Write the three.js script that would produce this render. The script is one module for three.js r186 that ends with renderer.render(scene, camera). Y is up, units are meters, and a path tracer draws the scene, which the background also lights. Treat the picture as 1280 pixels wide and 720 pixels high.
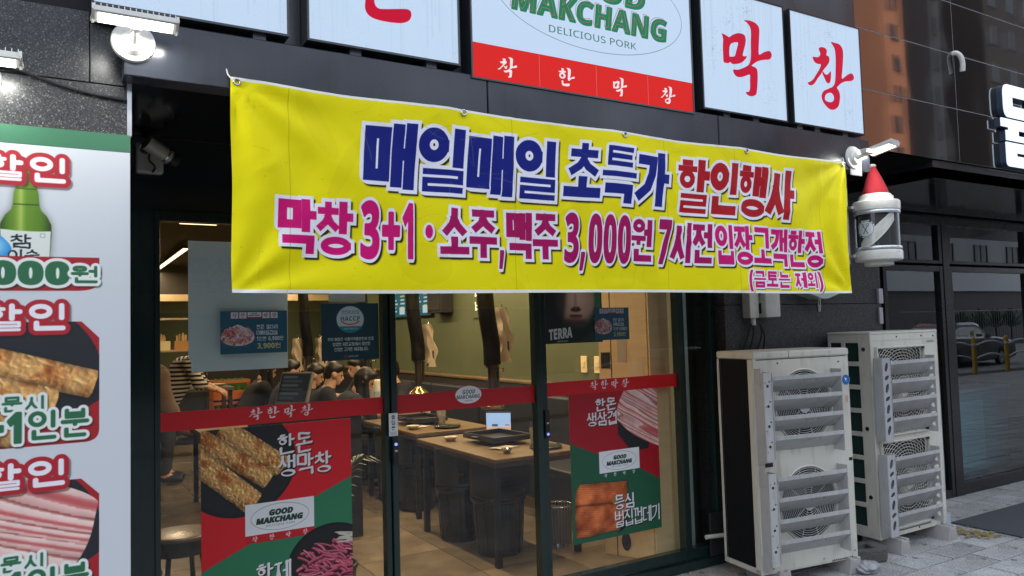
import * as THREE from 'three';
import { RoundedBoxGeometry } from 'three/addons/geometries/RoundedBoxGeometry.js';
import { mergeGeometries } from 'three/addons/utils/BufferGeometryUtils.js';
import { MarchingCubes } from 'three/addons/objects/MarchingCubes.js';
import { RectAreaLightUniformsLib } from 'three/addons/lights/RectAreaLightUniformsLib.js';

// ------------------------------------------------------------------ camera, sky, sun, exposure
const scene = new THREE.Scene();
const W = 1024, H = 576;
const camera = new THREE.PerspectiveCamera(2 * Math.atan(360 / 952.8) * 180 / Math.PI, W / H, 0.05, 400);
camera.position.set(0, 1.6, 3.8);
{
  const yaw = 0.5382, pitch = 0.05395, roll = -0.0282;
  const f = new THREE.Vector3(Math.sin(yaw) * Math.cos(pitch), Math.sin(pitch), -Math.cos(yaw) * Math.cos(pitch));
  const r = new THREE.Vector3(Math.cos(yaw), 0, Math.sin(yaw)), u = new THREE.Vector3().crossVectors(r, f);
  const r2 = r.clone().multiplyScalar(Math.cos(roll)).addScaledVector(u, Math.sin(roll));
  const u2 = u.clone().multiplyScalar(Math.cos(roll)).addScaledVector(r, -Math.sin(roll));
  camera.quaternion.setFromRotationMatrix(new THREE.Matrix4().makeBasis(r2, u2, f.clone().negate()));
}
camera.updateMatrixWorld();
const renderer = new THREE.WebGLRenderer({ antialias: true });
renderer.setSize(W, H);
renderer.toneMapping = THREE.LinearToneMapping;
renderer.toneMappingExposure = 1.2;
renderer.shadowMap.enabled = true;
RectAreaLightUniformsLib.init();
const SUN = new THREE.Vector3(-0.25, 0.62, -0.72).normalize();
{
  const w = 256, h = 128, data = new Float32Array(w * h * 4), d = new THREE.Vector3();
  for (let y = 0; y < h; y++) for (let x = 0; x < w; x++) {
    const up = ((y + 0.5) / h - 0.5) * Math.PI, az = ((x + 0.5) / w - 0.5) * 2 * Math.PI;
    d.set(Math.cos(az) * Math.cos(up), Math.sin(up), Math.sin(az) * Math.cos(up));
    const e = Math.max(0, d.y), c = Math.max(0, d.dot(SUN));
    const cloud = 0.05 * Math.sin(az * 3 + up * 4) * Math.sin(up * 9 + az) * Math.cos(up);
    let L = (1.42 + 0.12 * e + 0.35 * c ** 6 + cloud) * 1.0;
    let rgb = [0.86 * L, 0.95 * L, 1.10 * L];
    if (d.y < 0) { const k = Math.min(1, -d.y * 12); rgb = rgb.map((v) => v * (1 - k) + 0.3 * k); }
    data.set([...rgb, 1], (y * w + x) * 4);
  }
  const t = new THREE.DataTexture(data, w, h, THREE.RGBAFormat, THREE.FloatType);
  t.mapping = THREE.EquirectangularReflectionMapping; t.magFilter = THREE.LinearFilter; t.needsUpdate = true;
  scene.background = t; scene.environment = t;
}
const sun = new THREE.DirectionalLight(new THREE.Color(1, 0.92, 0.8), 3.2);
sun.position.copy(SUN).multiplyScalar(40); sun.target.position.set(3, 1, 0);
sun.position.add(sun.target.position);
sun.castShadow = true; sun.shadow.radius = 4;
Object.assign(sun.shadow.camera, { left: -40, right: 60, top: 40, bottom: -30, near: 1, far: 120 });
scene.add(sun, sun.target);
sun.name = 'sun';

// ------------------------------------------------------------------ helpers
let seedState = 12345;
function seed(s) { seedState = s >>> 0; }
function rnd() { seedState = (seedState + 0x6d2b79f5) >>> 0; let t = Math.imul(seedState ^ (seedState >>> 15), 1 | seedState); t = (t + Math.imul(t ^ (t >>> 7), 61 | t)) ^ t; return ((t ^ (t >>> 14)) >>> 0) / 4294967296; }
const rr = (a, b) => a + (b - a) * rnd();
const V = (x, y, z) => new THREE.Vector3(x, y, z);
const taken = {};
function numbered(n) { const k = taken[n] = (taken[n] ?? -1) + 1; return k ? n + '_' + String(k).padStart(3, '0') : n; }
function shadows(o) { o.castShadow = true; o.receiveShadow = true; return o; }
function thing(name, label, category, pos = [0, 0, 0], turn = 0, group) {
  const o = new THREE.Group(); o.name = numbered(name); scene.add(o);
  o.position.set(...pos); o.rotation.y = turn; o.userData = { label, category };
  if (group) o.userData.group = group;
  return o;
}
function part(name, geo, mat, parent, label) {
  const m = shadows(new THREE.Mesh(Array.isArray(geo) ? mg(geo) : geo, mat)); m.name = name; parent.add(m);
  if (label) m.userData.label = label;
  return m;
}
function solo(name, label, category, geo, mat, group) {
  const m = part(numbered(name), geo, mat, scene); m.userData = { label, category }; if (group) m.userData.group = group; return m;
}
function struct(name, geo, mat, parent) {
  const m = part(parent ? name : numbered(name), geo, mat, parent ?? scene); if (!parent) m.userData.kind = 'structure'; return m;
}
function structGroup(name) { const g = new THREE.Group(); g.name = numbered(name); g.userData.kind = 'structure'; scene.add(g); return g; }
function dup(root, label, pos, turn) {
  const r = root.clone(); r.name = numbered(root.name.replace(/_\d{3}$/, '')); scene.add(r);
  r.userData = { ...root.userData, label }; if (pos) r.position.set(...pos); if (turn !== undefined) r.rotation.y = turn; return r;
}
function flat(g) { const n = g.index ? g.toNonIndexed() : g; for (const k of Object.keys(n.attributes)) if (!['position', 'normal', 'uv'].includes(k)) n.deleteAttribute(k); return n; }
function mg(list) { return list.length === 1 ? list[0] : mergeGeometries(list.map(flat), false); }
// uv in metres by the dominant normal
function uvm(g, s = 1, ou = 0, ov = 0) {
  g = flat(g); const p = g.attributes.position, n = g.attributes.normal, uv = new Float32Array(p.count * 2);
  for (let i = 0; i < p.count; i++) {
    const ax = Math.abs(n.getX(i)), ay = Math.abs(n.getY(i)), az = Math.abs(n.getZ(i));
    let a, b; if (ay >= ax && ay >= az) { a = p.getX(i); b = p.getZ(i); } else if (ax >= az) { a = p.getZ(i); b = p.getY(i); } else { a = p.getX(i); b = p.getY(i); }
    uv[2 * i] = a * s + ou; uv[2 * i + 1] = b * s + ov;
  }
  g.setAttribute('uv', new THREE.BufferAttribute(uv, 2)); return g;
}
// box given by its extents; r rounds the edges
function bx(x0, x1, y0, y1, z0, z1, r = 0) {
  const w = x1 - x0, h = y1 - y0, d = z1 - z0;
  const g = r ? new RoundedBoxGeometry(w, h, d, 1, Math.min(r, w / 2.01, h / 2.01, d / 2.01)) : new THREE.BoxGeometry(w, h, d);
  g.translate((x0 + x1) / 2, (y0 + y1) / 2, (z0 + z1) / 2); return uvm(g);
}
function cyl(r0, r1, h, x, y, z, n = 20, axis = 'y', open = false) {
  const g = new THREE.CylinderGeometry(r0, r1, h, n, 1, open);
  if (axis === 'x') g.rotateZ(Math.PI / 2); if (axis === 'z') g.rotateX(Math.PI / 2);
  g.translate(x, y, z); return g;
}
function rod(a, b, r, n = 8) {
  const d = b.clone().sub(a), g = new THREE.CylinderGeometry(r, r, d.length(), n);
  g.applyQuaternion(new THREE.Quaternion().setFromUnitVectors(V(0, 1, 0), d.clone().normalize())); const m = a.clone().add(b).multiplyScalar(0.5); g.translate(m.x, m.y, m.z); return g;
}
function tube(pts, r, seg = 24, rad = 7) { return new THREE.TubeGeometry(new THREE.CatmullRomCurve3(pts.map((p) => V(...p))), seg, r, rad, false); }
function lathe(pts, n = 28) { return new THREE.LatheGeometry(pts.map((p) => new THREE.Vector2(...p)), n); }
function extr(shape, depth, bevel = 0) {
  return uvm(new THREE.ExtrudeGeometry(shape, bevel ? { depth: depth - 2 * bevel, bevelEnabled: true, bevelSize: bevel, bevelThickness: bevel, bevelSegments: 1, curveSegments: 16 } : { depth, bevelEnabled: false, curveSegments: 20 }).translate(0, 0, bevel));
}
function rectShape(x0, x1, y0, y1) { const s = new THREE.Shape(); s.moveTo(x0, y0); s.lineTo(x1, y0); s.lineTo(x1, y1); s.lineTo(x0, y1); s.closePath(); return s; }
function rectHole(s, x0, x1, y0, y1) { const p = new THREE.Path(); p.moveTo(x0, y0); p.lineTo(x0, y1); p.lineTo(x1, y1); p.lineTo(x1, y0); p.closePath(); s.holes.push(p); }
function circHole(s, x, y, rx, ry = rx, rot = 0) { const p = new THREE.Path(); p.absellipse(x, y, rx, ry, 0, Math.PI * 2, true, rot); s.holes.push(p); }

// ------------------------------------------------------------------ textures
const lin = (r, g, b) => new THREE.Color().setRGB(r, g, b);
function M(rgb, rough = 0.7, opt = {}) { return new THREE.MeshStandardMaterial({ color: lin(...rgb), roughness: rough, side: THREE.DoubleSide, ...opt }); }
function P(rgb, rough = 0.7, opt = {}) { return new THREE.MeshPhysicalMaterial({ color: lin(...rgb), roughness: rough, side: THREE.DoubleSide, ...opt }); }
const hash = (x, y, s) => { let h = Math.imul(x, 374761393) ^ Math.imul(y, 668265263) ^ Math.imul(s + 11, 2246822519); h = Math.imul(h ^ (h >>> 13), 1274126177); return ((h ^ (h >>> 16)) >>> 0) / 4294967296; };
function vn(x, y, per, s) { // periodic value noise
  const xi = Math.floor(x), yi = Math.floor(y), fx = x - xi, fy = y - yi, u = fx * fx * (3 - 2 * fx), v = fy * fy * (3 - 2 * fy), m = (a) => ((a % per) + per) % per;
  const a = hash(m(xi), m(yi), s), b = hash(m(xi + 1), m(yi), s), c = hash(m(xi), m(yi + 1), s), d = hash(m(xi + 1), m(yi + 1), s);
  return (a * (1 - u) + b * u) * (1 - v) + (c * (1 - u) + d * u) * v;
}
function fbm(u, v, per, oct, s) { let t = 0, a = 0.5, n = 0; for (let o = 0; o < oct; o++) { t += a * vn(u * per, v * per, per, s + o); n += a; a *= 0.5; per *= 2; } return t / n; }
function dataTex(n, fn, srgb = true) {
  const d = new Uint8Array(n * n * 4);
  for (let y = 0; y < n; y++) for (let x = 0; x < n; x++) { const c = fn((x + 0.5) / n, (y + 0.5) / n, x, y); for (let k = 0; k < 3; k++) d[(y * n + x) * 4 + k] = Math.max(0, Math.min(255, typeof c === 'number' ? c : c[k])); d[(y * n + x) * 4 + 3] = 255; }
  const t = new THREE.DataTexture(d, n, n); t.wrapS = t.wrapT = THREE.RepeatWrapping; t.magFilter = THREE.LinearFilter; if (srgb) t.colorSpace = THREE.SRGBColorSpace; t.needsUpdate = true; return t;
}
function rep(t, sx, sy = sx) { const c = t.clone(); c.repeat.set(sx, sy); c.needsUpdate = true; return c; }
function canvas(w, h, draw) {
  const c = document.createElement('canvas'); c.width = w; c.height = h; const x = c.getContext('2d'); draw(x, w, h); return c;
}
function canTex(c) { const t = new THREE.CanvasTexture(c); t.colorSpace = THREE.SRGBColorSpace; t.magFilter = THREE.LinearFilter; return t; }
// speckled granite: a tile of 0.5 m
function graniteTex(dark, light, base, s) {
  const n = 768, c = canvas(n, n, (x) => {
    seed(s); x.fillStyle = `rgb(${base},${base},${base + 2})`; x.fillRect(0, 0, n, n);
    for (let i = 0; i < 15000; i++) {
      const px = rnd() * n, py = rnd() * n, r = rr(1.2, 4.6), t = rnd(), g = t < 0.45 ? rr(dark, base) : rr(base, light) * (rnd() < 0.06 ? 1.25 : 1), w = rr(-3, 4);
      x.fillStyle = `rgb(${g + w | 0},${g + w * 0.4 | 0},${g - w * 0.5 | 0})`;
      for (const ox of [-n, 0, n]) for (const oy of [-n, 0, n]) {
        if (px + ox < -8 || px + ox > n + 8 || py + oy < -8 || py + oy > n + 8) continue;
        x.beginPath(); for (let k = 0; k < 5; k++) { const a = k * 1.257 + i, q = r * (0.7 + 0.5 * hash(i, k, 3)); x.lineTo(px + ox + Math.cos(a) * q, py + oy + Math.sin(a) * q); } x.fill();
      }
    }
  });
  const t = canTex(c); t.wrapS = t.wrapT = THREE.RepeatWrapping; t.repeat.set(2, 2); return t;
}
const TX = {};
TX.granite = graniteTex(14, 118, 52, 5);
TX.graniteDark = graniteTex(10, 62, 30, 9);
TX.wave = dataTex(256, (u, v) => 255 * fbm(u, v, 3, 2, 40), false);
TX.fine = dataTex(256, (u, v, x, y) => 255 * (0.6 * fbm(u, v, 24, 3, 7) + 0.4 * hash(x, y, 5)), false);
TX.smudge = dataTex(256, (u, v) => 90 + 130 * fbm(u, v, 4, 5, 21), false);
TX.dirt = dataTex(512, (u, v, x, y) => { const a = fbm(u, v, 4, 6, 61), b = fbm(u, v, 40, 2, 12); const g = 236 - 36 * Math.max(0, a - 0.45) * 2 - 14 * b + 6 * hash(x, y, 2); return [g, g * 0.99, g * 0.965]; });
TX.streak = dataTex(512, (u, v, x, y) => { const a = fbm(u, v, 3, 5, 161), st = fbm(u, v * 0.12, 48, 3, 112), s2 = fbm(u, v * 0.3, 20, 3, 117), q = hash(x, y, 2); const d = Math.max(0, st - 0.55) * 150 * Math.max(0, a - 0.3) + Math.max(0, s2 - 0.6) * 90; const g = 240 - 26 * Math.max(0, a - 0.5) * 2 - d + 5 * q; return [g, g - d * 0.10, g * 0.975 - d * 0.25]; });
TX.paver = dataTex(512, (u, v, x, y) => { const a = fbm(u, v, 5, 5, 71), s = hash(x >> 1, y >> 1, 9), q = hash(x, y, 8); let sp = 0; for (let i = 0; i < 9; i++) { const dx = Math.abs(u - hash(i, 1, 55)), dy = Math.abs(v - hash(i, 2, 55)), r = 0.006 + 0.012 * hash(i, 3, 55), d = Math.hypot(Math.min(dx, 1 - dx), Math.min(dy, 1 - dy)); sp = Math.max(sp, 1 - Math.min(1, Math.max(0, (d - r) / 0.004))); } const g = -46 * sp - 30 * Math.max(0, fbm(u, v, 3, 4, 171) - 0.55) * 3 + 138 + 44 * (a - 0.5) + 46 * (s - 0.5) * (s > 0.8 || s < 0.15 ? 1.5 : 0.6) + 14 * (q - 0.5); return [g, g, g * 1.0]; });
TX.tile = dataTex(768, (u, v, x, y) => { const a = fbm(u, v, 3, 6, 81), b = fbm(u + 0.3 * a, v, 8, 5, 83), q = hash(x, y, 8); const g = 128 + 46 * (a - 0.5) + 42 * (b - 0.5) + 7 * (q - 0.5); return [g * 1.03, g * 0.94, g * 0.80]; });
TX.wood = dataTex(512, (u, v, x, y) => { const w = fbm(u, v, 4, 3, 91), g0 = fbm(u * 0.06 + w * 0.02, v, 64, 3, 92), k = fbm(u * 0.2, v, 24, 4, 93), l = Math.sin((v * 26 + w * 2.4) * 6.283) * 0.5 + 0.5; const g = 0.62 + 0.22 * g0 + 0.14 * k - 0.12 * l; return [178 * g, 150 * g, 106 * g]; });
TX.plaster = dataTex(512, (u, v, x, y) => { const a = fbm(u, v, 4, 6, 31), q = hash(x, y, 4); return 226 + 28 * (a - 0.5) + 8 * (q - 0.5); });
TX.asphalt = dataTex(512, (u, v, x, y) => { const a = fbm(u, v, 6, 4, 11), q = hash(x >> 1, y >> 1, 4); return 62 + 22 * (a - 0.5) + 34 * (q - 0.5); });
TX.ply = dataTex(512, (u, v, x, y) => { const w = fbm(u, v, 3, 3, 95), k = fbm(u * 0.12, v, 40, 4, 96), q = hash(x, y, 6), f = hash(x >> 1, y >> 1, 7); const g = 0.90 + 0.10 * k + 0.05 * (w - 0.5) + 0.02 * (q - 0.5) - (f > 0.994 ? 0.07 : 0); return [236 * g, 206 * g, 158 * g]; });
TX.brushed = dataTex(256, (u, v, x, y) => 255 * (0.5 * fbm(u * 0.05, v, 64, 3, 44) + 0.5 * hash(x >> 4, y, 5)), false);

// ------------------------------------------------------------------ Hangul lettering: syllables composed from jamo strokes
const CHO = 'ㄱㄲㄴㄷㄸㄹㅁㅂㅃㅅㅆㅇㅈㅉㅊㅋㅌㅍㅎ', JUNG = 'ㅏㅐㅑㅒㅓㅔㅕㅖㅗㅘㅙㅚㅛㅜㅝㅞㅟㅠㅡㅢㅣ', JONG = ' ㄱㄲㄳㄴㄵㄶㄷㄹㄺㄻㄼㄽㄾㄿㅀㅁㅂㅄㅅㅆㅇㅈㅊㅋㅌㅍㅎ';
const O = 'O';
const CON = {
  ㄱ: [[[0, 0], [1, 0], [1, 1]]], ㄴ: [[[0, 0], [0, 1], [1, 1]]], ㄷ: [[[1, 0], [0, 0], [0, 1], [1, 1]]],
  ㄹ: [[[0, 0], [1, 0], [1, 0.5], [0, 0.5], [0, 1], [1, 1]]], ㅁ: [[[0, 0], [1, 0], [1, 1], [0, 1], [0, 0], [0.5, 0]]],
  ㅂ: [[[0, 0], [0, 1], [1, 1], [1, 0]], [[0, 0.5], [1, 0.5]]], ㅅ: [[[0.52, 0], [0.5, 0.3], [0.32, 0.68], [0, 1]], [[0.5, 0.36], [0.7, 0.72], [1, 1]]],
  ㅇ: [[O, 0.5, 0.5, 0.5, 0.5]], ㅈ: [[[0, 0], [1, 0]], [[0.54, 0], [0.5, 0.35], [0.32, 0.7], [0, 1]], [[0.5, 0.4], [0.7, 0.75], [1, 1]]],
  ㅊ: [[[0.5, 0], [0.5, 0.25]], [[0.02, 0.27], [0.98, 0.27]], [[0.52, 0.28], [0.48, 0.55], [0.3, 0.8], [0, 1]], [[0.5, 0.55], [0.7, 0.82], [1, 1]]],
  ㅋ: [[[0, 0], [1, 0], [1, 1]], [[0, 0.48], [1, 0.48]]], ㅌ: [[[1, 0], [0, 0], [0, 1], [1, 1]], [[0, 0.5], [0.95, 0.5]]],
  ㅍ: [[[0, 0], [1, 0]], [[0, 1], [1, 1]], [[0.28, 0], [0.28, 1]], [[0.72, 0], [0.72, 1]]], ㅎ: [[[0.3, 0], [0.7, 0]], [[0, 0.27], [1, 0.27]], [O, 0.5, 0.73, 0.37, 0.27]],
};
const ROWS = { ㄱ: 1.5, ㄴ: 1.5, ㄷ: 2, ㄹ: 3, ㅁ: 2, ㅂ: 2.2, ㅅ: 1.5, ㅇ: 2, ㅈ: 2.2, ㅊ: 3, ㅋ: 2.2, ㅌ: 3, ㅍ: 2, ㅎ: 3.5, ㄲ: 1.5 };
const VOW = {
  ㅏ: [[[0.25, 0], [0.25, 1]], [[0.25, 0.47], [1, 0.47]]], ㅑ: [[[0.25, 0], [0.25, 1]], [[0.25, 0.3], [1, 0.3]], [[0.25, 0.62], [1, 0.62]]],
  ㅓ: [[[0.85, 0], [0.85, 1]], [[0, 0.47], [0.85, 0.47]]], ㅕ: [[[0.85, 0], [0.85, 1]], [[0, 0.32], [0.85, 0.32]], [[0, 0.6], [0.85, 0.6]]],
  ㅣ: [[[0.6, 0], [0.6, 1]]], ㅐ: [[[0.08, 0.03], [0.08, 0.97]], [[0.92, 0], [0.92, 1]], [[0.08, 0.47], [0.92, 0.47]]],
  ㅔ: [[[0.5, 0.03], [0.5, 0.97]], [[1, 0], [1, 1]], [[0, 0.45], [0.5, 0.45]]],
  ㅗ: [[[0.5, 0], [0.5, 1]], [[0, 1], [1, 1]]], ㅛ: [[[0.32, 0], [0.32, 1]], [[0.68, 0], [0.68, 1]], [[0, 1], [1, 1]]],
  ㅜ: [[[0, 0], [1, 0]], [[0.5, 0], [0.5, 1]]], ㅠ: [[[0, 0], [1, 0]], [[0.3, 0], [0.3, 1]], [[0.7, 0], [0.7, 1]]], ㅡ: [[[0, 0.5], [1, 0.5]]],
};
const MIX = { ㅘ: ['ㅗ', 'ㅏ'], ㅙ: ['ㅗ', 'ㅐ'], ㅚ: ['ㅗ', 'ㅣ'], ㅝ: ['ㅜ', 'ㅓ'], ㅞ: ['ㅜ', 'ㅔ'], ㅟ: ['ㅜ', 'ㅣ'], ㅢ: ['ㅡ', 'ㅣ'] };
// strokes of one syllable: [{pts:[[x,y]...] or ellipse, lw}], in a unit square
function syllable(ch, lw) {
  const out = [], code = ch.charCodeAt(0) - 0xac00; if (code < 0 || code > 11171) return null;
  const cho = CHO[Math.floor(code / 588)], jung = JUNG[Math.floor((code % 588) / 28)], jong = JONG[code % 28];
  const put = (defs, x0, y0, x1, y1, rows, cols) => {
    const l = Math.min(lw, (y1 - y0) / (rows + (rows - 1) * 0.3), (x1 - x0) / ((cols || 1.5) * 1.1)), h = l / 2, X = (a) => x0 + h + (x1 - x0 - l) * a, Y = (a) => y0 + h + (y1 - y0 - l) * a;
    for (const d of defs) out.push(d[0] === O ? { e: [X(d[1]), Y(d[2]), Math.max(0.02, (x1 - x0 - l) * d[3]), Math.max(0.02, (y1 - y0 - l) * d[4])], lw: l } : { p: d.map(([a, b]) => [X(a), Y(b)]), lw: l });
  };
  const con = (c, x0, y0, x1, y1, side) => {
    if (c === 'ㄲ' || c === 'ㅆ' || c === 'ㄸ' || c === 'ㅃ') { const b = { ㄲ: 'ㄱ', ㅆ: 'ㅅ', ㄸ: 'ㄷ', ㅃ: 'ㅂ' }[c], m = (x0 + x1) / 2; put(CON[b], x0, y0, m - 0.01, y1, ROWS[b]); put(CON[b], m + 0.01, y0, x1, y1, ROWS[b]); return; }
    if (c === 'ㄱ' && side) { put([[[0.05, 0], [1, 0], [0.92, 0.4], [0.6, 0.78], [0, 1]]], x0, y0, x1, y1, 1.5); return; }
    put(CON[c], x0, y0, x1, y1, ROWS[c] ?? 2);
  };
  const b = jong !== ' ';
  if (MIX[jung]) {
    const [h, v] = MIX[jung];
    if (b) { con(cho, 0.06, 0, 0.6, 0.34); put(VOW[h], 0, 0.38, 0.66, 0.62, 1.5); put(VOW[v], 0.62, 0, 1, 0.66, 1, 1); con(jong, 0.14, 0.68, 0.98, 1); }
    else { con(cho, 0.06, 0.02, 0.6, 0.5); put(VOW[h], 0, 0.55, 0.68, 0.88, 1.5); put(VOW[v], 0.64, 0, 1, 1, 1, 1); }
  } else if ('ㅗㅛㅜㅠㅡ'.includes(jung)) {
    const dn = 'ㅜㅠ'.includes(jung);
    if (b) { con(cho, 0.14, 0, 0.86, 0.36); put(VOW[jung], 0, jung === 'ㅡ' ? 0.42 : 0.38, 1, jung === 'ㅡ' ? 0.56 : 0.62, 1.2); con(jong, 0.12, 0.64, 0.9, 1); }
    else { con(cho, 0.12, 0, 0.88, dn ? 0.48 : 0.56); put(VOW[jung], 0, dn ? 0.54 : 0.56, 1, dn ? 1 : 0.94, 1.2); }
  } else {
    const two = 'ㅐㅔ'.includes(jung), vx = two ? 0.5 : jung === 'ㅣ' ? 0.66 : 0.58, cx = jung === 'ㅣ' ? 0.62 : two ? 0.47 : 'ㅓㅕ'.includes(jung) ? 0.56 : 0.58;
    if (b) { con(cho, 0, 0.02, cx, 0.56, true); put(VOW[jung], vx, 0, 1, 0.62, 1, two ? 2.2 : 1.2); con(jong, 0.12, 0.64, 0.96, 1); }
    else { con(cho, 0, 0.08, cx, 0.9, true); put(VOW[jung], vx, 0, 1, 1, 1, two ? 2.2 : 1.2); }
  }
  return out;
}
const ADV = (c) => (c === ' ' ? 0.34 : ',.'.includes(c) ? 0.28 : c === '·' ? 0.55 : '()'.includes(c) ? 0.36 : c === '1' ? 0.5 : /[0-9]/.test(c) ? 0.62 : c === '+' ? 0.62 : 1);
// draws a line of mixed text into the box x0..x1, y0..y1. opt: lw, color, skew, passes [{dx,dy,extra,color}], round, brush
function hText(g, str, x0, y0, x1, y1, opt = {}) {
  const chars = [...str], sp = opt.gap ?? 0.06, total = chars.reduce((a, c) => a + ADV(c) + sp, -sp), kx = (x1 - x0) / total, ky = y1 - y0, lw = opt.lw ?? 0.15;
  const passes = [...(opt.passes ?? []), { dx: 0, dy: 0, extra: 0, color: opt.color ?? '#fff' }];
  g.save(); g.transform(1, 0, -(opt.skew ?? 0), 1, (opt.skew ?? 0) * y1, 0);
  for (const ps of passes) {
    let x = x0; g.fillStyle = g.strokeStyle = ps.color; g.lineJoin = ps.extra || opt.round ? 'round' : 'miter'; g.lineCap = opt.round ? 'round' : 'square'; g.miterLimit = 3;
    if (ps.blur) { g.shadowColor = ps.color; g.shadowBlur = ps.blur; } else { g.shadowColor = 'transparent'; g.shadowBlur = 0; }
    for (const c of chars) {
      const w = ADV(c) * kx, s = syllable(c, lw), ox = x + (ps.dx ?? 0), oy = y0 + (ps.dy ?? 0), m = Math.min(kx, ky);
      if (s) for (const k of s) {
        const l = opt.uneven ? k.lw * m : k.lw * (kx + ky) / 2; 
        if (opt.brush && !ps.extra) { nib(g, k, ox, oy, w, ky, k.lw * m * 1.25); continue; }
        g.lineWidth = l + (ps.extra ?? 0) * 2; if (opt.brush) g.lineCap = 'round'; g.beginPath();
        if (k.e) g.ellipse(ox + k.e[0] * w, oy + k.e[1] * ky, k.e[2] * w, k.e[3] * ky, 0, 0, 7); else { let pts = k.p.map(([a, b]) => [ox + a * w, oy + b * ky]);
          if (false) { pts = pts.map((p) => [...p]); const e = ps.extra, ext = (a, b) => { const d = Math.hypot(a[0] - b[0], a[1] - b[1]) || 1; a[0] += (a[0] - b[0]) / d * e; a[1] += (a[1] - b[1]) / d * e; }; ext(pts[0], pts[1]); ext(pts[pts.length - 1], pts[pts.length - 2]); }
          pts.forEach((p, i) => (i ? g.lineTo(...p) : g.moveTo(...p))); }
        g.stroke();
      } else if (c === '·') { g.beginPath(); g.ellipse(ox + w / 2, oy + ky / 2, w * 0.26 + (ps.extra ?? 0), ky * 0.13 + (ps.extra ?? 0), 0, 0, 7); g.fill(); } else if (c !== ' ') {
        g.save(); const fs = ky / 0.72, bold = opt.thin ? '' : 'bold '; g.font = bold + fs + 'px sans-serif'; const mw = g.measureText(c).width; g.translate(ox, oy + ky); g.scale(w / mw * ('.,'.includes(c) ? 1 : 1.06), 1); g.lineJoin = 'round';
        const add = (opt.fat ?? 0) + (ps.extra ?? 0) * 2; if (add) { g.lineWidth = add; g.strokeText(c, 0, 0); } g.fillText(c, 0, 0); g.restore();
      }
      x += w + sp * kx;
    }
  }
  g.restore(); g.shadowColor = 'transparent'; g.shadowBlur = 0;
}
// a broad-nib stroke for calligraphic lettering
function nib(g, k, ox, oy, w, h, lw) {
  let pts; if (k.e) { pts = []; for (let i = 0; i <= 24; i++) { const a = -1.9 + i / 24 * 6.283; pts.push([ox + (k.e[0] + k.e[2] * Math.cos(a)) * w, oy + (k.e[1] + k.e[3] * Math.sin(a)) * h]); } } else pts = k.p.map(([a, b]) => [ox + a * w, oy + b * h]);
  let len = 0; for (let i = 1; i < pts.length; i++) len += Math.hypot(pts[i][0] - pts[i - 1][0], pts[i][1] - pts[i - 1][1]);
  let run = 0;
  for (let i = 1; i < pts.length; i++) {
    const [ax, ay] = pts[i - 1], [bx_, by] = pts[i], d = Math.hypot(bx_ - ax, by - ay), n = Math.max(2, Math.ceil(d / (lw * 0.08)));
    for (let j = 0; j <= n; j++) {
      const t = (run + d * j / n) / len, horiz = Math.abs(bx_ - ax) / (d || 1), y = ay + (by - ay) * j / n - horiz * (j / n - 0.5) * d * 0.10, x = ax + (bx_ - ax) * j / n;
      const wd = k.e ? 0.42 + 0.12 * Math.sin(t * 6.28) : t < 0.16 ? 0.62 - 0.7 * t : t > 0.78 ? 0.5 + (t - 0.78) * 0.3 : 0.5;
      g.beginPath(); g.ellipse(x, y, lw * wd, lw * wd * (0.55 + 0.25 * (1 - horiz)), -0.7, 0, 7); g.fill();
    }
    run += d;
  }
}
// the brush glyphs of the shop's own name, as outlines in a 100-unit square
const GL = {
  m: '23,36 26,36 30,37 32,38 36,35 43,32 50,32 52,34 52,39 49,46 47,51 50,51 53,50 51,53 46,57 40,59 34,60 32,58 30,60 26,60 24,60 24,55 24,46 25,41 24,37/32,44 37,41 43,40 42,43 39,50 38,53 33,54 31,54',
  ag: '50,20 56,19 63,19 68,21 70,24 69,31 68,39 67,48 73,44 78,42 82,41 84,43 84,46 81,49 74,50 67,52 63,54 60,56 57,58 61,58 64,59 65,61 65,66 64,74 63,79 62,82 57,84 53,84 50,83 49,81 52,81 54,80 55,76 55,70 56,65 51,67 46,69 41,70 37,69 35,66 35,64 40,64 46,62 52,59 55,57 57,53 58,46 58,38 59,31 59,26 57,23 54,21',
  ch: '38,28 43,26 48,26 51,28 50,31 49,33 53,33 54,36 53,39 49,43 44,47 40,52 35,56 31,61 26,64 22,64 20,62 24,61 29,58 33,53 37,49 40,45 41,42 36,43 32,42 30,40 29,37 34,37 39,36 41,33 40,31/43,48 46,51 50,51 55,46 55,49 54,56 51,59 47,58 45,54 42,51',
  ao: '56,19 63,19 70,19 74,22 75,26 74,35 72,44 70,53 77,48 83,45 87,44 90,47 89,50 84,52 76,53 69,56 65,59 62,61 65,63 67,67 66,73 64,78 60,81 54,83 48,82 42,78 40,75 39,72 41,68 46,65 50,64 51,63 55,62 59,59 61,54 62,45 63,35 63,28 62,24 59,21/44,72 46,69 51,67 55,67 58,70 57,74 53,76 48,76 44,75',
  a: '56,19 63,19 70,19 74,22 75,26 74,35 72,44 70,53 77,48 83,45 87,44 90,47 89,50 84,52 76,53 70,59 66,62 62,60 61,54 62,45 63,35 63,28 62,24 59,21',
  n: '35,75 36,69 34,64 38,63 43,65 41,69 43,74 50,73 59,71 65,70 67,72 66,77 61,80 53,81 42,81 37,79',
  h: '34,24 40,22 46,24 45,28 44,31 50,30 54,32 53,35 47,37 44,38 49,40 52,45 51,51 46,56 39,58 32,57 27,52 26,47 28,42 33,39 36,38 30,38 25,37 24,34 29,33 36,32 37,29/33,46 36,43 41,43 44,46 43,50 39,53 35,52 33,50',
};
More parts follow.
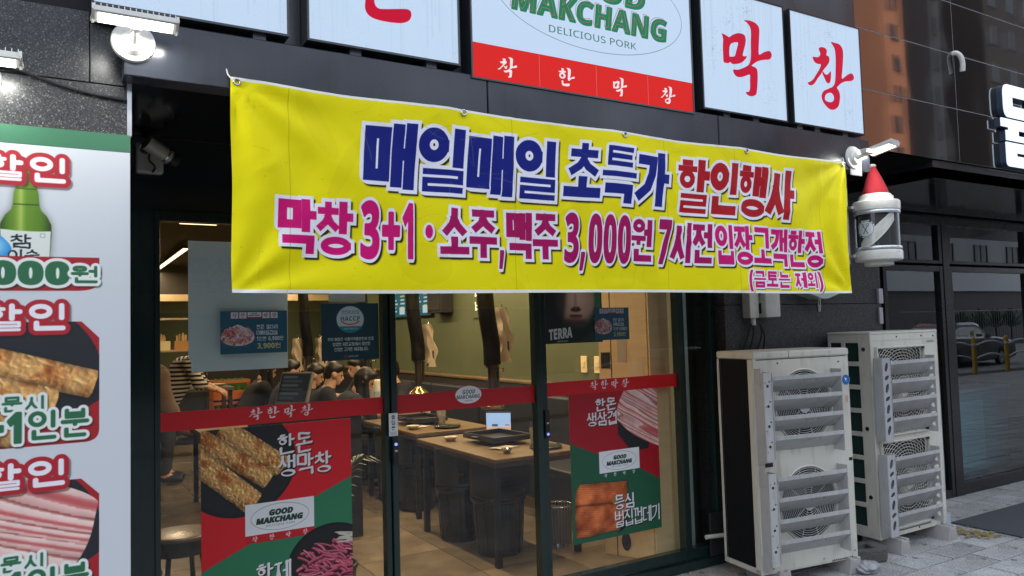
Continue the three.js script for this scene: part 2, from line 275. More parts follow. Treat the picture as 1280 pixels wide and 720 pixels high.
const GLYPH = { 착: [['ch', -2], ['ag', 5]], 한: [['h', 0], ['a', -2], ['n', 0]], 막: [['m', 0], ['ag', 0]], 창: [['ch', 0], ['ao', 0]] };
function brushGlyph(g, ch, x, y, s, color) {
  g.fillStyle = color;
  for (const [k, dx] of GLYPH[ch]) {
    g.beginPath();
    for (const loop of GL[k].split('/')) {
      const p = loop.split(' ').map((q) => q.split(',').map(Number)).map(([a, b]) => [x + (a + dx - 55) / 68 * s + s / 2, y + (b - 51) / 68 * s + s / 2]), n = p.length, mid = (a, b) => [(a[0] + b[0]) / 2, (a[1] + b[1]) / 2];
      g.moveTo(...mid(p[n - 1], p[0])); for (let i = 0; i < n; i++) g.quadraticCurveTo(...p[i], ...mid(p[i], p[(i + 1) % n])); g.closePath();
    }
    g.fill('evenodd');
  }
}
// ------------------------------------------------------------------ printed pictures (flat print on posters, banner and signs)
function blob(g, x, y, rx, ry, rot, col) { g.fillStyle = col; g.beginPath(); g.ellipse(x, y, rx, ry, rot, 0, 7); g.fill(); }
const rgb = (r, g, b, a = 1) => `rgba(${r | 0},${g | 0},${b | 0},${a})`;
function picture(w, h, fn) { const c = document.createElement('canvas'); c.width = w; c.height = h; const g = c.getContext('2d'), im = g.createImageData(w, h); for (let y = 0; y < h; y++) for (let x = 0; x < w; x++) { const p = fn((x + 0.5) / w, (y + 0.5) / h, x, y); for (let k = 0; k < 4; k++) im.data[(y * w + x) * 4 + k] = Math.max(0, Math.min(255, p[k] ?? 255)); } g.putImageData(im, 0, 0); return c; }
const mixc = (a, b, t) => a.map((v, i) => v + (b[i] - v) * Math.max(0, Math.min(1, t)));
let rollNo = 0;
function roll(g, x0, y0, x1, y1, w) { // a grilled roll of tripe
  const L = Math.round(Math.hypot(x1 - x0, y1 - y0)), a = Math.atan2(y1 - y0, x1 - x0), s = 300 + rollNo++ * 17; w = Math.round(w);
  const hgt = (u, v) => 0.55 * Math.abs(2 * fbm(u, v * w / L, Math.round(L / 15), 2, s) - 1) + 0.5 * fbm(u, v * w / L, Math.round(L / 8), 3, s + 5);
  const c = picture(L, w, (u, v) => { const e = 2 * v - 1 + 0.07 * (fbm(u, 0.3, 12, 2, s + 9) - 0.5), end = Math.min(u * L, (1 - u) * L) / (w * 0.16); if (Math.abs(e) > 1 || end < 0.25 + 0.5 * e * e * e * e) return [0, 0, 0, 0];
    const h0 = hgt(u, v), dx = (hgt(u + 0.006, v) - h0), dy = (hgt(u, v + 0.03) - h0), round = Math.sqrt(Math.max(0, 1 - e * e)), br = fbm(u, v * w / L, 9, 4, s + 21), tone = mixc([246, 184, 108], [172, 82, 24], (br - 0.5) * 3.4 + 0.5 * h0 - 0.2), lit_ = (0.5 + 0.5 * round) * (0.92 - e * 0.12) + 1.1 * dx - 1.2 * dy, hot = Math.max(0, -dy * 5 - 0.25) * 90; return tone.map((q) => q * lit_ + hot).concat(255); });
  g.save(); g.translate(x0, y0); g.rotate(a); g.shadowColor = 'rgba(0,0,0,0.6)'; g.shadowBlur = 8; g.shadowOffsetY = 3; g.drawImage(c, 0, -w / 2); g.restore();
}
function slices(g, clip, ang, n, s, bend = 0.5, tint) { // layered slices of pork belly with fat lines
  g.save(); g.beginPath(); clip(g); g.clip(); const D = Math.max(g.canvas.width, g.canvas.height); g.translate(g.canvas.width / 2, g.canvas.height / 2); g.rotate(ang);
  const k = 1000, c = picture(k, k, (u, v) => { const t = n * (v + 0.012 * Math.sin(v * 41 + s) + 0.008 * Math.sin(v * 97)) + bend * Math.sin(u * 4 + 1) + 0.9 * (fbm(u, v * 0.2, 5, 3, s) - 0.5), i = Math.floor(t), f = t - i, j = hash(i, 3, s), wob = 0.16 * (fbm(u, (i % 9) / 9, 10, 2, s + 4) - 0.5); const x = f + wob; let col;
    if (x < 0.1) col = mixc([150, 82, 78], [218, 158, 150], x / 0.1); else if (x < 0.42) col = mixc([244, 218, 208], [232, 190, 180], (x - 0.1) / 0.3); else if (x < 0.58) col = mixc([226, 160, 152], [196, 96, 96], (x - 0.42) / 0.12 + j * 0.4 - 0.3); else if (x < 0.74) col = mixc([192, 92, 92], [226, 166, 158], (x - 0.58) / 0.16 - j * 0.4); else col = mixc([236, 200, 190], [206, 150, 142], (x - 0.74) / 0.26);
    const m = 0.9 + 0.16 * fbm(u, v, 40, 3, s + 8) + 0.06 * j; return col.map((q) => q * m).concat(255); });
  g.imageSmoothingEnabled = true; g.drawImage(c, -D * 0.75, -D * 0.75, D * 1.5, D * 1.5); if (tint) { g.globalCompositeOperation = 'multiply'; g.fillStyle = tint; g.fillRect(-D, -D, 2 * D, 2 * D); } g.restore();
}
function pile(g, cx, cy, rx, ry, n, cols) { for (let i = 0; i < n; i++) { const t = rnd() * 6.283, q = Math.sqrt(rnd()); const x = cx + Math.cos(t) * q * rx, y = cy + Math.sin(t) * q * ry - (1 - q) * ry * 0.5, c = cols[i % cols.length]; blob(g, x, y, rr(0.08, 0.2) * rx, rr(0.04, 0.1) * rx, rr(0, 3.1), rgb(...c.map((v) => v * rr(0.85, 1.1)))); } }
function logoMark(g, x, y, w, h, strip = true) { // the shop's oval mark
  g.fillStyle = '#eceef0'; g.fillRect(x, y, w, h); g.strokeStyle = '#7d8f84'; g.lineWidth = w * 0.006; g.beginPath(); g.ellipse(x + w / 2, y + h * 0.5, w * 0.42, h * 0.42, 0, 0, 7); g.stroke();
  g.save(); g.textAlign = 'center'; g.fillStyle = '#173a2b'; g.strokeStyle = '#173a2b'; g.lineJoin = 'round'; g.translate(x + w / 2, y + h / 2); g.transform(1, 0, -0.18, 1, 0, 0); g.scale(1.12, 1);
  g.font = `bold ${h * 0.235}px sans-serif`; g.lineWidth = h * 0.028; g.fillText('GOOD', 0, -h * 0.07); g.strokeText('GOOD', 0, -h * 0.07); g.fillText('MAKCHANG', 0, h * 0.165); g.strokeText('MAKCHANG', 0, h * 0.165); g.restore();
  g.save(); g.textAlign = 'center'; g.fillStyle = '#42584c'; g.font = `${h * 0.085}px sans-serif`; g.fillText('D E L I C I O U S   P O R K', x + w / 2, y + h * 0.8); g.restore();
}
function grain(g, w, h, amt, s) { const im = g.getImageData(0, 0, w, h), d = im.data; for (let i = 0; i < w * h; i++) { const q = (hash(i % w, i / w | 0, s) - 0.5) * amt; d[4 * i] += q; d[4 * i + 1] += q; d[4 * i + 2] += q; } g.putImageData(im, 0, 0); }

// banner: X 0.515..3.88, Y 1.754..2.505
const BAN = { x0: 0.515, x1: 3.885, y0: 1.752, y1: 2.508 };
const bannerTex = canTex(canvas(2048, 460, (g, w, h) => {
  const X = (m) => (m - BAN.x0) / (BAN.x1 - BAN.x0) * w, Y = (m) => (BAN.y1 - m) / (BAN.y1 - BAN.y0) * h;
  g.fillStyle = '#eee006'; g.fillRect(0, 0, w, h);
  g.fillStyle = '#efeee6'; g.fillRect(0, 0, w, 6); g.fillRect(0, h - 8, w, 8);
  const sh = (e) => [{ dx: 5, dy: 6, extra: e, color: 'rgba(34,32,10,0.85)', blur: 4 }, { dx: 0, dy: 0, extra: e + 1.5, color: '#eeecf3' }];
  const blue = '#14207c', red = '#b01020', mag = '#d01070', mag2 = '#a80f5c';
  const line = (s, a, b, t, u, color, o) => hText(g, s, X(a), Y(t), X(b), Y(u), { color, passes: sh(o?.e ?? 8), lw: 0.22, gap: 0.05, uneven: false, ...o });
  line('매일매일', 0.985, 1.86, 2.425, 2.155, blue, { skew: 0.1, lw: 0.2 });
  line('초특가', 1.90, 2.5, 2.435, 2.16, blue, { skew: 0.16, lw: 0.2 });
  line('할인행사', 2.56, 3.40, 2.425, 2.145, red, { skew: 0.16, lw: 0.2 });
  const l2 = (s, a, b, c, o) => line(s, a, b, 2.1, 1.893, c, { e: 6.5, lw: 0.185, fat: 10, gap: 0.08, ...o });
  l2('막창', 0.675, 0.945, mag); l2('3+1', 0.978, 1.2, mag); l2('·', 1.225, 1.29, mag, { passes: [{ dx: 4, dy: 4, extra: 5, color: 'rgba(40,38,20,0.6)' }, { dx: 0, dy: 0, extra: 6, color: '#eeecf3' }] });
  l2('소주,맥주', 1.31, 1.865, mag2, { fat: 6 }); l2('3,000원', 1.90, 2.40, mag2, { fat: 9, skew: 0.05 }); l2('7시전', 2.435, 2.78, mag2, { fat: 8, skew: 0.1 }); l2('입장고객한정', 2.815, 3.645, mag, { lw: 0.165, e: 5.5 });
  line('(금토는 제외)', 3.045, 3.64, 1.868, 1.782, mag, { e: 4, lw: 0.17, fat: 4, passes: sh(4).map((q) => (q.blur ? { ...q, dx: 3, dy: 3, blur: 3 } : q)) });
  seed(404); g.lineCap = 'round'; for (let i = 0; i < 150; i++) { const x = rnd() * w, y = rnd() * h, a = rr(-0.5, 0.5) + (rnd() < 0.45 ? 1.57 : 0), l = rr(10, 90) * (x < 260 || x > 1780 ? 1.5 : 1), b = rr(-12, 12); for (const [o, c] of [[0, `rgba(96,88,0,${rr(0.06, 0.2)})`], [1.6, `rgba(255,252,150,${rr(0.08, 0.26)})`]]) { g.strokeStyle = c; g.lineWidth = rr(0.8, 1.8); g.beginPath(); g.moveTo(x, y + o); g.quadraticCurveTo(x + Math.cos(a) * l * 0.5 - Math.sin(a) * b, y + o + Math.sin(a) * l * 0.5 + Math.cos(a) * b, x + Math.cos(a) * l, y + o + Math.sin(a) * l); g.stroke(); } } for (let i = 0; i < 26; i++) blob(g, rnd() * w, rnd() * h, rr(20, 120), rr(10, 50), rr(0, 3), `rgba(120,104,20,${rr(0.015, 0.05)})`); for (let i = 0; i < 240; i++) blob(g, rnd() * w, rnd() * h, rr(0.5, 1.6), rr(0.5, 1.3), 0, 'rgba(70,62,20,0.3)');  // creases with shaded and lit edges painted in, then grime blotches and specks
  g.fillStyle = 'rgba(120,110,0,0.30)'; for (const q of [120, 690, 1210, 1500, 1905]) g.fillRect(q, 6, 2, h - 14);  // fold lines, their shade painted in along the modelled folds
}));

// left signboard: X -0.80..0.207, Y 0.0..2.228 (below the green band) at 512 px per metre
const leftTex = canTex(canvas(516, 1140, (g, w, h) => {
  const X = (m) => (m + 0.80) / 1.007 * w, Y = (m) => (2.228 - m) / 2.228 * h; seed(71);
  g.fillStyle = '#d3d7db'; g.fillRect(0, 0, w, h);
  const card = (yt, yb) => { const x0 = X(-0.75), x1 = X(0.117); g.beginPath(); g.moveTo(x0, Y(yt)); g.lineTo(x1 - 26, Y(yt)); g.lineTo(x1, Y(yt) + 28); g.lineTo(x1, Y(yb) - 20); g.quadraticCurveTo(x1, Y(yb), x1 - 22, Y(yb)); g.lineTo(x0, Y(yb)); g.closePath(); };
  const head = (yt, yb) => hText(g, '할인', X(-0.20), Y(yt), X(0.027), Y(yb), { color: '#f2f0f4', lw: 0.165, gap: 0.14, round: true, passes: [{ dx: 3, dy: 4, extra: 7, color: 'rgba(40,10,10,0.4)', blur: 4 }, { dx: 0, dy: 0, extra: 7, color: '#b3202c' }] });
  const green = (s, a, b, t, u, o = {}) => hText(g, s, X(a), Y(t), X(b), Y(u), { color: '#2c6b47', lw: 0.16, gap: 0.12, round: true, passes: [{ dx: 2, dy: 3, extra: 5, color: 'rgba(10,20,10,0.4)', blur: 3 }, { dx: 0, dy: 0, extra: 5, color: '#e8ebe6' }], ...o });
  // bottle
  const bc = X(-0.087), pts = [[0.025, 2.15], [0.026, 2.1], [0.033, 2.07], [0.036, 2.03], [0.04, 2.015], [0.056, 1.997], [0.068, 1.97], [0.069, 1.94], [0.06, 1.768]];
  const bottle = (col, k = 1) => { g.fillStyle = col; g.beginPath(); pts.forEach(([r, y]) => g.lineTo(bc + r * 512 * k, Y(y))); [...pts].reverse().forEach(([r, y]) => g.lineTo(bc - r * 512 * k, Y(y))); g.closePath(); g.fill(); };
  g.save(); g.shadowColor = 'rgba(50,60,50,0.6)'; g.shadowBlur = 12; bottle('#5f8a1c'); g.restore();
  let gr = g.createLinearGradient(bc - 36, 0, bc + 36, 0); for (const [o, c] of [[0, 'rgba(24,48,8,0.85)'], [0.22, 'rgba(96,132,30,0.3)'], [0.4, 'rgba(196,214,110,0.75)'], [0.52, 'rgba(128,164,40,0.2)'], [0.8, 'rgba(70,104,20,0.4)'], [1, 'rgba(22,44,8,0.9)']]) gr.addColorStop(o, c); bottle(gr);
  g.fillStyle = 'rgba(24,44,8,0.7)'; g.fillRect(bc - 18, Y(2.035), 36, 2); g.fillRect(bc - 14, Y(2.085), 28, 1.5);
  g.fillStyle = '#dfe3dc'; g.beginPath(); g.moveTo(bc - 35, Y(1.952)); g.quadraticCurveTo(bc, Y(1.944), bc + 34.5, Y(1.949)); g.lineTo(bc + 31.5, Y(1.80)); g.lineTo(bc - 31.5, Y(1.80)); g.fill(); g.strokeStyle = '#9aa79a'; g.lineWidth = 1; g.strokeRect(bc + 20, Y(1.94), 6, 6);
  gr = g.createRadialGradient(X(-0.17), Y(1.90), 2, X(-0.165), Y(1.895), 22); gr.addColorStop(0, '#a9dcf5'); gr.addColorStop(1, '#1c86cf'); g.fillStyle = gr; g.beginPath(); g.moveTo(X(-0.165), Y(1.94)); g.quadraticCurveTo(X(-0.118), Y(1.90), X(-0.126), Y(1.882)); g.arc(X(-0.150), Y(1.885), 12, 0.1, 3.6); g.fill();
  hText(g, '참', X(-0.128), Y(1.937), X(-0.072), Y(1.893), { brush: true, lw: 0.1, color: '#18222a' }); hText(g, '이슬', X(-0.135), Y(1.888), X(-0.05), Y(1.85), { brush: true, lw: 0.1, color: '#18222a' });
  g.fillStyle = '#a81c25'; g.beginPath(); g.moveTo(X(-0.75), Y(1.866)); g.lineTo(X(0.117), Y(1.866)); g.lineTo(X(0.117), Y(1.79)); g.quadraticCurveTo(X(0.117), Y(1.758), X(0.06), Y(1.756)); g.lineTo(X(-0.75), Y(1.756)); g.fill();
  g.fillStyle = '#2e4a10'; g.fillRect(bc - 28, Y(1.785), 56, 8);
  green('1,000', -0.28, 0.028, 1.846, 1.778, { fat: 5 }); green('원', 0.035, 0.115, 1.838, 1.782, { lw: 0.14 });
  // two food pictures
  const food = (top, bot, kind) => {
    g.save(); card(top, bot); g.clip(); g.fillStyle = '#a81c25'; g.fillRect(0, 0, w, h); g.fillStyle = '#23262a'; g.beginPath(); g.moveTo(0, Y(top)); g.lineTo(X(0.04), Y(top) - 4); g.quadraticCurveTo(X(0.1), Y(top) + 24, X(0.118), Y(top) + 60); g.lineTo(X(0.118), Y(bot + 0.135)); g.lineTo(X(0.05), Y(bot + 0.09)); g.lineTo(0, Y(bot + 0.06)); g.fill();
    if (!kind) { roll(g, X(-0.5), Y(top - 0.02), X(0.11), Y(top - 0.21), 48); roll(g, X(-0.45), Y(top - 0.13), X(0.0), Y(top - 0.27), 54); roll(g, X(-0.5), Y(top - 0.22), X(-0.1), Y(top - 0.35), 50); }
    else { slices(g, (q) => { q.moveTo(X(-0.7), Y(top + 0.0)); q.lineTo(X(-0.05), Y(top + 0.01)); q.quadraticCurveTo(X(0.09), Y(top - 0.04), X(0.115), Y(top - 0.08)); q.lineTo(X(0.1), Y(top - 0.16)); q.quadraticCurveTo(X(0.08), Y(top - 0.26), X(0.0), Y(top - 0.32)); q.lineTo(X(-0.1), Y(top - 0.4)); q.lineTo(X(-0.7), Y(top - 0.4)); }, 0.28, 46, 11, 1.2); }
    g.restore();
    green('2인분 주', -0.42, -0.145, bot + 0.16, bot + 0.112, { lw: 0.15 }); green('문시', -0.148, -0.032, bot + 0.16, bot + 0.112, { lw: 0.15 }); green('2+1', -0.27, -0.088, bot + 0.107, bot + 0.018, { fat: 6 }); green('인분', -0.078, 0.088, bot + 0.112, bot + 0.018, { lw: 0.15 });
  };
  food(1.655, 1.262, 0); food(1.145, 0.768, 1); food(0.62, 0.25, 0);
  head(2.192, 2.108); head(1.715, 1.628); head(1.215, 1.132); head(0.7, 0.62);
}));
const sh2 = (c, e = 3) => [{ dx: 2, dy: 2, extra: e * 0.6, color: c, blur: 3 }];
// poster on the left window: 504 x 718 for 0.72 x 1.025 m
const posterLTex = canTex(canvas(576, 820, (g, w, h) => {
  seed(5); g.scale(w / 504, h / 718); g.fillStyle = '#2f7f5a'; g.fillRect(0, 0, 504, 718); g.fillStyle = '#dc1a26'; g.beginPath(); g.moveTo(0, 0); g.lineTo(504, 0); g.lineTo(504, 205); g.lineTo(368, 262); g.lineTo(368, 388); g.lineTo(150, 388); g.lineTo(0, 455); g.fill();
  blob(g, 118, 118, 190, 178, 0, '#17191c'); blob(g, 118, 116, 180, 168, 0, '#1f2226'); g.save(); g.beginPath(); g.ellipse(118, 118, 190, 182, 0, 0, 7); g.rect(0, 0, 130, 118); g.clip(); roll(g, 60, -6, 268, 150, 74); roll(g, -20, 12, 222, 188, 66); roll(g, -40, 70, 172, 262, 80); g.restore();
  hText(g, '한돈', 246, 34, 366, 104, { brush: true, lw: 0.128, color: '#f1eef0', passes: sh2('rgba(20,0,0,0.5)') }); hText(g, '생막창', 248, 106, 432, 182, { brush: true, lw: 0.128, color: '#f1eef0', passes: sh2('rgba(20,0,0,0.5)') });
  logoMark(g, 137, 258, 231, 104); g.fillStyle = '#c81824'; g.fillRect(137, 362, 231, 26); ['착', '한', '막', '창'].forEach((c, i) => brushGlyph(g, c, 158 + i * 56, 365, 20, '#f0e6e6'));
  blob(g, 430, 500, 158, 140, 0, '#101214'); blob(g, 432, 498, 148, 130, 0, '#1b1d20'); g.save(); g.beginPath(); g.ellipse(430, 500, 150, 134, 0, 0, 7); g.clip(); g.lineCap = 'round'; for (let i = 0; i < 150; i++) { const yy = 440 + 150 * (i / 150), wx = 118 * Math.sqrt(Math.max(0.05, 1 - ((yy - 520) / 95) ** 2)), x = 432 + rr(-wx, wx), y = yy + rr(-14, 14), an = 0.35 + rr(-0.7, 0.7), l = rr(14, 32), cx = Math.cos(an) * l, cy = Math.sin(an) * l, bw = rr(6, 11), k = rr(0.8, 1.15); const st = (dx, dy, lw, c) => { g.strokeStyle = c; g.lineWidth = lw; g.beginPath(); g.moveTo(x - cx + dx, y - cy + dy); g.quadraticCurveTo(x + cy * 0.3 + dx, y - cx * 0.25 + dy, x + cx + dx, y + cy + dy); g.stroke(); }; st(2, 4, bw, 'rgba(60,10,22,0.85)'); st(0, 0, bw, rgb(176 * k, 62 * k, 88 * k)); st(-1, -bw * 0.22, bw * 0.4, rgb(222, 124, 146, 0.8)); if (i % 3 === 0) st(0, bw * 0.15, 1.4, 'rgba(248,214,218,0.85)'); } for (let i = 0; i < 12; i++) blob(g, 470 + rr(-12, 30), 398 + i * 3, 26, 3, 0.2 + rr(-0.3, 0.3), rgb(206, 200, 186)); g.restore();
  hText(g, '한제', 172, 458, 286, 534, { brush: true, lw: 0.128, color: '#f1eef0', passes: sh2('rgba(0,10,0,0.5)') }); hText(g, '주먹시', 172, 545, 340, 618, { brush: true, lw: 0.128, color: '#f1eef0', passes: sh2('rgba(0,10,0,0.5)') });
}));
// poster on the right window: 490 x 630 for 0.7 x 0.9 m
const posterRTex = canTex(canvas(560, 720, (g, w, h) => {
  seed(15); g.scale(w / 490, h / 630); g.fillStyle = '#235c42'; g.fillRect(0, 0, 490, 630); g.fillStyle = '#aa1523'; g.beginPath(); g.moveTo(0, 0); g.lineTo(490, 0); g.lineTo(490, 410); g.lineTo(374, 350); g.lineTo(150, 350); g.lineTo(150, 268); g.lineTo(0, 205); g.fill();  // inks darker than the left poster, carrying the shade on this side
  g.fillStyle = '#23252a'; g.beginPath(); g.moveTo(258, 120); g.lineTo(258, 190); g.lineTo(330, 270); g.lineTo(430, 268); g.lineTo(440, 200); g.fill();
  const im = document.createElement('canvas'); im.width = 490; im.height = 630; const q = im.getContext('2d');
  slices(q, (k) => { k.moveTo(300, 0); k.quadraticCurveTo(252, 60, 250, 118); k.quadraticCurveTo(300, 170, 340, 195); k.quadraticCurveTo(420, 240, 490, 262); k.lineTo(490, 0); }, 0.42, 34, 23); g.drawImage(im, 0, 0);
  hText(g, '한돈', 140, 26, 254, 80, { brush: true, lw: 0.128, color: '#ece6ea', passes: sh2('rgba(20,0,0,0.5)') }); hText(g, '생삼겹', 92, 84, 256, 144, { brush: true, lw: 0.128, color: '#ece6ea', passes: sh2('rgba(20,0,0,0.5)') });
  logoMark(g, 150, 256, 224, 94); ['착', '한', '막', '창'].forEach((c, i) => brushGlyph(g, c, 174 + i * 52, 352, 18, '#eee'));
  { const sk = picture(300, 250, (u, v) => { const wx = u + 0.05 * (fbm(u, v, 4, 2, 501) - 0.5), wy = v + 0.06 * (fbm(u, v, 4, 2, 505) - 0.5), eL = wx - (0.02 + 0.1 * Math.max(0, 0.25 - v)), eR = (v < 0.6 ? 0.97 : 0.97 - (v - 0.6) * 0.45) - wx, eT = wy - (0.05 + 0.14 * u * u * 0.6 + (u < 0.12 ? (0.12 - u) * 1.6 : 0)), eB = 0.97 - 0.03 * u - wy, e = Math.min(eL, eR, eT, eB); if (e < 0) return [0, 0, 0, 0];
    const gx = Math.pow(Math.abs(Math.sin((wx * 34 + wy * 5) * 3.14)), 6), gy = Math.pow(Math.abs(Math.sin((wy * 27 - wx * 3) * 3.14)), 6), f = fbm(u, v, 5, 4, 511), fold = Math.exp(-(((wy - 0.42 - 0.06 * u) / 0.025) ** 2)), c = mixc([222, 122, 66], [138, 56, 24], (f - 0.35) * 2 + 0.35 * fold), k = 0.82 + 0.3 * Math.min(1, e / 0.08) - 0.28 * fold - 0.14 * (gx + gy) + 0.14 * Math.exp(-(((wy - 0.32) / 0.07) ** 2)) - 0.25 * Math.max(0, v - 0.7); return c.map((q) => q * k).concat(255); });
  g.save(); g.shadowColor = 'rgba(0,0,0,0.6)'; g.shadowBlur = 10; g.shadowOffsetX = 4; g.drawImage(sk, 10, 370, 296, 246); g.restore(); }
  g.fillStyle = '#161719'; g.beginPath(); g.moveTo(296, 500); g.lineTo(300, 590); g.lineTo(236, 622); g.lineTo(250, 606); g.fill(); blob(g, 232, 470, 22, 12, -0.8, '#8a7a2c'); blob(g, 238, 462, 14, 6, -0.9, '#4e6f2a');
  hText(g, '등심', 226, 452, 338, 518, { brush: true, lw: 0.128, color: '#ece6ea', passes: sh2('rgba(0,0,0,0.6)') }); hText(g, '벌집껍데기', 226, 520, 484, 594, { brush: true, lw: 0.11, color: '#ece6ea', passes: sh2('rgba(0,0,0,0.6)') });
}));
// small price card
const cardTex = canTex(canvas(504, 328, (g, w, h) => {
  seed(25); g.fillStyle = '#27647c'; g.fillRect(0, 0, w, h);
  let x = 78; for (const c of ['착', '한', 0, '막', '창']) { const ww = c ? 54 : 104; g.fillStyle = '#e9ebee'; g.fillRect(x, 10, ww, 48); if (c) brushGlyph(g, c, x + 8, 14, 40, '#c2325a'); else { g.fillStyle = '#1d4030'; g.textAlign = 'center'; g.font = 'italic bold 15px sans-serif'; g.fillText('GOOD', x + 50, 26); g.fillText('MAKCHANG', x + 50, 40); g.fillStyle = '#b02030'; g.fillRect(x, 48, ww, 10); g.textAlign = 'left'; } x += ww + 8; }
  blob(g, 128, 206, 124, 62, 0, '#f0e8e4'); g.fillStyle = '#f0e8e4'; g.beginPath(); g.moveTo(8, 196); g.quadraticCurveTo(70, 120, 128, 104); g.quadraticCurveTo(190, 120, 250, 196); g.fill(); pile(g, 128, 194, 112, 66, 260, [[226, 150, 146], [240, 214, 206], [206, 104, 104], [236, 184, 176]]);
  hText(g, '한돈 앞다리', 268, 108, 432, 142, { brush: true, lw: 0.12, color: '#eef2f4' }); hText(g, '대패삼겹살', 268, 152, 430, 188, { brush: true, lw: 0.12, color: '#eef2f4' }); hText(g, '1인분 6,900원', 268, 200, 474, 232, { lw: 0.12, color: '#eef2f4' }); hText(g, '3,900원', 272, 252, 452, 292, { lw: 0.13, color: '#e8e08a' });
}));
const haccpTex = canTex(canvas(430, 440, (g, w, h) => {
  g.fillStyle = '#1b4651'; g.fillRect(0, 0, w, h); g.fillStyle = '#d9e6ea'; g.beginPath(); g.arc(214, 124, 104, 0, 7); g.fill(); g.save(); g.beginPath(); g.arc(214, 124, 104, 0, 7); g.clip(); g.fillStyle = '#2e93a2'; g.fillRect(100, 178, 230, 60); g.restore(); g.lineWidth = 5; g.strokeStyle = '#3b9aaa'; g.beginPath(); g.arc(214, 124, 103, 0, 7); g.stroke();
  hText(g, '안전관리인증', 150, 54, 282, 84, { color: '#2a7f92', lw: 0.1 }); g.fillStyle = '#1d7d92'; g.font = 'bold 48px sans-serif'; g.textAlign = 'center'; g.save(); g.translate(214, 136); g.scale(0.96, 1); g.fillText('HACCP', 0, 0); g.restore(); g.strokeStyle = '#d9662c'; g.lineWidth = 10; g.lineCap = 'round'; g.beginPath(); g.arc(214, 60, 104, 0.9, 2.24); g.stroke();
  hText(g, '식품의약품안전처', 158, 190, 270, 204, { color: '#e6f2f4', lw: 0.1 });
  hText(g, '우리 매장은 식품의약품안전처 인증', 44, 264, 390, 290, { color: '#eef2f2', lw: 0.14 }); hText(g, '청결한 제조공장에서 생산된', 80, 302, 362, 330, { color: '#eef2f2', lw: 0.14 }); hText(g, '건강한 고기만 제공합니다.', 92, 342, 350, 370, { color: '#eef2f2', lw: 0.14 });
  g.strokeStyle = '#b05a58'; g.lineWidth = 5; g.beginPath(); g.arc(178, 410, 10, 0, 7); g.stroke(); hText(g, '농림축산식품부', 196, 404, 272, 418, { color: '#d8dede', lw: 0.12 });
}));
const beerTex = canTex(canvas(440, 720, (g, w, h) => {
  g.fillStyle = '#0b1d1a'; g.fillRect(0, 0, w, h); g.save(); g.translate(0, 112); g.filter = 'blur(12px)'; 
  const gr = g.createRadialGradient(250, 300, 30, 240, 330, 210); gr.addColorStop(0, '#f0c8ae'); gr.addColorStop(0.6, '#c09a84'); gr.addColorStop(1, 'rgba(11,29,26,0)'); g.fillStyle = gr; g.beginPath(); g.ellipse(235, 290, 160, 250, 0, 0, 7); g.fill();
  blob(g, 110, 330, 50, 200, 0.1, 'rgba(10,16,14,0.7)'); blob(g, 225, 470, 90, 26, 0, 'rgba(40,26,22,0.6)'); blob(g, 340, 590, 120, 40, -0.5, 'rgba(40,60,56,0.7)'); g.restore(); g.save(); g.translate(0, 112); g.filter = 'blur(4px)'; blob(g, 235, 384, 40, 15, 0, 'rgba(48,26,20,0.9)'); blob(g, 228, 372, 9, 6, 0, '#1c0f0c'); blob(g, 252, 372, 9, 6, 0, '#1c0f0c'); blob(g, 235, 428, 52, 9, 0.02, '#7a3f38'); blob(g, 235, 426, 50, 3, 0.02, '#2a1210'); blob(g, 235, 444, 40, 7, 0, '#96594c'); blob(g, 190, 250, 26, 7, 0, '#140d0b'); blob(g, 285, 250, 26, 7, 0, '#140d0b'); blob(g, 235, 330, 10, 60, 0, 'rgba(160,124,104,0.5)'); g.restore();
  g.fillStyle = '#2e7a4a'; g.fillRect(385, 380, 45, 120); g.fillStyle = '#123a28'; g.fillRect(385, 500, 45, 60);
  g.fillStyle = '#d5dcdb'; g.save(); g.translate(30, 694); g.font = 'bold 92px sans-serif'; g.transform(0.62, -0.05, 0, 1, 0, 0); g.lineWidth = 5; g.strokeStyle = '#d5dcdb'; g.fillText('TERRA', 0, 0); g.strokeText('TERRA', 0, 0); g.restore(); g.font = '17px sans-serif'; g.fillText('FROM AGT.', 90, 712); g.font = 'bold 46px sans-serif'; g.fillText('TE', 372, 590);
}));
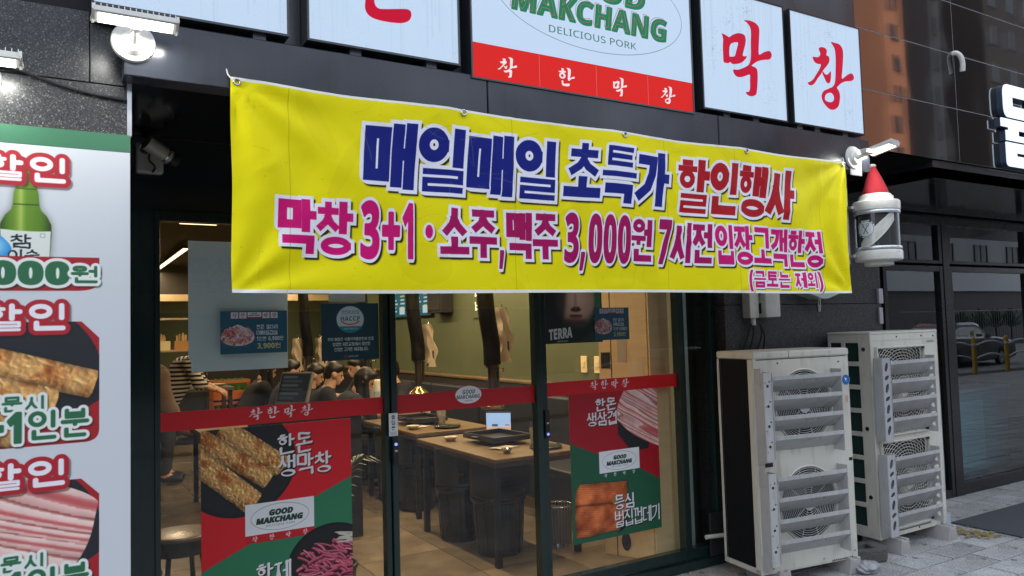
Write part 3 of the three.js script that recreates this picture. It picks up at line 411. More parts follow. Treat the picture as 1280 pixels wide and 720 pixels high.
// lit sign faces
const signFace = (glyphs, dirty) => canTex(canvas(384, 396, (g, w, h) => {
  g.fillStyle = '#c9ddf2'; g.fillRect(0, 0, w, h); for (const [s, dx] of glyphs) { g.fillStyle = '#cc0230'; g.beginPath(); for (const loop of s.split('/')) { const p = loop.split(' ').map((q) => q.split(',').map(Number)).map(([a, b]) => [(a + dx) / 100 * w, b / 100 * h]), n = p.length, mid = (a, b) => [(a[0] + b[0]) / 2, (a[1] + b[1]) / 2]; g.moveTo(...mid(p[n - 1], p[0])); for (let i = 0; i < n; i++) g.quadraticCurveTo(...p[i], ...mid(p[i], p[(i + 1) % n])); g.closePath(); } g.fill('evenodd'); }
  seed(90 + (dirty ?? 0)); for (let i = 0; i < 50; i++) { g.fillStyle = `rgba(86,100,112,${rr(0.015, 0.06)})`; g.fillRect(rnd() * w, rnd() < 0.6 ? 0 : rnd() * h, rr(1, 6), rr(0.2, 1) * h); } for (let i = 0; i < 160; i++) blob(g, rnd() * w, h * (1 - rnd() ** 2 * 0.9), rr(0.4, 1.3), rr(0.4, 1), 0, 'rgba(80,84,80,0.25)');
  if (dirty) { seed(dirty); for (let i = 0; i < 500; i++) { const a = rnd() * 6.28, q = rnd(); const [cx, cy, r] = [[0.33, 0.25, 0.16], [0.12, 0.5, 0.12], [0.55, 0.12, 0.08], [0.8, 0.82, 0.12]][i % 4]; blob(g, (cx + Math.cos(a) * r * q) * w, (cy + Math.sin(a) * r * q * 1.6) * h, rr(0.5, 1.8), rr(0.4, 1.2), a, `rgba(96,96,60,${rr(0.2, 0.55)})`); } }
}));
const faceLogo = canTex(canvas(1024, 560, (g, w, h) => { // X 1.477..2.732, Y 2.648..3.335
  const X = (m) => (m - 1.477) / 1.255 * w, Y = (m) => (3.335 - m) / 0.687 * h; g.fillStyle = '#c9dcf2'; g.fillRect(0, 0, w, h);
  g.strokeStyle = '#5d7f74'; g.lineWidth = 2; g.beginPath(); g.ellipse(X(2.13), Y(3.1), X(2.675) - X(2.13), Y(2.865) - Y(3.1), 0, 0, 7); g.stroke();
  const word = (s, cx, y, a, b, fs) => { g.save(); g.font = `bold ${fs}px sans-serif`; g.lineJoin = 'round'; const mw = g.measureText(s).width; g.translate(X(cx), Y(y)); g.transform(1, 0, -0.12, 1, 0, 0); g.scale((X(b) - X(a)) / mw, 1); g.textAlign = 'center'; g.lineWidth = 9; g.strokeStyle = '#1f7d57'; g.fillStyle = '#1f7d57'; g.fillText(s, 0, 0); g.strokeText(s, 0, 0); g.lineWidth = 2; g.strokeStyle = '#b06a5a'; g.strokeText(s, -9, -8); g.restore(); };
  word('GOOD', 2.15, 3.12, 1.86, 2.44, 118); word('MAKCHANG', 2.12, 2.985, 1.67, 2.58, 122);
  g.fillStyle = '#3f7163'; g.textAlign = 'center'; g.font = '38px sans-serif'; g.save(); g.translate(X(2.118), Y(2.913)); const t = 'DELICIOUS PORK', mw = g.measureText(t).width; g.scale((X(2.375) - X(1.865)) / mw, 1); g.fillText(t, 0, 0); g.restore();
  g.fillStyle = '#df2420'; g.fillRect(0, Y(2.80), w, h); g.fillStyle = 'rgba(240,190,190,0.5)'; for (const q of [1.81, 2.125, 2.437]) g.fillRect(X(q), Y(2.795), 2, h); const s = 78; [['착', 1.648], ['한', 1.957], ['막', 2.267], ['창', 2.566]].forEach(([c, m]) => brushGlyph(g, c, X(m) - s / 2, Y(2.715) - s / 2, s, '#f4e9ec'));
}));
const faceChak = signFace([[GL.ch, -2], [GL.ag, 5]]), faceHan = signFace([[GL.h, 0], [GL.a, -2], [GL.n, 0]]), faceMak = signFace([[GL.m, 0], [GL.ag, 0]], 3), faceChang = signFace([[GL.ch, 0], [GL.ao, 0]], 8);
// red window bands
const bandTex = (pos, size, len) => canTex(canvas(1024, Math.round(1024 * 0.086 / len), (g, w, h) => { g.fillStyle = '#d8161f'; g.fillRect(0, 0, w, h); if (pos) ['착', '한', '막', '창'].forEach((c, i) => brushGlyph(g, c, (pos + i * size * 1.32) / len * w, h * 0.06, size / len * w, '#f0e4e6')); }));
const ovalTex = canTex(canvas(256, 128, (g) => { g.fillStyle = '#d8161f'; g.fillRect(0, 0, 256, 128); g.fillStyle = '#eceef0'; g.beginPath(); g.ellipse(128, 64, 124, 60, 0, 0, 7); g.fill(); g.textAlign = 'center'; g.fillStyle = '#14261f'; g.save(); g.translate(128, 64); g.transform(1.1, 0, -0.2, 1, 0, 0); g.font = 'bold 38px sans-serif'; g.fillText('GOOD', 0, -6); g.font = 'bold 36px sans-serif'; g.fillText('MAKCHANG', 0, 26); g.restore(); g.font = '10px sans-serif'; g.fillText('DELICIOUS PORK', 128, 108); }));
const doorTex = canTex(canvas(64, 150, (g) => { g.fillStyle = '#e4e8ea'; g.fillRect(0, 0, 64, 150); ['출', '입', '문'].forEach((c, i) => hText(g, c, 18, 12 + i * 36, 46, 40 + i * 36, { color: '#20262a', lw: 0.12 })); g.fillStyle = '#88949a'; g.fillRect(10, 124, 44, 3); g.fillRect(10, 132, 44, 3); g.fillRect(10, 140, 44, 3); }));
const menuTex = canTex(canvas(512, 300, (g) => { g.fillStyle = '#1f6f7c'; g.fillRect(0, 0, 512, 300); seed(8); for (let i = 0; i < 3; i++) for (let j = 0; j < 7; j++) { g.fillStyle = j % 3 === 2 ? '#d8d860' : '#d6eef2'; g.fillRect(20 + i * 165 + rr(0, 20), 24 + j * 36, rr(50, 120), 14); } g.fillStyle = '#dfeff2'; g.fillRect(340, 210, 120, 70); }));
const tabletTex = canTex(canvas(256, 180, (g) => { g.fillStyle = '#aecbf2'; g.fillRect(0, 0, 256, 180); g.fillStyle = '#e8b48c'; g.fillRect(0, 150, 256, 30); g.fillStyle = '#4a5f7c'; g.fillRect(60, 120, 60, 26); g.fillStyle = '#c2502c'; g.fillRect(196, 124, 44, 12); }));
const posTex = canTex(canvas(200, 200, (g) => { g.fillStyle = '#3d444a'; g.fillRect(0, 0, 200, 200); for (let i = 0; i < 6; i++) { g.fillStyle = i % 2 ? '#59636a' : '#70797e'; g.fillRect(14, 14 + i * 30, 100 + (i * 37) % 60, 18); } }));
const makerTex = canTex(canvas(256, 48, (g) => { g.fillStyle = '#b9b6ae'; g.fillRect(0, 0, 256, 48); g.fillStyle = '#1d1f22'; g.save(); g.translate(128, 24); g.rotate(Math.PI); g.textAlign = 'center'; g.font = 'bold 38px sans-serif'; g.fillText('SAMSUNG', 0, 14); g.restore(); }));
const badgeTex = canTex(canvas(160, 160, (g) => { g.fillStyle = '#dfe4e6'; g.fillRect(0, 0, 160, 160); g.strokeStyle = '#1a1c20'; g.lineWidth = 4; g.beginPath(); g.arc(80, 80, 74, 0, 7); g.stroke(); g.lineWidth = 6; for (const s of [-1, 1]) { g.beginPath(); g.moveTo(80 - s * 22, 124); g.lineTo(80 + s * 18, 58); g.stroke(); g.lineWidth = 4; g.beginPath(); g.ellipse(80 + s * 24, 44, 9, 13, s * 0.4, 0, 7); g.stroke(); g.lineWidth = 6; } }));
const stickerTex = canTex(canvas(96, 96, (g) => { g.fillStyle = '#c8c5bc'; g.fillRect(0, 0, 96, 96); g.fillStyle = '#1f66a8'; g.beginPath(); g.arc(48, 48, 46, 0, 7); g.fill(); g.fillStyle = '#dfe9f2'; g.beginPath(); g.moveTo(30, 26); g.lineTo(66, 40); g.lineTo(50, 46); g.lineTo(58, 70); g.lineTo(42, 50); g.fill(); }));
// ------------------------------------------------------------------ materials
const MT = {
  granite: P([1, 1, 1], 0.32, { map: TX.granite, specularIntensity: 0.9 }),
  graniteDark: P([0.3, 0.29, 0.31], 0.04, { map: TX.graniteDark, ior: 1.85, clearcoat: 1, clearcoatRoughness: 0.02, bumpMap: rep(TX.wave, 0.55), bumpScale: 0.004 }),
  panelDark: P([0.024, 0.028, 0.033], 0.25, { roughnessMap: TX.smudge, ior: 1.5 }),
  soffit: P([0.014, 0.016, 0.02], 0.12, { ior: 1.55, bumpMap: rep(TX.wave, 0.8), bumpScale: 0.004 }),
  beam: P([0.034, 0.039, 0.056], 0.42, { map: rep(TX.streak, 0.8), metalness: 0.1, roughnessMap: TX.smudge, bumpMap: rep(TX.wave, 1.2), bumpScale: 0.006 }),
  frame: P([0.014, 0.033, 0.032], 0.33, { map: rep(TX.streak, 1.1), roughnessMap: TX.smudge, clearcoat: 0.2 }),
  frameDark: P([0.016, 0.015, 0.016], 0.4, { map: rep(TX.streak, 1.1), roughnessMap: TX.smudge }),
  glass: P([0.93, 0.96, 0.95], 0, { transmission: 1, thickness: 0, ior: 1.6 }),
  glassDark: P([0.62, 0.7, 0.73], 0, { transmission: 1, thickness: 0, ior: 2.35, specularIntensity: 1 }),
  steel: M([0.55, 0.55, 0.56], 0.28, { metalness: 1, roughnessMap: TX.brushed }),
  galv: M([0.60, 0.61, 0.64], 0.4, { metalness: 0.55, roughnessMap: TX.smudge }),
  white: P([0.86, 0.86, 0.84], 0.45, { roughnessMap: TX.smudge, map: TX.dirt }),
  cream: P([0.67, 0.645, 0.595], 0.5, { map: rep(TX.streak, 0.9), bumpMap: TX.fine, bumpScale: 0.0006 }),
  louvre: P([0.50, 0.50, 0.525], 0.5, { map: rep(TX.streak, 1.3), roughnessMap: TX.smudge }),
  black: M([0.012, 0.012, 0.013], 0.55), blackSoft: M([0.018, 0.018, 0.02], 0.85), rubber: M([0.02, 0.02, 0.021], 0.8, { bumpMap: TX.fine, bumpScale: 0.002 }),
  ply: M([0.86, 0.84, 0.80], 0.6, { map: rep(TX.ply, 0.7) }), wood: M([0.8, 0.78, 0.74], 0.42, { map: rep(TX.wood, 1.1), bumpMap: rep(TX.wood, 1.1), bumpScale: 0.0008 }),
  paver: [0.96, 1.03, 0.88, 1.07, 0.8, 0.92].map((k) => M([1.3 * k, 1.285 * k, 1.28 * k], 0.9, { map: TX.paver, bumpMap: TX.fine, bumpScale: 0.0025 })),
  tile: [0.9, 1.0, 1.12].map((k) => M([0.95 * k, 0.92 * k, 0.86 * k], 0.34, { map: TX.tile, roughnessMap: TX.smudge })),
  grout: M([0.09, 0.075, 0.06], 0.9), sand: M([0.16, 0.155, 0.15], 0.95, { map: TX.paver }),
  olive: M([0.135, 0.16, 0.078], 0.75, { map: rep(TX.plaster, 0.6), bumpMap: TX.fine, bumpScale: 0.001 }), brown: M([0.035, 0.027, 0.021], 0.6, { map: rep(TX.plaster, 1) }), ceiling: M([0.075, 0.062, 0.05], 0.8, { map: rep(TX.plaster, 0.5) }),
  concrete: M([0.36, 0.35, 0.33], 0.92, { map: TX.paver, bumpMap: TX.fine, bumpScale: 0.004 }), asphalt: M([0.9, 0.9, 0.92], 0.9, { map: rep(TX.asphalt, 0.7) }),
  hose: P([0.004, 0.004, 0.0042], 0.6, { specularIntensity: 0.4, bumpMap: rep(TX.wave, 4), bumpScale: 0.01 }), skin: P([0.56, 0.33, 0.22], 0.55), hair: M([0.012, 0.010, 0.009], 0.45), cloth: M([0.016, 0.016, 0.019], 0.9, { bumpMap: TX.fine, bumpScale: 0.002 }),
};
const pr = (t, rough = 0.55, o = {}) => P([0.95, 0.95, 0.95], rough, { map: t, ...o });   // print on paper or film
const lit = (t, k, base = 0.5) => P([base, base, base], 0.5, { specularIntensity: 0.25, map: t, emissive: lin(1, 1, 1), emissiveMap: t, emissiveIntensity: k });
const glow = (rgb_, k) => M([0.6, 0.6, 0.6], 0.5, { emissive: lin(...rgb_), emissiveIntensity: k });
// a printed sheet with its picture on the front
function sheet(x0, x1, y0, y1, z, thick = 0.0015) { const g = flat(new THREE.BoxGeometry(x1 - x0, y1 - y0, thick)); g.translate((x0 + x1) / 2, (y0 + y1) / 2, z + thick / 2); return g; }
function rectLight(name, rgb_, k, w, h, pos, dir) { const l = new THREE.RectAreaLight(lin(...rgb_), k, w, h); l.name = name; l.position.set(...pos); scene.add(l); l.lookAt(pos[0] + dir[0], pos[1] + dir[1], pos[2] + dir[2]); return l; }

// ------------------------------------------------------------------ ground, street and setting
struct('ground', bx(-150, 170, -0.2, -0.04, 19, 160), MT.asphalt);
struct('ground', bx(-150, 170, -0.25, -0.05, -60, 19), M([0.2, 0.2, 0.19], 0.95));
struct('road', bx(-150, 170, -0.2, -0.1, 8.2, 19), MT.asphalt);
struct('road_markings', [bx(-150, 170, -0.1, -0.094, 13.5, 13.62), bx(-150, 170, -0.1, -0.094, 13.85, 13.97)], M([0.75, 0.55, 0.08], 0.7));
struct('kerb', bx(-150, 170, -0.1, 0.004, 7.9, 8.15, 0.02), MT.concrete); struct('kerb', bx(-150, 170, -0.1, 0.03, 19.02, 19.25, 0.02), MT.concrete);
{
  const pv = structGroup('pavement'); part('bedding', bx(-40, 60, -0.05, -0.012, -0.12, 7.9), MT.sand, pv);
  const pw = 0.4, ph = 0.2, gap = 0.005, vars = [];
  for (let k = 0; k < 6; k++) { const g = new THREE.BoxGeometry(pw - gap, 0.05, ph - gap); const p = g.attributes.position; for (let i = 0; i < p.count; i++) if (p.getY(i) > 0) { p.setX(i, p.getX(i) * 0.985); p.setZ(i, p.getZ(i) * 0.97); } g.computeVertexNormals(); vars.push(uvm(g, 0.9, k * 0.31, k * 0.17)); }
  seed(3); let n = 0;
  const far = [];
  for (let r = 0; r < 38; r++) for (let c = -10; c < 60; c++) {
    const z = -0.04 + (r - 0) * ph, x = 0.1 + c * pw + (r % 2) * pw / 2, m = [pw, ph];
    const near = x > 2.6 && x < 8.9 && z < 1.45, k = Math.floor(rnd() * 6), t = (fbm((x + 40) / 100, (z + 40) / 100, 90, 3, 5) > 0.56 || (z < 0.5 && rnd() < 0.5)) ? [2, 4, 5][Math.floor(rnd() * 3)] : [0, 1, 3, 5][Math.floor(rnd() * 4)], dy = rr(-0.0018, 0.0018);
    if (near && n < 300) { const o = part('paver', vars[k], MT.paver[t], pv); o.position.set(x, -0.025 + dy, z); o.rotation.set(rr(-0.006, 0.006), 0, rr(-0.004, 0.004)); n++; } else far.push([x, z, dy]);
  }
  const im = new THREE.InstancedMesh(vars[0], MT.paver[0], far.length), mtx = new THREE.Matrix4(), col = new THREE.Color(); far.forEach(([x, z, dy], i) => { im.setMatrixAt(i, mtx.makeTranslation(x, -0.025 + dy, z)); im.setColorAt(i, col.setScalar(rr(0.85, 1.15))); }); im.name = 'far_pavers'; im.userData.kind = 'stuff'; pv.add(shadows(im));
}
// ------------------------------------------------------------------ the building's shell
struct('back_wall', bx(-1.4, 4.3, 0, 2.75, -10.2, -10), MT.olive);
struct('side_wall', bx(4.1, 4.25, 0, 2.75, -10, -0.06), MT.olive);
struct('side_wall', bx(-1.4, -1.2, 0, 2.75, -10, -0.06), MT.olive);
struct('ceiling', bx(-1.4, 4.3, 2.68, 2.78, -10.2, -0.06), MT.ceiling);
struct('soffit', bx(0.2, 4.14, 2.525, 2.6, -0.05, 0.93), MT.soffit); struct('soffit', bx(5.0, 14, 2.525, 2.6, -0.05, 0.93), MT.soffit);
{
  const fl = structGroup('floor'); part('grout', bx(-1.2, 4.1, -0.05, 0.044, -10, -0.03), MT.grout, fl);
  const s = 0.6, vars = []; for (let k = 0; k < 5; k++) vars.push(uvm(new THREE.BoxGeometry(s - 0.006, 0.02, s - 0.006), 0.75, k * 0.23, k * 0.41)); seed(9);
  for (let r = 0; r < 16; r++) for (let c = 0; c < 9; c++) { const z = -0.33 - r * s, x = -0.95 + c * s; if (x > 4.0 || z < -9.8) continue; const o = part('floor_tile', vars[Math.floor(rnd() * 5)], MT.tile[Math.floor(rnd() * 3)], fl); o.position.set(x, 0.04, z); o.rotation.y = 0; }
}
{ // left pier, clad in speckled granite
  const t = thing('granite_pier', 'rough speckled grey granite pier at the left behind the white discount board', 'wall', [0, 0, 0], 0);
  part('core', bx(-3, 0.19, 0, 2.5, 0, 0.915), MT.blackSoft, t);
  for (const [x0, x1, y0, y1] of [[-3, -1.004, 0, 1.35], [-1, 0.2, 0, 1.35], [-3, -1.004, 1.355, 2.703], [-1, 0.2, 1.355, 2.46], [-1, 0.088, 2.463, 2.703], [0.09, 0.2, 2.463, 2.664]]) part('granite_slab', bx(x0, x1, y0, y1, 0.915, 0.94, 0.002), MT.granite, t);
  part('edge_trim', bx(0.2, 0.214, 2.29, 2.47, 0.92, 0.952), MT.galv, t);
}
{ // upper facade: polished slabs with fine joints
  const t = thing('granite_facade', 'dark polished granite facade above the shop signs with fine pale joints', 'facade');
  part('core', bx(-3, 4.14, 2.61, 6.1, -0.2, 0.91), MT.blackSoft, t); part('core', bx(4.142, 5.0, 2.8, 6.1, -0.2, 0.91), MT.blackSoft, t); part('core', bx(5.002, 14, 2.61, 6.1, -0.2, 0.91), MT.blackSoft, t);
  const xs = [-3, -1.4, 0.088, 1.5, 2.8, 4.13, 5.295, 6.48, 7.65, 8.85, 10.05, 12, 14], ys = [2.65, 3.022, 3.404, 3.768, 4.14, 4.52, 4.9, 5.3, 5.7, 6.1];
  for (let i = 0; i < xs.length - 1; i++) for (let j = 0; j < ys.length - 1; j++) { if (xs[i] < 4 && ys[j] < 2.7) continue; if (xs[i] < 4 && xs[i] > 0 && ys[j + 1] < 3.5) continue;
    const g = bx(xs[i] + 0.002, xs[i + 1] - 0.002, ys[j] + 0.002, ys[j + 1] - 0.002, 0.92, 0.95, 0.0015); part('granite_slab', uvm(g, 1, i * 0.37, j * 0.61), xs[i] > 4 ? MT.graniteDark : MT.granite, t); }
  part('joint_filler', bx(4.135, 14, 2.66, 6.1, 0.911, 0.9475), M([0.30, 0.31, 0.34], 0.8), t);
  part('lower_course', bx(5.0, 14, 2.527, 2.648, 0.6, 0.93), MT.panelDark, t);
}
{ // unseen building mass above, height added to shade the street and dim its reflections
  struct('roof', bx(-30, 60, 36, 36.4, -12, 0.95), MT.blackSoft); struct('added_storeys', bx(-30, 60, 6.102, 36, -12, 0.93), M([0.10, 0.1, 0.105], 0.7, { map: rep(TX.plaster, 0.2) }));
  struct('outer_wall', [bx(-30, -3, 0, 6.1, 0, 0.9), bx(14, 40, 0, 6.1, -0.3, 0.9)], MT.granite);
  struct('outer_wall', [bx(-3, 0.2, 2.5, 6, -0.3, -0.2), bx(-30, 40, 0, 6.1, -12, -11.8), bx(-1.4, 40, 2.78, 2.9, -11.8, -0.2)], MT.blackSoft);
}
{ const t = thing('granite_pier', 'dark speckled granite pier between the two shops behind the outdoor air conditioners', 'wall');
  for (const [y0, y1] of [[0, 0.86], [0.864, 1.72], [1.724, 2.79]]) part('granite_slab', bx(3.88, 5.62, y0, y1, -0.2, 0.1, 0.002), MT.granite, t); }
struct('header_panel', bx(0.2, 3.88, 2.19, 2.523, -0.06, 0.0), MT.panelDark);
struct('jamb_panel', bx(0.2, 0.375, 0, 2.19, -0.06, 0.0), MT.frame);
// fascia beam and sign backing
{ const t = thing('fascia_beam', 'dark blue-grey metal fascia beam running under the lit sign boxes', 'beam');
  for (const [a, b] of [[0.184, 1.55], [1.554, 2.9], [2.904, 4.15]]) part('cover_panel', bx(a, b, 2.47, 2.665, 0.95, 1.045, 0.004), MT.beam, t);
  for (const x of [0.62, 0.98, 1.3, 1.75, 2.5, 2.98, 3.2, 3.55, 3.7, 3.95]) part('support_bracket', bx(x - 0.02, x + 0.025, 2.665, 2.70, 0.97, 1.03), M([0.12, 0.125, 0.14], 0.5, { metalness: 0.3 }), t); }
struct('sign_backing_wall', bx(0.095, 4.2, 2.667, 3.6, 0.945, 0.96), M([0.026, 0.028, 0.038], 0.5, { roughnessMap: TX.smudge }));

// ------------------------------------------------------------------ lit sign boxes
function signBox(name, label, x0, x1, y0, y1, face, k, group) {
  const t = thing(name, label, 'sign', [(x0 + x1) / 2, y0, 1.0], 0, group), w = x1 - x0, h = y1 - y0, fr = MT.panelDark;
  part('casing', [bx(-w / 2, w / 2, 0, h, -0.03, 0.035)], fr, t);
  part('rim', [bx(-w / 2, w / 2, 0, 0.008, 0.035, 0.052), bx(-w / 2, w / 2, h - 0.008, h, 0.035, 0.052), bx(-w / 2, -w / 2 + 0.008, 0.008, h - 0.008, 0.035, 0.052), bx(w / 2 - 0.008, w / 2, 0.008, h - 0.008, 0.035, 0.052)], fr, t);
  const g = flat(new THREE.PlaneGeometry(w - 0.016, h - 0.016)); g.translate(0, h / 2, 0.049); part('sign_face', g, lit(face, k, 0.45), t); return t;
}
const SG = 'square lit sign boxes with one red brush letter each', SK = 0.53;
signBox('lit_sign_box', 'leftmost lit white sign box, cut by the top edge, above the left flood light', 0.09, 0.724, 2.69, 3.335, faceChak, SK, SG);
signBox('lit_sign_box', 'lit white sign box with the red letter 한, second from the left', 0.79, 1.424, 2.69, 3.335, faceHan, SK, SG);
signBox('lit_sign_box', 'lit white sign box with the red letter 막, just right of the logo sign', 2.798, 3.432, 2.686, 3.335, faceMak, SK, SG);
signBox('lit_sign_box', 'speckled lit white sign box with the red letter 창, at the right end of the row', 3.48, 4.105, 2.688, 3.335, faceChang, SK, SG);
signBox('logo_sign', 'wide lit sign with the green GOOD MAKCHANG logo and a red strip', 1.475, 2.735, 2.648, 3.335, faceLogo, SK);
// ------------------------------------------------------------------ the yellow banner
{
  const nx = 170, ny = 40, g = new THREE.PlaneGeometry(BAN.x1 - BAN.x0, BAN.y1 - BAN.y0, nx, ny), p = g.attributes.position; seed(77);
  const eyes = [0, 0.25, 0.5, 0.75, 1];
  const creases = []; for (let i = 0; i < 46; i++) creases.push([rnd(), rnd(), rr(-1.2, 1.2) + (rnd() < 0.4 ? 1.57 : 0), rr(0.03, 0.12), rr(0.002, 0.006)]);
  for (let i = 0; i < p.count; i++) {
    const u = p.getX(i) / (BAN.x1 - BAN.x0) + 0.5, v = 0.5 - p.getY(i) / (BAN.y1 - BAN.y0), x = u * 3.37, y = v * 0.756; let z = 0;
    for (const [cx, cy, f] of [[0, 0, 26], [3.37, 0, 26], [0, 0.756, 22], [3.37, 0.756, 22]]) { const dx = Math.abs(x - cx), dy = Math.abs(y - cy), d = Math.hypot(dx, dy), a = Math.atan2(dy, dx); z += 0.012 * Math.exp(-d * 2.2) * Math.sin(a * f * 0.45 + 0.6) * Math.min(1, d * 8); }
    z += 0.012 * Math.sin(u * 3.14) * Math.sin(v * 3.14) + 0.004 * Math.sin(x * 5.1 + y * 3) * v + 0.0035 * Math.sin(x * 11 + Math.sin(y * 7)) * Math.exp(-v * 2.5);
    for (const e of eyes) z -= 0.005 * Math.exp(-(((u - e) * 14) ** 2)) * Math.exp(-v * 7);
    z += 0.011 * (fbm(u * 2 % 1, v * 0.45, 6, 4, 17) - 0.5) * 2;
    for (const [cu, cv, a, L, am] of creases) { const dx = x - cu * 3.37, dy = y - cv * 0.756, s = dx * Math.cos(a) + dy * Math.sin(a), q = -dx * Math.sin(a) + dy * Math.cos(a); if (Math.abs(s) < L * 2 && Math.abs(q) < 0.05) z += am * Math.exp(-((q / 0.011) ** 2)) * Math.exp(-((s / L) ** 2)); }
    for (const fx of [0.7, 1.13, 1.98, 2.49, 3.13]) z += 0.0035 * Math.exp(-(((x - fx) / 0.007) ** 2));
    const sag = 0.010 * Math.abs(Math.sin(u * Math.PI * 4)) * (1 - v);
    p.setZ(i, z); p.setY(i, p.getY(i) - sag - 0.003 * Math.sin(u * 9) * v); p.setX(i, p.getX(i) + 0.004 * Math.sin(v * 9) * (u > 0.5 ? 1 : -0.6) * Math.abs(u - 0.5) * 2);
  }
  g.computeVertexNormals();
  const t = thing('banner', 'long yellow vinyl banner with blue, red and magenta Korean lettering hung across the shopfront', 'banner', [(BAN.x0 + BAN.x1) / 2, (BAN.y0 + BAN.y1) / 2, 1.062]);
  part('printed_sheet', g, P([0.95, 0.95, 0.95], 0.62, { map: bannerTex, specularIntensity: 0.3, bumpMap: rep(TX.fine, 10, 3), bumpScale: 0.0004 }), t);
  for (const e of [0.006, 0.27, 0.52, 0.76, 0.994]) { const r = new THREE.TorusGeometry(0.011, 0.004, 6, 16); r.translate((e - 0.5) * 3.37, 0.36, 0.006); part('eyelet', r, MT.steel, t); }
  for (const s of [-1, 1]) part('tie_cord', tube([[s * 1.67, 0.36, 0.004], [s * 1.69, 0.385, -0.01], [s * 1.695, 0.41, -0.02]], 0.003), MT.white, t);
}
// ------------------------------------------------------------------ white discount board on the left pier
{ const t = thing('discount_board', 'tall white printed board with soju and pork discounts at the left edge', 'signboard', [0, 0, 0.94]);
  part('backing', bx(-0.81, 0.209, 0.03, 2.291, 0.001, 0.018, 0.002), MT.white, t);
  part('green_header', bx(-0.809, 0.208, 2.231, 2.29, 0.018, 0.0205), M([0.045, 0.17, 0.09], 0.45), t);
  part('printed_face', sheet(-0.80, 0.207, 0.03, 2.23, 0.018, 0.002), pr(leftTex, 0.5), t); }
// ------------------------------------------------------------------ flood lights
function floodLight(label, x, y, tilt, swing = 0, z = 1.047) {
  const t = thing('flood_light', label, 'flood light', [x, y, z], 0, 'white LED flood lights over the shopfront');
  part('base_plate', cyl(0.064, 0.068, 0.012, 0, -0.022, 0.006, 32, 'z'), MT.white, t); part('base_dome', cyl(0.03, 0.042, 0.016, 0, -0.028, 0.022, 24, 'z'), MT.white, t);
  part('arm', [rod(V(0, -0.028, 0.025), V(swing ? 0.05 : 0, 0.0, 0.085), 0.012, 10), bx(-0.016, swing ? 0.07 : 0.016, -0.012, 0.014, 0.06, 0.1, 0.004)], MT.white, t);
  const h = new THREE.Group(); h.name = 'lamp_head'; h.position.set(0, 0.004, 0.09); if (swing) { h.position.set(0.1, 0.02, 0.1); h.rotation.order = 'YXZ'; h.rotation.y = swing; } h.rotation.x = tilt; t.add(h);
  const s = new THREE.Shape(); s.moveTo(-0.125, 0); s.lineTo(0.125, 0); s.lineTo(0.115, 0.052); s.lineTo(-0.115, 0.052); s.closePath();
  part('housing', [uvm(extr(s, 0.02, 0.003).rotateX(Math.PI / 2).translate(0, 0.02, -0.012)), bx(-0.125, -0.117, -0.004, 0.02, -0.014, 0.046), bx(0.117, 0.125, -0.004, 0.02, -0.014, 0.046)], MT.white, h);
  part('cooling_fins', Array.from({ length: 15 }, (_, i) => bx(-0.117 + i * 0.0165, -0.115 + i * 0.0165, 0.016, 0.03, -0.01, 0.042)), MT.galv, h);
  part('lamp_lens', bx(-0.108, 0.108, -0.006, 0.0, -0.006, 0.036), glow([1, 1, 0.94], 2.4), h);
  part('front_lip', bx(-0.122, 0.122, -0.008, 0.004, 0.037, 0.046, 0.002), MT.white, h);
  t.updateMatrixWorld(true); const c = h.localToWorld(V(0, -0.012, 0.015)), d = h.localToWorld(V(0, -1, swing ? -0.1 : -0.9)).sub(h.localToWorld(V(0, 0, 0)));
  rectLight('flood_lamp', [1, 1, 0.93], swing ? 60 : 95, 0.2, 0.04, c.toArray(), d.toArray()); return t;
}
floodLight('white LED flood light on the left end of the fascia beam', 0.212, 2.603, -0.45);
floodLight('white LED flood light at the far left edge above the discount board', -0.222, 2.455, -0.35, 0, 0.942);
floodLight('white LED flood light at the right end of the fascia beam above the banner corner', 3.985, 2.565, 0.30, 1.15);
solo('mounting_plate', 'small grey metal plate under the flood light right of the banner', 'plate', bx(3.955, 4.06, 2.44, 2.6, 1.046, 1.05, 0.001), MT.galv);
solo('wall_cable', 'black cable running along the granite between the left flood lights', 'cable', tube([[-0.2, 2.487, 0.95], [-0.1, 2.467, 0.947], [0.0, 2.44, 0.948], [0.08, 2.424, 0.947], [0.2, 2.412, 0.95]], 0.005, 40), MT.rubber);
solo('wall_cable', 'thin second cable sagging from the far left flood light over the granite', 'cable', tube([[-0.2, 2.482, 0.948], [-0.05, 2.455, 0.946], [0.06, 2.425, 0.946], [0.18, 2.42, 0.946]], 0.003, 40), MT.rubber);
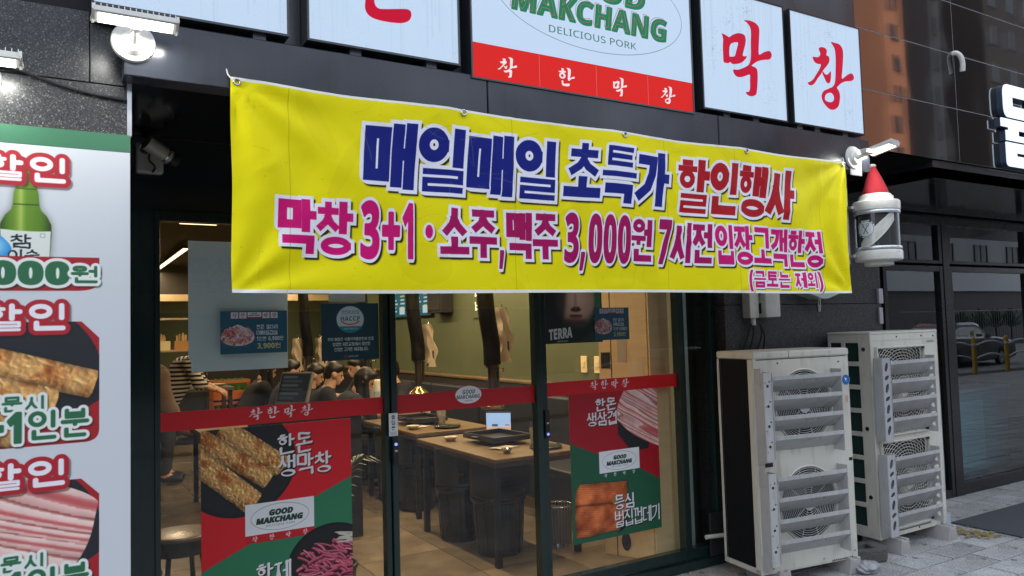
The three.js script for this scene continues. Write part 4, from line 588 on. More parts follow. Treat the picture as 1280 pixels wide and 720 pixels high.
{ // CCTV camera under the soffit
  const t = thing('security_camera', 'bronze bullet security camera on a white junction box left of the banner', 'camera', [0.355, 2.425, 0]);
  part('junction_box', bx(-0.058, 0.058, -0.075, 0.065, 0, 0.045, 0.012), MT.white, t);
  part('mount', [cyl(0.024, 0.026, 0.012, -0.02, 0.032, 0.05, 20, 'z'), rod(V(-0.02, 0.032, 0.05), V(-0.005, 0.035, 0.085), 0.009)], MT.steel, t);
  const b = new THREE.Group(); b.name = 'housing'; b.position.set(0.02, 0.025, 0.10); b.scale.setScalar(1.25); b.rotation.set(0.15, 0.35, -0.5); t.add(b);
  part('body', cyl(0.027, 0.027, 0.1, 0.01, 0, 0, 24, 'x'), M([0.52, 0.49, 0.38], 0.4, { metalness: 0.15 }), b); part('lens_hood', [cyl(0.0285, 0.0285, 0.03, 0.07, 0, 0, 24, 'x', true), cyl(0.026, 0.026, 0.004, 0.066, 0, 0, 24, 'x')], MT.black, b); part('ring', cyl(0.0282, 0.0282, 0.006, 0.04, 0, 0, 24, 'x'), MT.steel, b);
  part('cable', tube([[0.0, 0.02, 0.09], [-0.005, -0.02, 0.07], [0.02, -0.05, 0.06], [0.01, -0.072, 0.047]], 0.0045), MT.rubber, t);
}
// ------------------------------------------------------------------ the restaurant's glazed front
function glazed(name, label, cat, x0, x1, y0, y1, z, sw, mat = MT.frame, glass = MT.glass, rails = [0.07, 0.05]) {
  const t = thing(name, label, cat, [x0, 0, z]), w = x1 - x0;
  part('stile', bx(0, sw[0], y0, y1, -0.03, 0.03, 0.003), mat, t); part('stile', bx(w - sw[1], w, y0, y1, -0.03, 0.03, 0.003), mat, t);
  part('bottom_rail', bx(sw[0], w - sw[1], y0, y0 + rails[0], -0.028, 0.028, 0.003), mat, t); part('top_rail', bx(sw[0], w - sw[1], y1 - rails[1], y1, -0.028, 0.028, 0.003), mat, t);
  const g = flat(new THREE.PlaneGeometry(w - sw[0] - sw[1], y1 - y0 - rails[0] - rails[1])); g.translate(sw[0] + (w - sw[0] - sw[1]) / 2, (y0 + rails[0] + y1 - rails[1]) / 2, 0); part('pane', g, glass, t); return t;
}
struct('threshold', bx(0.375, 3.88, -0.02, 0.055, -0.07, 0.045, 0.004), MT.frame);
glazed('shop_window', 'left fixed window pane of the restaurant with the meat poster', 'window', 0.375, 1.498, 0.056, 2.19, -0.02, [0.025, 0.03]);
glazed('glass_door', 'sliding glass door of the restaurant in the middle with the oval sticker', 'door', 1.50, 2.44, 0.06, 2.19, -0.001, [0.032, 0.04]);
glazed('shop_window', 'right fixed window pane of the restaurant with the pork poster', 'window', 2.442, 3.577, 0.056, 2.19, -0.02, [0.045, 0.045]);
glazed('shop_window', 'narrow dark side window beside the first air conditioner', 'window', 3.579, 3.879, 0.056, 2.19, -0.02, [0.01, 0.05]);
const ZO = -0.0185;   // outer face of the fixed panes
const bandL = solo('window_band', 'red band sticker across the left window with four white letters', 'sticker', sheet(0.401, 1.468, 1.178, 1.264, ZO), pr(bandTex(0.39, 0.062, 1.067), 0.4));
solo('window_band', 'red band sticker across the sliding door behind the white oval', 'sticker', sheet(1.533, 2.40, 1.17, 1.268, 0.0005), M([0.5, 0.008, 0.014], 0.4));
solo('oval_sticker', 'white oval GOOD MAKCHANG sticker on the red band of the door', 'sticker', (() => { const g = flat(new THREE.CircleGeometry(0.5, 40)); g.scale(0.168, 0.104, 1); g.translate(1.965, 1.243, 0.0035); return g; })(), pr(ovalTex, 0.4));
solo('window_band', 'red band sticker across the right window with four white letters', 'sticker', sheet(2.488, 3.53, 1.192, 1.275, ZO), pr(bandTex(0.33, 0.062, 1.042), 0.4));
solo('food_poster', 'red and green poster with grilled tripe rolls on the left window', 'poster', sheet(0.572, 1.292, 0.145, 1.168, ZO), pr(posterLTex, 0.4));
solo('food_poster', 'red and green poster with pork belly and honeycomb skin on the right window', 'poster', sheet(2.655, 3.354, 0.298, 1.192, ZO), pr(posterRTex, 0.4));
{ const g = new THREE.PlaneGeometry(0.462, 0.62, 20, 26), p = g.attributes.position; for (let i = 0; i < p.count; i++) { const x = p.getX(i), y = p.getY(i); p.setZ(i, 0.008 * Math.sin(y * 9 + x * 4) * (0.3 - y) + 0.004 * Math.sin(x * 14)); p.setX(i, x + 0.012 * (y < -0.25 && x < -0.2 ? 1 : 0)); } g.computeVertexNormals(); g.translate(0.757, 1.75, -0.05);
  solo('paper_sheet', 'large plain grey-blue sheet hanging behind the left window', 'paper', g, M([0.72, 0.83, 0.83], 0.85)); }
solo('price_card', 'teal price card with sliced pork on the grey sheet in the left window', 'card', sheet(0.662, 0.976, 1.519, 1.724, ZO), pr(cardTex, 0.5));
solo('price_card', 'dark teal price card beside the beer poster in the right window', 'card', sheet(2.866, 3.141, 1.515, 1.718, ZO + 0.003), P([0.62, 0.66, 0.66], 0.5, { map: cardTex }));
solo('certificate_sign', 'dark square sign with a round HACCP badge in the left window', 'sign', sheet(1.147, 1.454, 1.465, 1.757, ZO), pr(haccpTex, 0.5));
solo('paper_sheet', 'small pale sheet above the dark certificate sign', 'paper', sheet(1.195, 1.39, 1.765, 1.98, -0.04), M([0.6, 0.68, 0.66], 0.8));
solo('beer_poster', 'dark green TERRA beer poster with the lower half of a face', 'poster', sheet(2.498, 2.93, 1.505, 2.16, ZO), P([1, 1, 1], 0.5, { map: beerTex }));
solo('door_label', 'narrow white label with three letters on the left door stile', 'label', sheet(1.481, 1.53, 1.062, 1.18, 0.031), pr(doorTex, 0.5));
function doorSensor(label, x, y, h, z) { const t = thing('door_button', label, 'door button', [x, y, z], 0, 'door buttons on the stiles'); part('body', bx(-0.015, 0.015, 0, h, 0, 0.016, 0.004), MT.black, t); part('blue_light', cyl(0.008, 0.008, 0.004, 0, h < 0.15 ? h - 0.025 : 0.025, 0.0175, 14, 'z'), glow([0.1, 0.2, 1], 1.2), t); part('silver_button', bx(-0.009, 0.009, h * 0.5, h * 0.5 + 0.012, 0.015, 0.019, 0.002), MT.steel, t); }
doorSensor('black door button below the white label on the left stile', 1.512, 0.915, 0.13, 0.031); doorSensor('black door button with a blue light on the right stile of the door', 2.47, 0.955, 0.165, 0.012);
// ------------------------------------------------------------------ outdoor air conditioners
function louvreCover(t, x0, x1, y0, y1, n, z0, dz, ovals) {
  // left plate with holes, right plate, slanted blades with an upright lip
  const pitch = (y1 - y0) / n, pw = ovals ? 0.085 : 0.062, sd = (x) => { const s = rectShape(0, dz, y0 - 0.02, y1 + 0.01); if (ovals) for (let i = 0; i < 7; i++) circHole(s, dz * 0.5 + (i % 2 ? 0.006 : 0), y0 + 0.045 + i * (y1 - y0 - 0.05) / 7, i % 2 ? 0.02 : 0.013, i % 2 ? 0.012 : 0.028, 0.5); return extr(s, 0.003).rotateY(-Math.PI / 2).translate(x, 0, z0); };
  part('side_plate', sd(x1), MT.louvre, t);
  const pl = rectShape(0, pw, y0 - 0.035, y1 + 0.01); for (let i = 0; i < (ovals ? 7 : n); i++) { if (ovals) circHole(pl, 0.043, y0 + 0.04 + i * (y1 - y0 - 0.05) / 6.6, i % 2 ? 0.026 : 0.017, i % 2 ? 0.013 : 0.033, i % 2 ? 0.4 : -0.35); else { const y = y0 + pitch * (i + 0.42); circHole(pl, 0.03, y, 0.009); circHole(pl, 0.043, y + 0.026, 0.0055); } }
  const lp = part('holed_plate', uvm(extr(pl, 0.004)), ovals ? MT.galv : MT.louvre, t); lp.position.set(x0 - pw - 0.002, 0, z0 + dz - 0.006); if (!ovals) { lp.position.set(x0 - 0.062, 0, z0 + dz - 0.016); lp.rotation.y = -0.1; }
  part('side_plate', [bx(x0 - 0.004, x0, y0 - 0.02, y1 + 0.01, z0, z0 + dz), bx(x0 - pw - 0.004, x0 - pw + 0.002, y0 - 0.03, y1 + 0.01, z0, z0 + dz - 0.005)], MT.louvre, t);
  for (let i = 0; i < n; i++) { const y = y0 + pitch * (i + 1) - 0.035, s = new THREE.Shape(); s.moveTo(dz, 0.024); s.lineTo(dz + 0.003, 0.024); s.lineTo(dz + 0.003, 0); s.lineTo(dz * 0.12, -pitch * 0.62); s.lineTo(dz * 0.12 - 0.002, -pitch * 0.62 + 0.003); s.lineTo(dz, 0.003); s.closePath();
    const b = part('louvre_blade', extr(s, x1 - x0 - 0.002).rotateY(-Math.PI / 2).translate(x1 - 0.001, y, z0), MT.louvre, t); b.rotation.z = (i % 2 ? 0.004 : -0.003); }
  part('screws', [0.04, 0.3, 0.6, 0.9].map((k) => cyl(0.004, 0.004, 0.004, x0 - 0.05, y0 + (y1 - y0) * k, z0 + dz + (ovals ? 0.0 : -0.01), 8, 'z')), MT.steel, t);
}
function fan(t, x, y, r, z) {
  const b = []; for (let k = 0; k < 3; k++) { const g = new THREE.PlaneGeometry(r * 0.95, r * 0.55, 4, 2), p = g.attributes.position; for (let i = 0; i < p.count; i++) p.setZ(i, p.getY(i) * 0.45); g.computeVertexNormals(); g.translate(r * 0.5, 0, 0); g.rotateZ(k * 2.094 + 0.4); g.translate(x, y, z - 0.05); b.push(g); }
  b.push(cyl(r * 0.18, r * 0.18, 0.05, x, y, z - 0.045, 18, 'z')); part('fan', b, MT.blackSoft, t);
}
function ringGuard(t, x, y, r, z, n, step = 0) { const g = []; for (let i = 1; i <= n; i++) { const q = new THREE.TorusGeometry(r * (0.2 + 0.8 * i / n), 0.0022, 5, 44); q.translate(x, y, z); g.push(q); } for (let k = 0; k < 10; k++) { const a = k * 0.628; g.push(rod(V(x + Math.cos(a) * r * 0.2, y + Math.sin(a) * r * 0.2, z - 0.003), V(x + Math.cos(a) * r, y + Math.sin(a) * r, z - 0.003), 0.0025, 5)); } g.push(cyl(r * 0.2, r * 0.2, 0.006, x, y, z, 20, 'z')); part('fan_guard', g, M([0.5, 0.5, 0.48], 0.5), t); }
const ACG = 'outdoor air conditioner units in front of the pier';
{ // nearer unit: mesh side on the left, round guards behind two louvre covers
  const w = 0.77, d = 0.34, h = 1.335, t = thing('air_conditioner', 'nearer cream outdoor air conditioner with a black mesh side and two stacked louvre covers', 'air conditioner', [4.03, 0.085, 0.437], -0.13, ACG);
  const x0 = -w / 2, x1 = w / 2, zf = d / 2, zb = -d / 2;
  part('interior', bx(x0 + 0.03, x1 - 0.01, 0.03, h - 0.03, zb + 0.03, zf - 0.075), MT.blackSoft, t);
  const fs = rectShape(x0, x1, 0.01, h - 0.045); circHole(fs, 0.0, 0.985, 0.225); circHole(fs, 0.0, 0.385, 0.225); part('front_panel', extr(fs, 0.012, 0.002).translate(0, 0, zf - 0.012), MT.cream, t);
  part('side_panel', bx(x1 - 0.012, x1, 0.01, h - 0.045, zb, zf - 0.012, 0.003), MT.cream, t); part('back_panel', bx(x0, x1 - 0.012, 0.01, h - 0.045, zb, zb + 0.01), MT.cream, t);
  const s = new THREE.Shape(); s.moveTo(x0 - 0.006, zb - 0.006); s.lineTo(x1 + 0.006, zb - 0.006); s.lineTo(x1 + 0.006, zf + 0.006); s.lineTo(x0 - 0.006, zf + 0.006); s.closePath();
  part('top_cover', [bx(x0 - 0.006, x1 + 0.006, h - 0.048, h, zb - 0.006, zf + 0.006, 0.012)], MT.cream, t); part('top_seam', [bx(x0 + 0.27, x0 + 0.273, h - 0.045, h - 0.002, zf + 0.0055, zf + 0.0068), bx(x0 + 0.02, x1 - 0.02, h - 0.052, h - 0.048, zf - 0.001, zf + 0.002)], MT.blackSoft, t);
  part('corner_post', bx(x0 - 0.004, x0 + 0.014, 0.0, h - 0.048, zb - 0.004, zb + 0.016, 0.003), MT.cream, t); part('corner_post', bx(x0 - 0.003, x0 + 0.012, 0.0, h - 0.048, zf - 0.055, zf - 0.0125, 0.003), MT.cream, t); part('base_rail', bx(x0 - 0.003, x1, -0.002, 0.03, zb, zf - 0.002, 0.004), MT.cream, t);
  // mesh over the coil
  const mesh = []; for (let i = 0; i < 88; i++) mesh.push(bx(x0 - 0.001, x0 + 0.002, 0.035 + i * 0.0142, 0.0395 + i * 0.0142, zb + 0.017, zf - 0.056)); for (let i = 0; i < 19; i++) mesh.push(bx(x0, x0 + 0.003, 0.032, h - 0.05, zb + 0.018 + i * 0.0139, zb + 0.0215 + i * 0.0139)); part('coil_mesh', mesh, P([0.014, 0.015, 0.018], 0.6, { specularIntensity: 0.3 }), t); part('coil_fins', bx(x0 + 0.008, x0 + 0.03, 0.03, h - 0.05, zb + 0.02, zf - 0.06), M([0.004, 0.005, 0.005], 0.8), t);
  for (const y of [0.985, 0.385]) { fan(t, 0, y, 0.21, zf - 0.01); ringGuard(t, 0, y, 0.218, zf + 0.004, 13); part('shroud_ring', (() => { const q = new THREE.TorusGeometry(0.23, 0.006, 8, 48); q.translate(0, y, zf + 0.002); return q; })(), MT.cream, t); }
  louvreCover(t, -0.318, 0.235, 0.72, 1.2, 4, zf, 0.085, false); louvreCover(t, -0.312, 0.245, 0.1, 0.6, 4, zf, 0.085, false);
  for (const [a, b] of [[1.10, 1.235], [0.665, 0.78], [0.53, 0.645], [0.03, 0.12]]) part('cover_flange', bx(-0.383, -0.379, a, b, zf + 0.001, zf + 0.055), MT.louvre, t);
  part('handle_recess', [bx(-0.33, -0.27, 0.635, 0.66, zf - 0.004, zf + 0.002), bx(0.352, 0.38, 0.615, 0.635, zf - 0.004, zf + 0.002)], MT.blackSoft, t); part('screw', [[-0.3, 0.03], [0.1, 0.035], [0.36, 0.05], [0.3, 1.25], [-0.2, 1.26]].map(([x, y]) => cyl(0.006, 0.006, 0.005, x, y, zf + 0.001, 8, 'z')), MT.steel, t);
  part('sticker', (() => { const g = flat(new THREE.CircleGeometry(0.034, 28)); g.translate(0.358, 1.13, zf + 0.0012); return g; })(), pr(stickerTex), t, 'round blue sticker'); part('red_mark', [bx(0.35, 0.353, 0.985, 1.03, zf, zf + 0.001), bx(0.362, 0.365, 0.985, 1.03, zf, zf + 0.001), bx(0.35, 0.365, 1.005, 1.008, zf, zf + 0.001)], M([0.5, 0.06, 0.04], 0.6), t);
  part('drain_slots', Array.from({ length: 12 }, (_, i) => bx(0.17 + i * 0.015, 0.178 + i * 0.015, 0.006, 0.016, zf - 0.002, zf + 0.0012)), MT.black, t);
}
{ // farther unit: large side openings, square guards, oval-holed plates
  const w = 0.80, d = 0.34, h = 1.42, t = thing('air_conditioner', 'farther cream outdoor air conditioner on plastic feet with oval-holed silver side plates', 'air conditioner', [5.235, 0.09, 0.35], 0, ACG);
  const x0 = -w / 2, x1 = w / 2, zf = d / 2, zb = -d / 2;
  part('coil', bx(x0 + 0.02, x0 + 0.05, 0.03, h - 0.04, zb + 0.01, zf - 0.05), M([0.008, 0.035, 0.03], 0.55), t); part('interior', bx(x0 + 0.06, x1 - 0.01, 0.03, h - 0.03, zb + 0.03, zf - 0.075), MT.blackSoft, t);
  const ss = rectShape(-0.17, 0.17, 0, h - 0.01); for (let r = 0; r < 8; r++) for (const [a, b] of [[-0.155, -0.06], [-0.035, 0.075]]) rectHole(ss, a, b, 0.07 + r * 0.163, 0.07 + r * 0.163 + 0.135); part('side_frame', extr(ss, 0.012, 0.002).rotateY(-Math.PI / 2).translate(x0 + 0.012, 0, 0), MT.cream, t);
  const fs = rectShape(x0, x1, 0.0, h - 0.01); rectHole(fs, -0.342, 0.197, 0.07, 0.645); rectHole(fs, -0.342, 0.197, 0.71, 1.3); part('front_panel', extr(fs, 0.014, 0.003).translate(0, 0, zf - 0.014), MT.cream, t); part('side_panel', bx(x1 - 0.012, x1, 0, h - 0.01, zb, zf - 0.014, 0.003), MT.cream, t); part('back_panel', bx(x0 + 0.012, x1 - 0.012, 0, h - 0.01, zb, zb + 0.008), MT.cream, t); part('top_cover', bx(x0 - 0.004, x1 + 0.004, h - 0.02, h, zb - 0.004, zf + 0.004, 0.008), MT.cream, t);
  part('lip', bx(x0 + 0.01, x1 - 0.01, h - 0.065, h - 0.06, zf, zf + 0.002), M([0.5, 0.48, 0.43], 0.6), t);
  for (const [y0, y1] of [[0.69, 1.315], [0.05, 0.66]]) {
    const yc = (y0 + y1) / 2; fan(t, -0.065, yc, 0.21, zf - 0.02);
    part('guard_frame', [bx(-0.36, -0.345, y0, y1, zf, zf + 0.02, 0.004), bx(0.2, 0.215, y0, y1, zf, zf + 0.02, 0.004), bx(-0.345, 0.2, y1 - 0.014, y1, zf, zf + 0.02, 0.004), bx(-0.345, 0.2, y0, y0 + 0.014, zf, zf + 0.02, 0.004)], MT.cream, t);
    const q = []; for (let i = 1; i < 17; i++) { const r = 0.03 + i * 0.0215; const tg = new THREE.TorusGeometry(r, 0.0024, 4, 40); q.push(tg.translate(-0.065, yc, zf + 0.012)); } for (let k = 0; k < 44; k++) { const a = k / 44 * 6.283 + 0.05, sw = 0.22; const pts = []; for (let j = 0; j <= 4; j++) { const r = 0.05 + j * 0.079, aa = a + sw * j; let X = Math.cos(aa) * r, Y = Math.sin(aa) * r; const lim = Math.max(Math.abs(X) / 0.29, Math.abs(Y) / (yc - y0 - 0.012)); if (lim > 1) { X /= lim; Y /= lim; } pts.push([-0.065 + X, yc + Y, zf + 0.014]); } q.push(tube(pts, 0.0021, 8, 4)); }
    // only the part of the rings inside the square frame
    const m = mg(q), p = m.attributes.position; for (let i = 0; i < p.count; i++) { p.setX(i, Math.max(-0.346, Math.min(0.201, p.getX(i)))); p.setY(i, Math.max(y0 + 0.01, Math.min(y1 - 0.01, p.getY(i)))); } part('fan_guard', m, M([0.62, 0.6, 0.54], 0.5), t);
    part('motor_cap', cyl(0.05, 0.05, 0.012, -0.065, yc, zf + 0.012, 24, 'z'), MT.cream, t); part('guard_screws', [[-0.33, y1 - 0.02], [0.185, y1 - 0.02], [-0.33, y0 + 0.02], [0.185, y0 + 0.02]].map(([x, y]) => bx(x - 0.016, x + 0.016, y - 0.008, y + 0.008, zf + 0.018, zf + 0.024, 0.003)), MT.black, t);
    louvreCover(t, -0.325, 0.205, y0 + 0.02, y1 - 0.085, 4, zf + 0.02, 0.07, true);
  }
  part('maker_name', (() => { const g = flat(new THREE.PlaneGeometry(0.115, 0.022)); g.translate(0.31, 1.335, zf + 0.0012); return g; })(), pr(makerTex), t); part('bottom_slots', Array.from({ length: 24 }, (_, i) => bx(-0.19 + i * 0.016, -0.179 + i * 0.016, 0.028, 0.036, zf - 0.001, zf + 0.0012)), MT.black, t);
  part('valve_cover', [bx(0.35, 0.385, 0.1, 0.22, zf + 0.0, zf + 0.003), bx(0.3, 0.35, 0.745, 0.785, zf, zf + 0.004)], M([0.6, 0.58, 0.52], 0.6), t); part('screw', [[-0.2, 0.015], [0.05, 0.02], [0.3, 0.03], [-0.1, h - 0.04], [0.2, h - 0.04], [0.35, h - 0.045]].map(([x, y]) => cyl(0.006, 0.006, 0.005, x, y, zf + 0.001, 8, 'z')), MT.blackSoft, t);
  part('side_latch', [cyl(0.014, 0.014, 0.006, x0 - 0.002, 0.28, 0.115, 14, 'x'), cyl(0.014, 0.014, 0.006, x0 - 0.002, 0.75, 0.115, 14, 'x'), cyl(0.014, 0.014, 0.006, x0 - 0.002, 1.3, 0.115, 14, 'x')], MT.steel, t);
}
// plastic feet
function foot(label, x, z, mat, turn = 0, name = 'support_foot') { const t = thing(name, label, 'foot', [x, 0.002, z], turn, 'feet under the air conditioners'); const s = new THREE.Shape(); s.moveTo(-0.05, 0); s.lineTo(0.05, 0); s.lineTo(0.038, 0.092); s.lineTo(0.022, 0.092); s.lineTo(0.02, 0.08); s.lineTo(-0.02, 0.08); s.lineTo(-0.022, 0.092); s.lineTo(-0.038, 0.092); s.closePath(); part('body', extr(s, 0.3, 0.004).translate(0, 0, -0.12), mat, t); part('anchor_bolt', cyl(0.008, 0.008, 0.03, 0, 0.1, 0.1, 8), MT.steel, t); }
const footM = M([0.50, 0.49, 0.50], 0.7, { map: TX.dirt });
foot('grey plastic foot under the left side of the farther air conditioner', 4.96, 0.44, footM); foot('grey plastic foot under the right side of the farther air conditioner', 5.53, 0.44, footM);
foot('bluish plastic wedge standing at the right of the farther air conditioner', 5.83, 0.22, M([0.36, 0.42, 0.52], 0.6), 0.2);
foot('grey foot under the left side of the nearer air conditioner', 3.8, 0.42, footM, -0.13); foot('grey foot under the right side of the nearer air conditioner', 4.36, 0.50, footM, -0.13);
{ // broken concrete block and crumpled bag by the near unit
  const t = thing('concrete_block', 'broken hollow concrete block on the pavement between the two air conditioners', 'concrete block', [4.63, 0.002, 0.52], -0.35); const s = new THREE.Shape(); s.moveTo(-0.13, -0.09); s.lineTo(0.1, -0.1); s.lineTo(0.15, -0.04); s.lineTo(0.14, 0.09); s.lineTo(-0.12, 0.1); s.closePath(); rectHole(s, -0.09, 0.06, -0.06, 0.055); part('shell', extr(s, 0.085, 0.006).rotateX(-Math.PI / 2), MT.concrete, t); part('inner_floor', bx(-0.088, 0.058, 0.0, 0.012, -0.055, 0.058), MT.concrete, t);
  const g = new THREE.SphereGeometry(0.062, 30, 20), p = g.attributes.position; for (let i = 0; i < p.count; i++) { const v = V(p.getX(i), p.getY(i), p.getZ(i)), n = 0.55 + 0.9 * fbm(v.x * 6 + 0.5, v.z * 6 + v.y * 7 + 0.5, 5, 3, 3); v.multiplyScalar(n); v.y *= 0.6; p.setXYZ(i, v.x * 1.3, v.y, v.z); } g.computeVertexNormals(); g.translate(4.42, 0.032, 0.70); solo('plastic_bag', 'crumpled pale plastic bag in front of the nearer air conditioner', 'bag', g, M([0.30, 0.30, 0.31], 0.3)); }
{ // pipe and dark board behind the narrow window
  solo('drain_pipe', 'pale horizontal pipe at floor height beside the narrow window', 'pipe', rod(V(3.66, 0.2, 0.06), V(4.02, 0.2, 0.14), 0.014, 12), MT.white);
  solo('leaning_board', 'dark board leaning behind the first air conditioner', 'board', bx(3.72, 3.95, 0.06, 0.34, 0.03, 0.045, 0.004), M([0.02, 0.022, 0.022], 0.7)); }
{ // meter box with cables
  const t = thing('meter_box', 'white electric box with hanging cables on the pier under the banner', 'electric box', [4.2, 1.63, 0.1]); part('back_box', bx(-0.15, -0.06, 0, 0.26, 0, 0.07, 0.006), MT.white, t); part('cover', bx(-0.05, 0.10, 0.0, 0.26, 0, 0.12, 0.012), MT.white, t); part('gland', cyl(0.016, 0.016, 0.05, -0.09, -0.025, 0.04, 14), MT.white, t); part('hinge', [bx(-0.058, -0.05, 0.03, 0.1, 0.02, 0.08), bx(-0.058, -0.05, 0.16, 0.23, 0.02, 0.08)], MT.black, t);
  for (const [x, e, dz] of [[-0.09, -0.06, 0], [-0.03, 0.03, 0.02], [-0.11, -0.1, -0.02], [-0.02, -0.06, 0.01]]) part('cable', tube([[x, -0.04, 0.04], [x + e * 0.3, -0.12, 0.05 + dz], [x + e, -0.3, 0.02], [x + e * 1.2, -0.5, 0.02]], 0.006), MT.rubber, t); }
{ const t = thing('wall_fitting', 'small clear glass wall fitting with a steel tip half hidden below the banner', 'wall fitting', [4.78, 1.76, 0.1]); const s = new THREE.Shape(); s.moveTo(-0.2, 0.06); s.lineTo(0.2, 0.06); s.lineTo(0.2, 0.045); s.lineTo(0.03, 0); s.lineTo(-0.03, 0); s.lineTo(-0.2, 0.045); s.closePath(); part('shade', extr(s, 0.12, 0.003), P([0.5, 0.56, 0.55], 0.15, { clearcoat: 0.6 }), t); part('stem', [cyl(0.013, 0.013, 0.05, 0, -0.02, 0.06, 12), cyl(0.018, 0.014, 0.05, 0, -0.07, 0.06, 12)], MT.steel, t); }
solo('wall_switch', 'small grey square plate on the dark pier beside the red cone hat', 'plate', bx(5.38, 5.45, 2.66, 2.72, 0.1, 0.115, 0.004), MT.galv);
solo('wall_switch', 'tall pale socket strip at the edge of the pier behind the farther air conditioner', 'socket', [bx(5.56, 5.615, 1.72, 1.84, 0.1, 0.125, 0.005), bx(5.565, 5.61, 1.56, 1.69, 0.1, 0.12, 0.005)], MT.galv);
{ // barber lamp
  const t = thing('barber_lamp', 'round clear barber lamp with white caps and a scissors badge on the pier', 'lamp', [4.253, 1.919, 1.0]); t.scale.setScalar(0.79); const R = 0.165;
  part('bottom_cap', lathe([[0, 0.0], [0.1, 0.0], [0.104, 0.006], [0.104, 0.035], [R - 0.004, 0.037], [R + 0.004, 0.045], [R + 0.004, 0.105], [R - 0.004, 0.115], [0, 0.115]], 36), MT.white, t); part('lower_ring', lathe([[R - 0.01, 0.115], [R + 0.002, 0.117], [R + 0.002, 0.14], [R - 0.012, 0.142]], 36), MT.galv, t);
  part('glass_tube', cyl(R - 0.006, R - 0.006, 0.25, 0, 0.265, 0, 40, 'y', true), P([0.95, 0.96, 0.96], 0, { transmission: 1, thickness: 0 }), t); part('upper_ring', lathe([[R - 0.012, 0.388], [R + 0.002, 0.39], [R + 0.002, 0.413], [R - 0.01, 0.415]], 36), MT.galv, t);
  part('top_cap', lathe([[0, 0.415], [R - 0.004, 0.415], [R + 0.004, 0.422], [R + 0.004, 0.482], [R - 0.006, 0.492], [0.125, 0.494], [0.125, 0.525], [0.115, 0.532], [0, 0.532]], 36), MT.white, t);
  part('core_tube', cyl(0.02, 0.02, 0.27, 0.0, 0.265, -0.02, 14), M([0.5, 0.45, 0.28], 0.35, { metalness: 0.6 }), t); part('core_back', cyl(0.145, 0.145, 0.27, 0, 0.265, 0, 40, 'y', true), M([0.03, 0.028, 0.026], 0.5), t);
  { const pos = [], uv = [], idx = [], n = 24; for (let i = 0; i <= n; i++) { const k = i / n, a = -1.85 + k * 1.75, yb = 0.14 + 0.19 * Math.max(0, (k - 0.25) / 0.75) ** 1.3, yt = 0.14 + 0.03 + 0.24 * Math.min(1, k * 1.05) ** 0.9; for (const [y, v] of [[yb, 0], [Math.min(0.39, yt), 1]]) { pos.push(Math.sin(a) * 0.151, y, Math.cos(a) * 0.151); uv.push(k, v); } if (i < n) idx.push(2 * i, 2 * i + 2, 2 * i + 1, 2 * i + 1, 2 * i + 2, 2 * i + 3); } const g = new THREE.BufferGeometry(); g.setAttribute('position', new THREE.Float32BufferAttribute(pos, 3)); g.setAttribute('uv', new THREE.Float32BufferAttribute(uv, 2)); g.setIndex(idx); g.computeVertexNormals(); part('white_swirl', g, MT.white, t); }
  { const g = new THREE.CylinderGeometry(0.1555, 0.1555, 0.13, 20, 8, true, -1.95, 0.84), p = g.attributes.position, keep = []; g.translate(0, 0.275, 0); const c = flat(g), q = c.attributes.position, u = c.attributes.uv, P2 = [], N2 = [], U2 = []; for (let i = 0; i < q.count; i += 3) { let inside = true; for (let k = 0; k < 3; k++) if (Math.hypot(u.getX(i + k) - 0.5, u.getY(i + k) - 0.5) > 0.56) inside = false; if (inside) for (let k = 0; k < 3; k++) { P2.push(q.getX(i + k), q.getY(i + k), q.getZ(i + k)); N2.push(c.attributes.normal.getX(i + k), c.attributes.normal.getY(i + k), c.attributes.normal.getZ(i + k)); U2.push(u.getX(i + k), u.getY(i + k)); } } const b = new THREE.BufferGeometry(); b.setAttribute('position', new THREE.Float32BufferAttribute(P2, 3)); b.setAttribute('normal', new THREE.Float32BufferAttribute(N2, 3)); b.setAttribute('uv', new THREE.Float32BufferAttribute(U2, 2)); part('scissors_badge', b, pr(badgeTex), t); }
  part('wall_bracket', [bx(-0.19, -0.1, 0.07, 0.09, -0.15, -0.08), bx(-0.19, -0.1, 0.44, 0.46, -0.15, -0.08), bx(-0.2, -0.17, 0.02, 0.92, -0.14, -0.12)], MT.galv, t);
  const hat = thing('cone_hat', 'red felt cone hat with a white tip standing on the barber lamp', 'hat', [4.253, 2.339, 1.0]); hat.scale.setScalar(0.79); const g = lathe([[0.1, 0], [0.098, 0.02], [0.085, 0.06], [0.066, 0.11], [0.044, 0.17], [0.026, 0.215], [0.02, 0.23], [0, 0.232]], 30), p = g.attributes.position; for (let i = 0; i < p.count; i++) { const y = p.getY(i); p.setX(i, p.getX(i) * (1 + 0.05 * Math.sin(y * 40 + p.getZ(i) * 50)) - 0.02 * (y / 0.23) ** 2); } g.computeVertexNormals(); part('cone', g, M([0.36, 0.012, 0.022], 0.85, { bumpMap: TX.fine, bumpScale: 0.003 }), hat); const b = new THREE.SphereGeometry(0.026, 16, 12); b.scale(1.15, 0.6, 1); b.translate(-0.02, 0.236, 0); part('white_tip', b, MT.white, hat); const r = new THREE.TorusGeometry(0.1, 0.012, 8, 30); r.rotateX(Math.PI / 2); r.translate(0, 0.004, 0); part('white_brim', r, MT.white, hat);
}
solo('overflow_pipe', 'short bent white pipe sticking out of the polished granite', 'pipe', tube([[5.285, 3.405, 0.94], [5.29, 3.408, 0.965], [5.31, 3.385, 0.985], [5.325, 3.34, 0.99], [5.33, 3.28, 0.985]], 0.017, 20, 10), MT.white);
